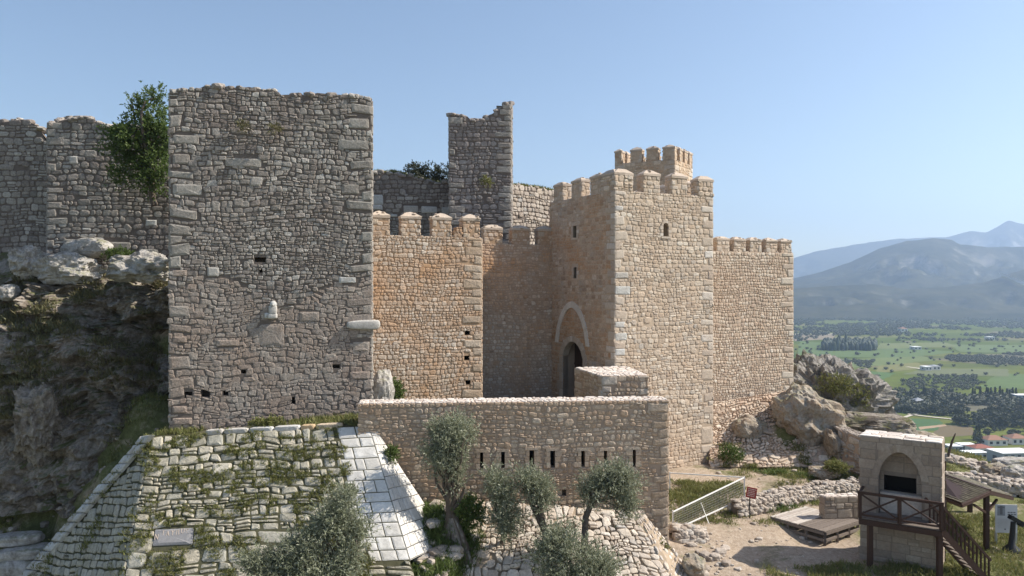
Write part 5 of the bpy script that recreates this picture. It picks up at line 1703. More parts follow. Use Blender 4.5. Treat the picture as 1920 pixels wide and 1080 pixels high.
# inside of the niche: a back wall with the dark trough opening
mb = MB()
q = lambda u, v, d: o0 + nU * u + Z3 * v - nN * d
Dn = 0.6
tr0, tr1 = nuv(1652, 921), nuv(1711, 900)
hole = (tr0[0] + 0.05, tr0[1] - 0.05, tr1[0] + 0.1, tr1[1] - 0.05)
wall_face(mb, q(ua, dk, Dn), q(ub, dk, Dn), q(ub, apx, Dn), q(ua, apx, Dn), 0.4, rng, holes=[(hole[0] - ua, hole[1] - dk, hole[2] - ua, hole[3] - dk)], **kw_n)
mb.quad(q(ua, dk, 0), q(ua, dk, Dn), q(ua, apx, Dn), q(ua, apx, 0), 1)
mb.quad(q(ub, dk, Dn), q(ub, dk, 0), q(ub, apx, 0), q(ub, apx, Dn), 1)
mb.quad(q(ua, apx, Dn), q(ub, apx, Dn), q(ub, apx, 0), q(ua, apx, 0), 1)
mb.quad(q(ua, dk, 0), q(ub, dk, 0), q(ub, dk, Dn), q(ua, dk, Dn), 1)
mb.build('niche_back', [M['niche_stone'], M['niche_joint']], niche)
mb = MB()
recess(mb, o0 - nN * Dn, nU, Z3, nN, *hole, 0.55, 0)
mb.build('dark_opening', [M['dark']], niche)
mb = MB()
mb.box(q((ua + ub) / 2, (dk + hole[1]) / 2 - 0.02, Dn - 0.16), (ub - ua - 0.06, 0.22, hole[1] - dk - 0.08), 0, nU, nN)
mb.build('basin_front', [M['cap_stone']], niche)

# wooden balcony before it
BD = -10.5
balc = thing('wooden_balcony', v3((NI_A + NI_B) / 2 + nN[:2] * 0.6, -12.7), 'dark brown wooden balcony with crossed railing and steep stairs before the arched niche', 'balcony')
bo = v3(NI_A, 0) + nU * 0.12
Lb = nW - 0.02
bq = lambda u, d, z: bo + nU * u + nN * d + Z3 * z
mb = MB()
nb = 9
for i in range(nb):
    d = 0.06 + 1.15 * (i + 0.5) / nb
    mb.box(bq(Lb / 2, d, BD), (Lb, 1.15 / nb - 0.012, 0.05), 0, nU, nN)
mb.build('deck', [M['grey_wood']], balc)
mb = MB()
mb.bar(bq(0, 1.2, BD - 0.16), bq(Lb, 1.2, BD - 0.16), 0.08, 0.24)
for u in (0.06, Lb / 2, Lb - 0.06):
    mb.bar(bq(u, 0.05, BD - 0.14), bq(u, 1.16, BD - 0.14), 0.09, 0.18)
mb.build('joists', [M['brown_wood']], balc)
for u in (0.45, Lb - 0.12):
    mb = MB(); mb.bar(bq(u, 1.08, -13.0), bq(u, 1.08, BD - 0.05), 0.2, 0.2)
    mb.build('post', [M['brown_wood']], balc)
rh = 1.16
rail = MB()
rail.bar(bq(-0.06, 1.2, BD + rh), bq(Lb + 0.06, 1.2, BD + rh), 0.09, 0.12)
rail.bar(bq(0, 1.2, BD + 0.16), bq(Lb, 1.2, BD + 0.16), 0.06, 0.08)
rail.bar(bq(0.02, 0.05, BD + rh), bq(0.02, 1.2, BD + rh), 0.08, 0.1)
for u in (0.04, Lb * 0.5, Lb - 0.04):
    rail.bar(bq(u, 1.2, BD), bq(u, 1.2, BD + rh), 0.13, 0.13)
for (u0_, u1_) in ((0.1, Lb * 0.5 - 0.06), (Lb * 0.5 + 0.06, Lb - 0.1)):
    rail.bar(bq(u0_, 1.2, BD + 0.2), bq(u1_, 1.2, BD + rh - 0.06), 0.055, 0.07)
    rail.bar(bq(u0_, 1.21, BD + rh - 0.06), bq(u1_, 1.21, BD + 0.2), 0.055, 0.07)
rail.build('railing', [M['brown_wood']], balc)
# stairs from the right end of the balcony down to the right
s0 = bq(Lb, 1.12, BD)
s1 = np.array((21.0, 32.75, -12.95))
run = s1 - s0
sU = unit(v3(run[:2], 0)); sW = unit(np.cross(Z3, sU))
nst = 11
mb = MB()
for i in range(nst):
    p = s0 + run * ((i + 0.6) / nst) + sW * 0.45
    mb.box(p, (0.27, 0.86, 0.04), 0, sU, sW)
mb.build('treads', [M['grey_wood']], balc)
for d in (0.0, 0.9):
    mb = MB()
    mb.bar(s0 + sW * d + Z3 * -0.05, s1 + sW * d + Z3 * -0.05, 0.07, 0.26)
    mb.build('stringer', [M['brown_wood']], balc)
    mb = MB()
    mb.bar(s0 + sW * d + Z3 * 1.02 - run * 0.05, s1 + sW * d + Z3 * 1.0, 0.08, 0.1)
    for i in range(12):
        p = s0 + run * ((i + 0.5) / 12) + sW * d
        mb.bar(p + Z3 * 0.02, p + Z3 * 0.98, 0.05, 0.07)
    mb.build('stair_railing', [M['brown_wood']], balc)

# low wall of dressed blocks beside it
lw = [np.array((16.25, 38.7)), np.array((18.6, 38.9)), np.array((18.5, 39.5)), np.array((16.2, 39.3))]
box_wall('low_wall', 'low pale block wall between the plank platform and the arched niche', 'wall', lw, -12.9, -10.85, 0.4, 93, [M['niche_stone'], M['niche_stone'], M['niche_joint'], M['cap_stone'], M['cap_stone']], sides=(0, 1, 3), asp=(1.3, 2.4), gap=0.008, jit=0.04, rnd=0.08, warp=0.01)

# plank platform
pf = thing('plank_platform', (15.9, 38.8, -12.6), 'low plank platform, boards coloured half sunlit and half shaded, left of the arched niche', 'platform')
pF, pL, pR = np.array((15.4, 36.7, -12.0)), np.array((13.55, 39.2, -12.0)), np.array((17.95, 38.5, -12.0))
e1, e2 = pL - pF, pR - pF                                            # e1 to the back left, e2 to the right
u1_, u2_ = unit(e1), unit(e2)
l1, l2 = np.linalg.norm(e1), np.linalg.norm(e2)
for nm, t0, t1, mt in (('sunlit_boards', 0.0, 0.52, 'pale_wood'), ('shaded_boards', 0.53, 1.0, 'grey_wood')):  # pale and brown halves paint the sun patch and the niche's shadow
    mb = MB()
    n = 8 if nm == 'sunlit_boards' else 7
    for i in range(n):
        # boards run along e2 on the left half, seen as wide strips
        if nm == 'sunlit_boards':
            a = pF + e1 * (t0 + 0.48 + (t1 - t0) * (i + 0.5) / n * 1.0)
        else:
            a = pF + e1 * ((0.47) * (i + 0.5) / n)
        wv = l1 * (0.52 if nm == 'sunlit_boards' else 0.47) / n - 0.015
        c = a + e2 * 0.5 + Z3 * random.Random(i).uniform(-0.006, 0.006)
        W_ = unit(np.cross(Z3, u2_))
        mb.box(c, (l2, wv, 0.05), 0, u2_, W_)
    mb.build(nm, [M[mt]], pf)
mb = MB()
for a, b in ((pF, pL), (pF, pR), (pL, pL + e2), (pR, pR + e1)):
    for z in (-0.1, -0.42):
        mb.bar(a + (b - a) * 0.02 + Z3 * z, a + (b - a) * 0.98 + Z3 * z, 0.06, 0.13)
    for k in (1, 2):
        p = a + (b - a) * k / 3
        mb.bar(p + Z3 * -0.9, p + Z3 * -0.16, 0.1, 0.1)
for p in (pF, pL, pR, pL + e2):
    p = p + (pF + (e1 + e2) / 2 - p) * 0.05
    mb.bar(p + Z3 * -0.95, p + Z3 * -0.035, 0.11, 0.11)
mb.build('frame', [M['grey_wood']], pf)

# shingled shelter
sh = thing('shelter', (21.5, 38.5, -12.6), 'small open wooden shelter with a shingled roof right of the arched niche', 'shelter')
r1, r2 = P(1758, 886, 41.0), P(1856, 920, 36.2)
e2_, e1_ = P(1803, 944, 34.9), P(1735, 918, 39.6)
f2_, f1_ = P(1899, 931, 37.8), P(1815, 898, 42.6)
mb = MB()
def roof_plane(a, b, c, d):                                          # a,b on the ridge; c,d at the eave
    U = unit(b - a); N = unit(np.cross(b - a, d - a))
    if N[2] < 0: N = -N
    rowsn = 12
    for i in range(rowsn):
        t0, t1 = i / rowsn, (i + 1.25) / rowsn
        x0a, x0b = d + (a - d) * t0, c + (b - c) * t0
        x1a, x1b = d + (a - d) * min(t1, 1.0), c + (b - c) * min(t1, 1.0)
        n = 16
        off = 0.5 * (i % 2)
        for k in range(n + 1):
            s0_, s1_ = max(0, (k - off) / n), min(1, (k + 1 - off) / n)
            if s1_ - s0_ < 0.005: continue
            lift = 0.06 + 0.03 * rng.random()
            V = [x0a + (x0b - x0a) * (s0_ + .003) + N * lift, x0a + (x0b - x0a) * (s1_ - .003) + N * lift, x1a + (x1b - x1a) * (s1_ - .003) + N * 0.008, x1a + (x1b - x1a) * (s0_ + .003) + N * 0.008]
            V += [v - N * 0.012 for v in V]
            mb.add(V, [[0, 1, 2, 3], [7, 6, 5, 4], [0, 4, 5, 1], [1, 5, 6, 2], [2, 6, 7, 3], [3, 7, 4, 0]], 0)
    V = [a, b, c, d] + [v - N * 0.05 for v in (a, b, c, d)]
    mb.add(V, [[0, 1, 2, 3], [7, 6, 5, 4], [0, 4, 5, 1], [1, 5, 6, 2], [2, 6, 7, 3], [3, 7, 4, 0]], 1)
roof_plane(r1, r2, e2_, e1_)
roof_plane(r1, r2, f2_, f1_)
mb.bar(r1 + Z3 * 0.03, r2 + Z3 * 0.03, 0.14, 0.06, 1)
mb.build('roof', [M['shingle'], M['brown_wood']], sh)
mb = MB()
for a, b in ((r2, e2_), (r2, f2_), (r1, e1_), (r1, f1_), (e1_, e2_), (f1_, f2_)):
    mb.bar(a - Z3 * 0.12, b - Z3 * 0.12, 0.09, 0.14)
mb.build('rafters', [M['brown_wood']], sh)
for p in (r2 + (r1 - r2) * 0.06, e2_ + (e1_ - e2_) * 0.62 + (r2 - e2_) * 0.1, f1_ + (f2_ - f1_) * 0.12 + (r1 - f1_) * .1, r1 + (r2 - r1) * 0.06):
    zt_ = p[2] - 0.12
    mb = MB()
    mb.bar((p[0], p[1], gz(p[0], p[1]) - 0.2), (p[0], p[1], zt_), 0.2, 0.2)
    mb.build('post', [M['brown_wood']], sh)
mb = MB()
p = r2 + (r1 - r2) * 0.06
mb.bar(p - Z3 * 1.15, p - Z3 * 0.25 + (e2_ - r2) * 0.45 - Z3 * 0.22, 0.1, 0.1)
mb.bar(p - Z3 * 1.15, p - Z3 * 0.25 + (f2_ - r2) * 0.45 - Z3 * 0.12, 0.1, 0.1)
mb.build('brace', [M['brown_wood']], sh)

# white information board
ib = thing('information_board', P(1885, 1018, 37.0), 'white information board with a small picture and lines of text on two legs', 'sign')
ic = P(1886.5, 972.5, 37.0)
iU = unit(np.array((1.0, -0.12, 0))); iN = unit(np.cross(iU, Z3))
mb = MB(); mb.box(ic, (1.02, 0.04, 1.4), 0, iU, -iN)
board = mb.build('board', [plain_mat('white board enamel', (0.6, 0.6, 0.61), 0.5, 0.04)], ib)
bp_ = lambda x, z, d=0.024: ic + iU * x + Z3 * z + iN * d
mb = MB()
mb.box(bp_(-0.24, 0.4), (0.36, 0.006, 0.5), 0, iU, -iN)
mb.box(bp_(-0.24, 0.42, 0.029), (0.12, 0.006, 0.42), 1, iU, -iN)
mb.box(bp_(-0.24, 0.56, 0.031), (0.3, 0.006, 0.05), 1, iU, -iN)
mb.build('picture', [plain_mat('grey photograph print', (0.28, 0.29, 0.31), 0.6, 0.3, 5), M['sign_ink']], ib)
mb = MB()
r_ = random.Random(5)
for i, z in enumerate((0.32, 0.22, 0.13)):
    x = 0.06
    while x < 0.4:
        w = r_.uniform(0.05, 0.12)
        mb.box(bp_(x + w / 2, z), (w, 0.005, 0.05), 0, iU, -iN)
        x += w + 0.03
for i in range(9):
    mb.box(bp_(0.0, -0.02 - i * 0.055), (0.84 - 0.12 * (i % 3 == 2), 0.005, 0.012), 1, iU, -iN)
mb.box(bp_(-0.06, -0.52), (0.07, 0.005, 0.06), 0, iU, -iN)
mb.build('printed_text', [M['sign_ink'], plain_mat('pale grey printing', (0.4, 0.4, 0.42), 0.7, 0.05)], ib)
for x in (-0.46, 0.46):
    mb = MB(); p = bp_(x, -0.7, -0.03)
    mb.bar((p[0], p[1], gz(p[0], p[1]) - 0.2), p, 0.09, 0.09)
    mb.build('leg', [M['steel']], ib)

# black stand beside it
bs = thing('metal_stand', P(1896, 1032, 36.2), 'black metal stand with a flared foot and tilted head beside the information board', 'stand')
bc = P(1897, 1030, 36.2)
mb = MB()
gzb = gz(bc[0], bc[1])
mb.tube([(bc[0], bc[1], gzb - 0.05), (bc[0], bc[1], gzb + 0.12), (bc[0], bc[1], gzb + 0.3), (bc[0] + 0.03, bc[1], gzb + 0.75), (bc[0] + 0.07, bc[1], gzb + 1.4)], [0.42, 0.36, 0.16, 0.13, 0.11], 12, 0)
mb.build('column', [M['black_metal']], bs)
mb = MB()
h0 = np.array((bc[0] + 0.02, bc[1], gzb + 1.52))
mb.box(h0 + np.array((0.16, 0, -0.02)), (0.62, 0.26, 0.2), 0, unit(np.array((1, 0, -0.55))), (0, 1, 0))
mb.box(h0 + np.array((0.42, 0, -0.2)), (0.16, 0.3, 0.26), 0, unit(np.array((1, 0, -0.55))), (0, 1, 0))
mb.build('head', [M['black_metal']], bs)

# red notice on its post
rs = thing('notice_sign', P(1405, 972, 39.3), 'small faded red notice sign on a thin post before the dry stone wall', 'sign')
rc = P(1409, 924, 39.3)
rU = unit(np.array((1.0, -0.25, -0.16))); rN = unit(np.cross(rU, Z3))
rZ = unit(np.cross(rN, rU)) * -1
if rZ[2] < 0: rZ = -rZ
mb = MB(); mb.box(rc, (0.52, 0.03, 0.56), 0, rU, -rN); mb.build('sign_plate', [M['red_sign']], rs)
mb = MB()
r_ = random.Random(9)
for i in range(5):
    x = -0.19
    while x < 0.17:
        w = r_.uniform(0.03, 0.09)
        mb.box(rc + rU * (x + w / 2) + rZ * (0.19 - i * 0.09) + rN * 0.018, (w, 0.006, 0.04), 0, rU, -rN)
        x += w + 0.018
mb.build('notice_lines', [M['sign_pale']], rs)
mb = MB()
mb.bar((rc[0] - 0.08, rc[1] + 0.03, gz(rc[0], rc[1]) - 0.2), (rc[0] - 0.08, rc[1] + 0.03, rc[2] + 0.2), 0.05, 0.05)
mb.build('post', [M['black_metal']], rs)

# wire mesh fence
fe = thing('mesh_fence', (10.4, 39.5, -12.3), 'wire mesh fence panel with pale rails beside the outer wall end', 'fence')
fA, fB, fC = np.array((8.05, 37.4)), np.array((12.85, 41.3)), np.array((9.0, 42.6))
fzt = {0: -11.22, 1: -10.48, 2: -10.55}
fzb = {0: -12.15, 1: -11.62, 2: -11.5}
for a, b, i, j in ((fA, fB, 0, 1), (fB, fC, 1, 2)):
    mb = MB()
    mb.bar(v3(a, fzt[i]), v3(b, fzt[j]), 0.05, 0.055)
    if i == 0:
        mb.bar(v3(a, fzb[i]), v3(a + (b - a) * 0.86, fzb[i] + (fzb[j] - fzb[i]) * .86), 0.05, 0.055)
    mb.build('rail', [M['white_paint']], fe)
mb = MB()
L = np.linalg.norm(fB - fA)
n = int(L / 0.13)
for k in range(n + 1):
    t = k / n
    a = v3(fA + (fB - fA) * t, fzb[0] + (fzb[1] - fzb[0]) * t)
    b = v3(fA + (fB - fA) * t, fzt[0] + (fzt[1] - fzt[0]) * t)
    mb.bar(a, b, 0.008, 0.008)
for k in range(9):
    s = k / 8
    mb.bar(v3(fA, fzb[0] + (fzt[0] - fzb[0]) * s), v3(fB, fzb[1] + (fzt[1] - fzb[1]) * s), 0.008, 0.008)
mb.build('wire_mesh', [M['steel']], fe)
for p, z0, z1 in ((fA, -12.6, -11.15), (fB, -12.0, -10.42), (fC, -11.8, -10.5)):
    mb = MB(); mb.bar(v3(p, z0), v3(p, z1), 0.06, 0.06); mb.build('post', [M['white_paint']], fe)
mb = MB()
mb.bar(P(1314, 942, 39.2), P(1329, 982, 38.6), 0.03, 0.03)
mb.build('brace', [M['steel']], fe)

# ---------------------------------------------------------------- olive trees, shrubs and the leafy tree
def limb_path(a, b, bend, seed, n=6):
    r_ = np.random.default_rng(seed)
    a, b = np.asarray(a, float), np.asarray(b, float)
    L = np.linalg.norm(b - a)
    pts = []
    o = r_.normal(size=3) * bend * L
    for i in range(n + 1):
        t = i / n
        pts.append(a + (b - a) * t + o * math.sin(t * math.pi) + r_.normal(size=3) * 0.03 * L * (0 < i < n))
    return pts

def clumps(blobs, k, s, r_):
    out = []
    for c, sz in blobs:
        for _ in range(k):
            d = r_.normal(size=3)
            d /= np.linalg.norm(d)
            out.append((np.asarray(c) + d * np.asarray(sz) * r_.uniform(0.35, 0.95), np.asarray(sz) * s * r_.uniform(0.7, 1.3)))
    return out

def olive(label, base, blobs, seed, r0=0.16, sprigs=900, per=10, leaf=(0.1, 0.028), group='olive trees by the slopes', stems=None, dead=0):
    r_ = np.random.default_rng(seed)
    t = thing('olive_tree', base, label, 'olive tree', group)
    mb = MB()
    base = np.asarray(base, float)
    blobs = [(np.asarray(c, float), np.asarray(s, float)) for c, s in blobs]
    ctr = np.mean([b[0] for b in blobs], 0)
    stems = stems or [limb_path(base - Z3 * 0.2, base + (ctr - base) * 0.6, 0.08, seed)]
    for sp_ in stems:
        n = len(sp_)
        mb.tube(sp_, [r0 * (1.25 - 0.6 * i / (n - 1)) for i in range(n)], 10, 0, 0.3, seed)
        top = sp_[-1]
        for c, s in blobs:
            mb.tube(limb_path(top, c + r_.normal(size=3) * 0.2 * s, 0.1, int(r_.integers(1e6)), 4), [r0 * 0.5, r0 * 0.42, r0 * 0.34, r0 * 0.24, r0 * 0.12], 7, 0, 0.2, 3)
            for k in range(3):
                mb.tube(limb_path(c * 0.6 + top * 0.4, c + r_.uniform(-0.7, 0.7, 3) * s, 0.12, int(r_.integers(1e6)), 4), [r0 * 0.3, r0 * 0.24, r0 * 0.18, r0 * 0.12, r0 * 0.05], 6, 0, 0.2, 3)
    mb.build('trunk', [M['bark']], t)
    mb = MB()
    sprays(mb, clumps(blobs, 8, 0.36, r_) + [(c, s * 0.6) for c, s in blobs], int(sprigs * 1.1), per, r_, (leaf[0] * 1.4, leaf[1] * 1.45), 0.62, 0.65)
    mb.build('crown', [M['olive_leaf']], t)
    return t

# the big olive with the old split trunk
ob = np.array((-2.75, 33.35, -11.6))
t0 = P(843, 925, 33.4)
old = olive('tallest olive tree with a thick gnarled split trunk beside the marble corner', ob,
      [(P(843, 832, 33.4), (1.12, 1.0, 1.05)), (P(838, 868, 33.3), (1.05, 0.95, 0.95)), (P(862, 815, 33.4), (0.95, 0.85, 0.8)), (P(822, 818, 33.5), (0.6, 0.6, 0.6)), (P(848, 905, 33.3), (0.55, 0.55, 0.6))], 101, 0.2, 1250, 10,
      stems=[[ob + np.array((0.1, 0, -0.3)), ob + np.array((0.12, 0, 0.5)), ob + np.array((0.0, 0.05, 1.2)), t0, P(844, 880, 33.4)],
             [ob + np.array((0.75, -0.3, -0.6)), ob + np.array((0.62, -0.2, 0.2)), ob + np.array((0.38, -0.1, 0.85)), ob + np.array((0.1, 0, 1.5))],
             [ob + np.array((-0.35, -0.1, -0.5)), ob + np.array((-0.25, 0, 0.4)), ob + np.array((-0.1, 0, 1.1)), ob + np.array((-0.02, 0, 1.6))]])
mb = MB()
for k, (dx, dy, w_) in enumerate(((0.5, -0.35, 0.1), (0.2, -0.3, 0.13), (-0.15, -0.3, 0.12), (0.75, -0.4, 0.08))):
    p = [ob + np.array((dx * 1.25, dy, -0.55)), ob + np.array((dx, dy * 0.9, 0.05)), ob + np.array((dx * 0.7, dy * 0.6, 0.7)), ob + np.array((dx * 0.25, dy * 0.3, 1.35))]
    mb.tube(p, [w_ * 1.5, w_ * 1.2, w_, w_ * 0.6], 9, 0, 0.45, k * 3.1)
tag(mb.build('split_bole', [rock_mat('silvery split bole', [(0.07, 0.055, 0.045), (0.16, 0.13, 0.11), (0.33, 0.3, 0.27), (0.12, 0.095, 0.08)])], old), 'silvery split bole of the old olive')
olive('slim drooping olive just right of the old gnarled olive', (-0.6, 33.6, -12.3), [(P(938, 928, 33.0), (0.75, 0.7, 0.8)), (P(948, 968, 32.9), (0.8, 0.75, 0.85)), (P(930, 905, 33.1), (0.55, 0.55, 0.45)), (P(955, 998, 32.8), (0.55, 0.5, 0.45))], 102, 0.1, 900, 9)
olive('olive with a bare forked leaning stem below the arrow slits', (1.35, 32.4, -12.9), [(P(1002, 918, 32.9), (0.65, 0.6, 0.75)), (P(985, 905, 33.0), (0.5, 0.5, 0.5)), (P(1020, 930, 32.9), (0.45, 0.45, 0.5)), (P(1012, 955, 32.8), (0.4, 0.4, 0.4))], 103, 0.12, 620, 9,
      stems=[[P(1040, 1030, 32.2), P(1024, 1005, 32.4), P(1010, 975, 32.7), P(998, 950, 32.9)], [P(1024, 1005, 32.4), P(1014, 965, 32.7), P(1010, 940, 32.9)]])
olive('round olive standing upright at the right of the cobbled slope', (3.3, 32.9, -12.4), [(P(1135, 905, 32.9), (0.95, 0.9, 0.8)), (P(1165, 925, 32.8), (0.75, 0.75, 0.8)), (P(1105, 930, 32.8), (0.6, 0.6, 0.65)), (P(1150, 885, 33.0), (0.55, 0.5, 0.45)), (P(1178, 962, 32.7), (0.4, 0.4, 0.45))], 104, 0.15, 1150, 10,
      stems=[[P(1096, 1040, 32.3), P(1097, 1000, 32.5), P(1099, 970, 32.7), P(1112, 940, 32.8)]])
olive('wide olive at the bottom centre in front of the cobbled slope', (1.7, 30.0, -14.8), [(P(1060, 1030, 30.4), (1.0, 0.9, 0.75)), (P(1100, 1060, 30.2), (1.1, 0.95, 0.8)), (P(1025, 1055, 30.3), (0.75, 0.75, 0.8)), (P(1140, 1070, 30.2), (0.65, 0.6, 0.6)), (P(1070, 1095, 30.0), (1.3, 1.1, 0.8)), (P(1040, 1010, 30.6), (0.5, 0.5, 0.45))], 105, 0.16, 1700, 10)
olive('broad low olive at the bottom left over the weathered blocks', (-8.0, 28.0, -15.6), [(P(545, 1050, 28.4), (0.95, 0.8, 0.75)), (P(500, 1070, 28.2), (0.8, 0.75, 0.6)), (P(590, 1065, 28.2), (1.0, 0.85, 0.85)), (P(520, 1095, 28.0), (1.3, 0.9, 0.6)), (P(560, 1025, 28.6), (0.55, 0.5, 0.4)), (P(470, 1062, 28.2), (0.4, 0.4, 0.35))], 106, 0.14, 1500, 10)
olive('taller olive with a pale twig at the foot of the white marble', (-6.3, 28.4, -15.4), [(P(630, 985, 28.9), (0.8, 0.75, 0.8)), (P(650, 945, 29.1), (0.5, 0.5, 0.55)), (P(610, 1000, 28.8), (0.6, 0.6, 0.6)), (P(655, 1050, 28.5), (0.7, 0.65, 0.75)), (P(672, 1000, 28.8), (0.45, 0.45, 0.55)), (P(630, 1090, 28.2), (0.9, 0.8, 0.5))], 107, 0.13, 1500, 10)

# leafy tree growing from the ruined wall
lt_ = thing('leafy_tree', P(285, 380, 43.5), 'bright green leafy tree growing between the ruined wall and the great tower', 'tree')
r_ = np.random.default_rng(111)
lb = [(P(262, 262, 43.4), (1.75, 1.2, 1.5)), (P(285, 215, 43.5), (1.0, 0.9, 1.1)), (P(292, 182, 43.5), (0.55, 0.5, 0.75)), (P(222, 258, 43.4), (1.0, 0.8, 0.85)), (P(240, 320, 43.3), (1.1, 0.8, 1.1)), (P(205, 285, 43.4), (0.5, 0.5, 0.5)), (P(290, 310, 43.3), (1.2, 1.0, 1.2)), (P(255, 205, 43.5), (0.5, 0.5, 0.6)), (P(306, 252, 43.3), (0.9, 0.9, 1.1)), (P(285, 350, 43.4), (0.7, 0.7, 0.7)), (P(247, 192, 43.5), (0.25, 0.25, 0.35))]
mb = MB()
tb = P(290, 385, 43.6)
mb.tube(limb_path(tb, P(283, 300, 43.5), 0.05, 4), [0.22, 0.21, 0.2, 0.19, 0.17, 0.16, 0.15], 9, 0, 0.25)
for c, s in lb:
    mb.tube(limb_path(P(283, 305, 43.5), c, 0.1, int(c[0] * 77) % 999, 4), [0.12, 0.1, 0.08, 0.05, 0.03], 6, 0, 0.2)
mb.build('trunk', [M['bark']], lt_)
mb = MB()
sprays(mb, clumps(lb, 9, 0.36, r_) + lb, 1500, 10, r_, (0.17, 0.08), 0.5, 0.5)
mb.build('crown', [M['green_leaf']], lt_)

# bushes behind the ruined wall with the big blocks
for i, (px, py, sx, sz, lab) in enumerate(((776, 322, 0.75, 0.7, 'leftmost small bush on top of the wall with big reused blocks'), (803, 328, 1.0, 0.95, 'middle dark bush on top of the wall with big reused blocks'), (832, 328, 0.95, 0.9, 'bush touching the slender broken tower on its left'))):
    c = P(px, py, 59.0)
    t = thing('bush', c - Z3 * 1.5, lab, 'bush', 'bushes behind the battlements')
    r_ = np.random.default_rng(120 + i)
    mb = MB()
    sprays(mb, [(c, (sx, 0.8, sz)), (c + np.array((0.3, 0, -0.5)), (sx * 1.1, 0.8, sz * 0.8))], 260, 10, r_, (0.16, 0.07), 0.35, 0.3)
    mb.build('crown', [M['far_leaf']], t)
    mb = MB(); mb.tube([c - Z3 * 2.2, c - Z3 * 0.2], [0.1, 0.06], 6, 0, 0.2); mb.build('trunk', [M['bark']], t)

def shrub(label, c, s, seed, mat='green_leaf', n=240, leaf=(0.13, 0.05), name='shrub', group='shrubs around the walls'):
    r_ = np.random.default_rng(seed)
    mb = MB()
    c = np.asarray(c, float)
    sprays(mb, [(c, s), (c + np.array((s[0] * 0.4, 0, -s[2] * 0.3)), np.asarray(s) * 0.7)], n, 9, r_, leaf, 0.25, 0.6)
    return tag(mb.build(name, [M[mat]], None, c - Z3 * s[2]), label, 'shrub', group, 'thing')
shrub('green shrub at the foot of the cobbled bank beside the gate tower', P(1371, 852, 47.2), (0.75, 0.5, 0.5), 130)
shrub('green shrub climbing the orange wall by the pale rock', P(738, 735, 40.2), (0.5, 0.4, 0.75), 131)
shrub('olive green shrub in the middle of the large rock outcrop', P(1563, 720, 54.6), (1.4, 0.8, 0.9), 132, 'weed_leaf', 420)
shrub('dark scrub on the right flank of the large rock outcrop', P(1605, 742, 55.2), (0.9, 0.8, 1.0), 133, 'weed_leaf', 260)
shrub('grassy clump on the mound near the arched niche', P(1566, 876, 44.4), (0.7, 0.5, 0.3), 134, 'weed_leaf')
shrub('tall weeds between the old olive and the slim drooping olive', P(880, 960, 33.4), (0.65, 0.5, 0.75), 135, 'green_leaf', 420)
shrub('leafy green weeds at the foot of the outer wall left of the old olive', P(735, 852, 34.5), (0.22, 0.2, 0.28), 136, 'green_leaf', 70)
shrub('green weeds on the boulders left of the great tower', P(222, 478, 43.4), (0.9, 0.5, 0.35), 137, 'green_leaf', 200)
shrub('low green shrub on the ledge at the foot of the great tower', P(497, 795, 35.75), (0.85, 0.3, 0.22), 138, 'weed_leaf', 200)
shrub('yellow green weed patch by the outer wall near corner', P(1240, 1030, 34.6), (0.35, 0.35, 0.3), 139, 'weed_leaf', 110)
shrub('sparse shrub rooted high in the great tower front', P(455, 236, 36.4), (0.3, 0.12, 0.18), 140, 'dry_leaf', 45, (0.09, 0.04))
shrub('second sparse shrub rooted high in the great tower front', P(515, 240, 36.6), (0.26, 0.12, 0.16), 141, 'dry_leaf', 40, (0.09, 0.04))
shrub('little plant rooted in the slender broken tower', P(911, 339, 54.1), (0.42, 0.15, 0.4), 142, 'weed_leaf', 60)
# dead snag on the crest
sn = P(1776, 862, 50.0)
mb = MB()
mb.tube([sn, sn + np.array((0.15, 0, 0.6)), sn + np.array((0.4, 0.1, 1.2)), sn + np.array((0.62, 0.1, 1.75))], [0.09, 0.08, 0.07, 0.03], 8, 0, 0.3)
tag(mb.build('dead_trunk', [M['bark']], None, sn), 'leaning dead trunk on the crest right of the arched niche', 'dead tree', None, 'thing')

# ---------------------------------------------------------------- weeds and grass (beyond counting)
rng = np.random.default_rng(150)
mb = MB()
pts = []
while len(pts) < 4200:                                              # in the joints of the sloping base
    u, v = rng.uniform(0, Wg * 0.87), rng.uniform(Hg * 0.3, Hg)
    k = 0.7 * vnoise(np.array((u * 0.6, v * 1.0, 3.0))) + 0.9 * vnoise(np.array((u * 1.9, v * 3.0, 8.0)))
    if k > 0.22 - 0.3 * (rng.random() < 0.3) and not (ins[0] - 0.1 < u < ins[2] + 0.1 and ins[1] - 0.1 < v < ins[3] + 0.1):
        pts.append(quad_pos(*gq, u, v, 0.02))
tufts(mb, pts, rng, 0.14, 13, 0.07, 0.026, 0, (0, -0.6, 0.4))
q2 = []
while len(q2) < 500:
    fu, fv = rng.random(), rng.random()
    if vnoise(np.array((fu * 4, fv * 5, 1.0))) > 0.05:
        q2.append((1 - fu) * (1 - fv) * L_A + fu * (1 - fv) * G_BL + fu * fv * G_TL + (1 - fu) * fv * L_D)
tufts(mb, q2, rng, 0.18, 14, 0.1, 0.035, 0, (-0.4, -0.5, 0.4))
q3 = []
while len(q3) < 420:                                                # ledge under the tower
    a, b = rng.random(), rng.random() ** 1.4
    if vnoise(np.array((a * 9, b * 2, 5.0))) > -0.3:
        p = (1 - b) * (tb0 + (tb1 - tb0) * a) + b * (G_TL + (G_TR - G_TL) * a)
        q3.append(p)
tufts(mb, q3, rng, 0.28, 16, 0.09, 0.035, 0)
q4 = []
while len(q4) < 130:
    fu, fv = rng.random(), rng.random() ** 1.5
    if fv < 0.33 and vnoise(np.array((fu * 9, fv * 9, 2.0))) > 0.1:
        q4.append((1 - fu) * (1 - fv) * K_A + fu * (1 - fv) * K_B + fu * fv * K_C + (1 - fu) * fv * K_D)
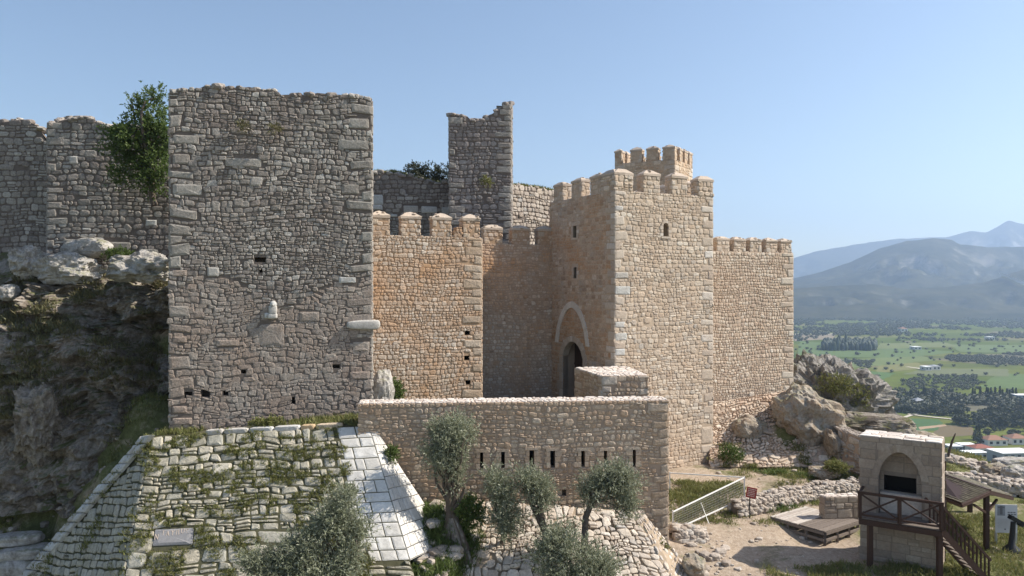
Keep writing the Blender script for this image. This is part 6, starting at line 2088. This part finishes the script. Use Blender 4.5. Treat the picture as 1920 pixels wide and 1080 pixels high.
tufts(mb, q4, rng, 0.22, 14, 0.1, 0.04, 0)
tag(mb.build('weeds', [M['weed_leaf']]), kind='stuff')

def grass(name, n, xr, yr, seed, thr, h, mat='weed_leaf', fs=0.35, bl=16, sp=0.16, ok=None, w=0.035):
    r_ = np.random.default_rng(seed)
    X, Y = r_.uniform(*xr, n), r_.uniform(*yr, n)
    k = fbm(np.stack([X * fs, Y * fs, np.full(n, seed * 1.3)], -1), 3)
    keep = k > thr
    if ok is not None:
        keep &= ok(X, Y)
    X, Y = X[keep], Y[keep]
    mb = MB()
    tufts(mb, np.stack([X, Y, ground_z(X, Y)], -1), r_, h, bl, sp, w, 0)
    return tag(mb.build(name, [M[mat]]), kind='stuff')
path_free = lambda X, Y: ~((X > 9.0) & (X < 15.0) & (Y < 38.5) & (X > 9 + (38 - Y) * 0.12)) & ~((X > 15.0) & (X < 19.4) & (Y > 33.0) & (Y < 41.4))
grass('grass', 9000, (14.5, 38), (29, 54), 161, -0.15, 0.22, ok=path_free)
grass('grass', 3000, (8.3, 18), (30.5, 48), 162, 0.3, 0.2, fs=0.5, ok=path_free)
grass('grass', 900, (8.4, 13.2), (38.8, 43.5), 163, -0.5, 0.26, 'weed_leaf', ok=lambda X, Y: (Y > 38.6 + (X - 8.4) * 0.75))
grass('grass', 900, (11.5, 21), (31.2, 34.2), 168, 0.0, 0.26, fs=0.7)
grass('grass', 500, (13, 19), (44.6, 46.4), 164, -0.2, 0.3, 'green_leaf')
grass('grass', 1300, (-4.4, -1.5), (30.5, 34.8), 165, -0.25, 0.3, 'green_leaf', fs=0.8)
grass('grass', 2600, (-30, -16.8), (30, 41.5), 166, -0.2, 0.3, 'weed_leaf', fs=0.4)
grass('grass', 500, (12, 20), (40.3, 44), 167, 0.0, 0.3, 'green_leaf', ok=lambda X, Y: np.abs(Y - (40.0 + (X - 11.9) * 0.45)) < 1.0)
# scrub on the rock face and along its top
r_ = np.random.default_rng(170)
cv = cliffV[r_.integers(0, len(cliffV), 9000)]
k = fbm(cv * 0.5, 3)
cv = cv[(k > 0.12) & (cv[:, 2] > -7) & (cv[:, 1] < 45.5)]
mb = MB()
tufts(mb, cv, r_, 0.36, 16, 0.14, 0.05, 0, (0, -0.6, 0.2))
tag(mb.build('scrub', [M['dry_leaf']]), kind='stuff')
mb = MB()
X = r_.uniform(3.3, 4.9, 220); t = r_.random(220)
wx = wq[0][0] + (wq[1][0] - wq[0][0]) * t; wy = wq[0][1] + (wq[1][1] - wq[0][1]) * t + 0.6
wz = np.array([px_zt([(940, 346), (960, 347), (1000, 351), (1030, 357), (1080, 362)], 60)(a, b) for a, b in zip(wx, wy)])
tufts(mb, np.stack([wx, wy, wz - 0.05], -1), r_, 0.25, 14, 0.15, 0.05, 0)
t = r_.random(200)
wx = wm[0][0] + (wm[1][0] - wm[0][0]) * t; wy = wm[0][1] + (wm[1][1] - wm[0][1]) * t + 0.7
wz = np.array([px_zt([(600, 320), (697, 325), (740, 324), (790, 338), (820, 345), (850, 345)], 56)(a, b) for a, b in zip(wx, wy)])
tufts(mb, np.stack([wx, wy, wz], -1), r_, 0.25, 14, 0.15, 0.05, 0)
tag(mb.build('wall_top_grass', [M['weed_leaf']]), kind='stuff')

# ---------------------------------------------------------------- the valley: fields, roads, groves, houses
def field_patch(name, pix, col, dz, seed):
    m = plain_mat(name + ' crop', col, 1.0, 0.22, 0.03)
    mb = MB()
    c = [plane_pt(*p) + Z3 * dz for p in pix]
    ctr = np.mean(c, 0)
    # uneven edges
    r_ = np.random.default_rng(seed)
    ring = []
    for i in range(len(c)):
        a, b = c[i], c[(i + 1) % len(c)]
        for k in range(8):
            t = k / 8
            ring.append(a + (b - a) * t + np.array((*r_.normal(size=2) * np.linalg.norm(b - a) * 0.008, 0)))
    n = len(ring)
    mb.add(np.vstack([ring, ctr]), [[i, (i + 1) % n, n] for i in range(n)])
    return tag(mb.build(name, [m]), kind='structure')
for i, (pix, col) in enumerate((
    ([(1630, 812), (1775, 806), (1760, 786), (1650, 783)], (0.055, 0.125, 0.045)),
    ([(1735, 822), (1830, 816), (1822, 800), (1768, 797)], (0.14, 0.12, 0.07)),
    ([(1725, 806), (1775, 799), (1772, 796), (1722, 801)], (0.34, 0.27, 0.19)),
    ([(1838, 727), (2060, 735), (2050, 706), (1868, 700)], (0.085, 0.145, 0.04)),
    ([(1690, 702), (1890, 706), (1890, 692), (1740, 691)], (0.12, 0.15, 0.07)),
    ([(1500, 668), (1690, 672), (1800, 660), (1500, 640)], (0.09, 0.15, 0.045)),
    ([(1640, 700), (1745, 690), (1720, 680), (1650, 682)], (0.16, 0.175, 0.06)),
    ([(1560, 722), (1640, 720), (1680, 700), (1600, 694)], (0.07, 0.14, 0.04)),
    ([(1600, 690), (1760, 676), (1730, 668), (1580, 674)], (0.12, 0.17, 0.055)),
    ([(1800, 660), (2000, 664), (2000, 648), (1780, 646)], (0.1, 0.155, 0.05)),
    ([(1490, 640), (1560, 636), (1570, 627), (1480, 628)], (0.22, 0.2, 0.15)),
    ([(1640, 655), (1800, 650), (1770, 642), (1650, 644)], (0.13, 0.17, 0.06)),
    ([(1850, 800), (2000, 800), (2000, 775), (1830, 778)], (0.13, 0.16, 0.05)),
    ([(1735, 770), (1770, 771), (1768, 756), (1742, 757)], (0.2, 0.17, 0.08)))):
    field_patch('field', pix, (col[0] * 1.0, col[1] * 0.88, col[2] * 0.8), 0.12 + 0.03 * i, 200 + i)

def road(name, pix, w, col, dz=0.6):
    pts = [plane_pt(*p) + Z3 * dz for p in pix]
    mb = MB()
    for a, b in zip(pts[:-1], pts[1:]):
        d = unit(b - a); nn = np.array((-d[1], d[0], 0)) * w / 2
        mb.quad(a - nn, b - nn, b + nn, a + nn)
    return tag(mb.build(name, [plain_mat('dusty track', col, 1.0, 0.1, 0.05)]), kind='structure')
for pix, w in (([(1702, 777), (1740, 782), (1780, 786), (1815, 792), (1860, 790)], 5), ([(1490, 628), (1508, 624), (1545, 627), (1580, 625)], 14), ([(1700, 688), (1722, 691), (1738, 695)], 7), ([(1690, 785), (1712, 778), (1745, 772)], 4)):
    road('track', pix, w, (0.5, 0.45, 0.36))

# highway on the far hillside, draped over the slope
from mathutils.bvhtree import BVHTree
def drape(objname, pix, w, name):
    ob = bpy.data.objects[objname]
    bv = BVHTree.FromPolygons([v.co for v in ob.data.vertices], [p.vertices for p in ob.data.polygons])
    pts = []
    for px, py in pix:
        d = Vector(((px - 960) / F, 1, (540 - py) / F)).normalized()
        h = bv.ray_cast(Vector((0, 0, 0)), d)
        if h[0]:
            pts.append(np.array(h[0]) + np.array(h[1]) * (9 if h[1].z > 0 else -9))
    mb = MB()
    for a, b in zip(pts[:-1], pts[1:]):
        up = Z3 * 4
        mb.quad(a, b, b + Z3 * w * 0.8 + np.array((0, w * 0.8, 0)), a + Z3 * w * 0.8 + np.array((0, w * 0.8, 0)))
    if pts:
        tag(mb.build(name, [plain_mat('pale road cutting', (0.55, 0.52, 0.47), 1.0, 0.1, 0.02)]), kind='structure')
drape('hills', [(1872, 516), (1878, 520), (1890, 524), (1905, 531), (1920, 538), (1940, 545)], 24, 'road')

def tree_mesh(seed, kind):
    r_ = np.random.default_rng(seed)
    mb = MB()
    if kind == 'round':
        bl = [(np.array((0, 0, 3.0)), np.array((2.4, 2.4, 1.7)))] + [(np.array((r_.uniform(-1.5, 1.5), r_.uniform(-1.5, 1.5), r_.uniform(2.4, 4.0))), r_.uniform(1.1, 1.7, 3)) for _ in range(4)]
        C, d = in_blobs(bl, 230, r_)
        leaf_quads(mb, C, d + r_.normal(size=d.shape) * 0.6, 1.1 * r_.uniform(0.6, 1.3, 230), 0.75, r_, 0, 0.3)
        for c, s in bl:
            lump(mb, c, s * 0.72, r_, 2, 0.2, 0)
        mb.tube([(0, 0, -0.3), (0.1, 0, 1.0), (0, 0.1, 2.2)], [0.35, 0.28, 0.2], 6, 1)
    elif kind == 'cypress':
        n = 260
        z = r_.uniform(0.6, 13, n)
        rad = 1.25 * np.clip((13.4 - z) / 9.5, 0.08, 1) ** 0.8 * np.clip(z / 1.6, 0.5, 1)
        a = r_.uniform(0, 6.28, n)
        q = r_.uniform(0.55, 1.0, n)
        C = np.stack([np.cos(a) * rad * q, np.sin(a) * rad * q, z], 1)
        D = np.stack([np.cos(a) * 0.3, np.sin(a) * 0.3, np.ones(n)], 1) + r_.normal(size=(n, 3)) * 0.15
        leaf_quads(mb, C, D, 1.5, 0.6, r_, 0, 0.2)
        mb.tube([(0, 0, -0.3), (0, 0, 4), (0, 0, 9), (0, 0, 13)], [0.3, 0.95, 0.6, 0.05], 8, 0, 0.15)
        mb.tube([(0, 0, -0.4), (0, 0, 1.2)], [0.25, 0.25], 6, 1)
    else:                                                            # broad dark conifer
        n = 900
        z = r_.uniform(1.0, 15, n)
        rad = 4.6 * np.clip((15.6 - z) / 13.5, 0.05, 1) ** 0.9
        a = r_.uniform(0, 6.28, n)
        q = r_.uniform(0.3, 1.05, n)
        C = np.stack([np.cos(a) * rad * q, np.sin(a) * rad * q, z], 1)
        D = np.stack([np.cos(a), np.sin(a), np.full(n, 0.25)], 1) + r_.normal(size=(n, 3)) * 0.4
        leaf_quads(mb, C, D, 1.5, 0.7, r_, 0, 0.3)
        mb.tube([(0, 0, -0.4), (0, 0, 7), (0, 0, 15)], [0.5, 0.35, 0.05], 7, 1)
    return mb
VM = {k: [tree_mesh(300 + i + 10 * j, k) for i in range(n)] for j, (k, n) in enumerate((('round', 5), ('cypress', 2), ('conifer', 1)))}
TREEM = {}
for k, lst in VM.items():
    for i, m_ in enumerate(lst):
        o = m_.build('tmp', [M['cypress_leaf'] if k != 'round' else M['far_leaf'], M['bark']])
        TREEM[(k, i)] = o.data
        bpy.data.objects.remove(o)
r_ = np.random.default_rng(310)
cand = []                                                            # (distance, x, y, scale)
def fill(poly, n, sc=(0.7, 1.4), thr=None, fs=0.02):
    """n trees spread over a piece of the valley given by the corners of its outline in the photograph"""
    c = [plane_pt(*p) for p in poly]
    k = 0
    tries = 0
    while k < n and tries < n * 30:
        tries += 1
        a, b = r_.random(2)
        p = (1 - a) * (1 - b) * c[0] + a * (1 - b) * c[1] + a * b * c[2] + (1 - a) * b * c[3]
        if thr is not None and fbm(np.array((p[0] * fs, p[1] * fs, 1.0)), 3) < thr:
            continue
        cand.append((p[1], p[0], p[1], r_.uniform(*sc)))
        k += 1
fill([(1640, 790), (1780, 792), (1790, 742), (1640, 745)], 300, (0.8, 1.8), -0.1)
fill([(1780, 800), (2000, 805), (2000, 748), (1780, 742)], 330, (0.9, 1.9), -0.05)
fill([(1826, 835), (2040, 835), (2040, 800), (1830, 800)], 70, (0.7, 1.4), -0.2)
fill([(1560, 745), (1660, 760), (1660, 720), (1600, 705)], 170, (0.6, 1.2), -0.1)
fill([(1660, 742), (1840, 730), (1830, 705), (1720, 704)], 330, (0.55, 0.8))
fill([(1560, 692), (1630, 692), (1640, 676), (1575, 678)], 120, (0.6, 0.9), -0.2)
fill([(1760, 684), (2050, 688), (2050, 662), (1780, 664)], 700, (0.7, 1.1), -0.15, 0.008)
fill([(1500, 690), (1990, 760), (1990, 640), (1500, 640)], 160, (0.6, 1.3))
fill([(1400, 640), (2100, 640), (2100, 625), (1400, 625)], 700, (0.8, 1.5), 0.0, 0.006)
fill([(1380, 630), (2150, 632), (2150, 590), (1380, 590)], 4200, (1.0, 2.2), -0.35, 0.004)
fill([(900, 700), (1500, 700), (1500, 600), (900, 600)], 700, (0.8, 1.6), -0.1, 0.006)
cand.sort()
for i, (d, x, y, s) in enumerate(cand[:290]):
    o = bpy.data.objects.new('valley_tree', TREEM[('round', i % 5)])
    o.location = (x, y, VZ)
    o.scale = (s * r_.uniform(0.9, 1.2), s * r_.uniform(0.9, 1.2), s)
    o.rotation_euler = (0, 0, r_.uniform(0, 6.28))
    COL.objects.link(o)
    tag(o, 'round dark green tree scattered among the nearer valley fields', 'tree', 'round trees in the valley', 'thing')
mb = MB()
proto = []
for s_ in range(3):
    q_ = np.random.default_rng(330 + s_)
    w = MB()
    C, dd = in_blobs([(np.array((0, 0, 2.6)), np.array((2.6, 2.6, 2.0)))], 44, q_)
    leaf_quads(w, C, dd + q_.normal(size=dd.shape) * 0.6, 1.6, 1.1, q_, 0, 0.3)
    lump(w, (0, 0, 2.4), (2.1, 2.1, 1.7), q_, 1, 0.2)
    proto.append(([v.copy() for v in w.V], [l.copy() for l in w.L], [t_.copy() for t_ in w.T]))
for d, x, y, s in cand[290:]:
    Vl, Ll, Tl = proto[int(r_.integers(3))]
    off = 0
    for v, l, t_ in zip(Vl, Ll, Tl):
        f = l.reshape(-1, t_[0]) - off
        mb.add(v * np.array((s * r_.uniform(0.9, 1.3), s, s)) + np.array((x, y, VZ)), f, 0)
        off += len(v)
tag(mb.build('far_groves', [M['far_leaf']]), kind='stuff')
# cypresses
cyp = [(1683, 752), (1708, 751), (1718, 749), (1722, 750), (1732, 748), (1735, 749), (1750, 750), (1752, 749), (1785, 754), (1824, 748), (1828, 747), (1838, 749), (1850, 747), (1853, 749), (1858, 750), (1866, 748), (1875, 748), (1880, 750), (1888, 749), (1893, 750), (1899, 748), (1905, 750)]
for i, (px, py) in enumerate(cyp):
    p = plane_pt(px, py)
    o = bpy.data.objects.new('cypress', TREEM[('cypress', i % 2)])
    o.location = p
    s = r_.uniform(0.75, 1.1)
    o.scale = (s * 1.2, s * 1.2, s)
    o.rotation_euler = (0, 0, r_.uniform(0, 6.28))
    COL.objects.link(o)
    tag(o, 'slim dark cypress standing in the row across the valley groves', 'cypress', 'cypresses in the valley', 'thing')
for px, py, s, lab in ((1833, 825, 0.85, 'broad dark conifer above the red roofed houses'), (1874, 800, 0.6, 'smaller dark conifer behind the row of houses'), (1785, 757, 0.55, 'dark pointed conifer alone between the cypress rows')):
    o = bpy.data.objects.new('conifer', TREEM[('conifer', 0)])
    o.location = plane_pt(px, py); o.scale = (s, s, s)
    COL.objects.link(o)
    tag(o, lab, 'tree', None, 'thing')
# dense cypress plantation far out
mb = MB()
q_ = np.random.default_rng(341)
for k in range(230):
    a, b = q_.random(2)
    c = [plane_pt(*p) for p in ((1542, 658), (1643, 658), (1640, 645), (1546, 646))]
    p = (1 - a) * (1 - b) * c[0] + a * (1 - b) * c[1] + a * b * c[2] + (1 - a) * b * c[3]
    h = q_.uniform(13, 19) * (1.6 if 0.25 < a < 0.45 and q_.random() < 0.2 else 1)
    w = q_.uniform(3.5, 6.0) * (0.7 if h > 20 else 1)
    mb.tube([p, p + Z3 * h * 0.25, p + Z3 * h * 0.6, p + Z3 * h * 0.85, p + Z3 * h], [w * 0.8, w, w * 0.95, w * 0.65, 0.5], 6, 0, 0.2, k)
tag(mb.build('cypress_plantation', [M['cypress_leaf']]), kind='stuff')

M['house_white'] = plain_mat('white house plaster', (0.62, 0.6, 0.57), 0.9, 0.06)
M['house_grey'] = plain_mat('bare grey concrete', (0.3, 0.31, 0.33), 0.9, 0.1)
M['roof_white'] = plain_mat('white flat roof', (0.8, 0.79, 0.78), 0.8, 0.05)
M['roof_red'] = plain_mat('red roof tiles', (0.27, 0.1, 0.07), 0.85, 0.2, 1.0)
M['roof_orange'] = plain_mat('faded orange roof tiles', (0.28, 0.15, 0.1), 0.85, 0.2, 1.0)
M['house_blue'] = plain_mat('blue grey plaster', (0.22, 0.27, 0.36), 0.9, 0.1)
M['pane'] = plain_mat('dark window glass', (0.03, 0.035, 0.045), 0.25, 0.1)
def house(label, px0, px1, pyb, h, depth, wall, roof, kind='flat', storeys=1, nwin=3, rot=0.0, name='house', rise=2.2):
    p = plane_pt((px0 + px1) / 2, pyb)
    w = (px1 - px0) / F * p[1]
    U = np.array((math.cos(rot), math.sin(rot), 0)); W = np.array((-math.sin(rot), math.cos(rot), 0))
    t = thing(name, p, label, 'house' if name == 'house' else 'building')
    mb = MB(); mb.box(p + W * depth / 2 + Z3 * (h / 2 - 0.3), (w, depth, h + 0.6), 0, U, W); mb.build('wall', [M[wall]], t)
    mb = MB()
    c = p + W * depth / 2 + Z3 * h
    if kind == 'flat':
        mb.box(c + Z3 * 0.25, (w + 0.8, depth + 0.8, 0.4), 0, U, W)
    else:
        o = 0.6
        k = [c + U * sx * (w / 2 + o) + W * sy * (depth / 2 + o) + Z3 * 0.05 for sx, sy in ((-1, -1), (1, -1), (1, 1), (-1, 1))]
        rl = max(0.5, w / 2 - depth / 2)
        a, b = c - U * rl + Z3 * rise, c + U * rl + Z3 * rise
        mb.add(k + [a, b], [[0, 1, 5, 4], [2, 3, 4, 5]], 0)
        mb.add(k + [a, b], [[1, 2, 5], [3, 0, 4]], 0)
        mb.add(k, [[3, 2, 1, 0]], 0)
    mb.build('roof', [M[roof]], t)
    for s in range(storeys):
        for i in range(nwin):
            zc = h / storeys * (s + 0.52)
            hw = h / storeys * 0.45
            mb = MB()
            cw_ = w / nwin * 0.45
            mb.box(p + U * (-w / 2 + w * (i + 0.5) / nwin) + Z3 * zc - W * 0.02, (cw_, 0.12, hw), 0, U, W)
            mb.build('window', [M['pane']], t)
    mb = MB(); mb.box(p - U * (w / 2 + 0.02) + W * depth * 0.5 + Z3 * h * 0.5, (0.12, depth * 0.25, h * 0.35), 0, U, W); mb.build('window', [M['pane']], t)
    return t
house('grey two storey building with a wide white flat roof at the right edge', 1878, 1945, 872, 8.5, 16, 'house_grey', 'roof_white', 'flat', 2, 5, 0.1)
house('white bungalow with a pale flat terrace before the red roof', 1815, 1854, 861, 4.6, 9, 'house_white', 'roof_white', 'flat', 1, 3, 0.1)
house('house with a bright red tiled roof behind the white bungalow', 1828, 1866, 853, 5.2, 12, 'house_white', 'roof_red', 'hip', 1, 3, 0.1)
house('low shed with a long white roof left of the red tiled house', 1804, 1832, 846, 4.6, 9, 'house_grey', 'roof_white', 'flat', 1, 3, 0.0)
house('grey walled low house half hidden behind the crest', 1781, 1805, 847, 4.0, 9, 'house_grey', 'roof_white', 'flat', 1, 3, 0.0)
house('pale house with a faded orange hipped roof behind the conifer', 1852, 1890, 836, 4.8, 12, 'house_white', 'roof_orange', 'hip', 1, 3, 0.05, rise=3)
house('house with an orange tiled roof at the right picture edge', 1898, 1930, 834, 5.2, 12, 'house_white', 'roof_orange', 'hip', 1, 3, 0.0, rise=3)
house('blue grey farmhouse among the trees in mid valley', 1717, 1736, 762, 6.0, 10, 'house_blue', 'house_grey', 'hip', 2, 2, 0.1, rise=3)
house('long low white roofed shed left of the cypress row', 1682, 1700, 751, 2.6, 13, 'house_grey', 'roof_white', 'flat', 1, 3, 0.0)
house('blue block with a white roof beyond the cypresses at the right edge', 1908, 1932, 753, 7.0, 12, 'house_blue', 'roof_white', 'flat', 2, 3, 0.0)
house('white farm building in the middle fields beside the pale track', 1735, 1748, 695, 6.0, 14, 'house_white', 'roof_white', 'flat', 1, 2, 0.1)
house('dark roofed farm shed right of the white farm building', 1749, 1764, 694, 6.0, 14, 'house_white', 'house_grey', 'hip', 1, 2, 0.1)
house('white shed far off in the upper green fields', 1714, 1728, 656, 6.0, 18, 'house_white', 'roof_white', 'flat', 1, 2, 0.0)
house('distant white house at the edge of the wooded band', 1855, 1865, 638, 8.0, 20, 'house_white', 'roof_white', 'flat', 1, 2, 0.0)
house('distant house with a red roof in the wooded band', 1690, 1702, 622, 9.0, 24, 'house_white', 'roof_orange', 'hip', 1, 2, 0.0, rise=5)
for i, (px, py, w, lab) in enumerate(((1530, 588, 9, 'tiny white house of the far village, leftmost one'), (1594, 585, 12, 'pale tiny house of the far village below the long mountain'), (1612, 582, 8, 'tiny house of the far village next to the pale long one'), (1700, 574, 9, 'white speck of a house in the centre of the far village'), (1745, 577, 14, 'long pale building of the far village right of its centre'), (1870, 585, 6, 'tiny white house far off at the mountain foot, right part'), (1900, 586, 7, 'rightmost tiny white house at the mountain foot'))):
    house(lab, px - w / 2, px + w / 2, py, 9, 20, 'house_white', 'roof_white', 'flat', 1, 2, 0.0)

# ---------------------------------------------------------------- haze in the valley air
hz = MB()
hz.box((3000, 4950, 430), (17400, 10700, 1144))
hm = bpy.data.materials.new('valley haze')
hm.use_nodes = True
nt = hm.node_tree
nt.nodes.clear()
out = nt.nodes.new('ShaderNodeOutputMaterial')
pv = nt.nodes.new('ShaderNodeVolumePrincipled')
pv.inputs['Color'].default_value = (0.55, 0.72, 1.0, 1)
pv.inputs['Density'].default_value = 0.000115
pv.inputs['Anisotropy'].default_value = 0.4
nt.links.new(pv.outputs[0], out.inputs['Volume'])
tag(hz.build('haze', [hm]), kind='stuff')
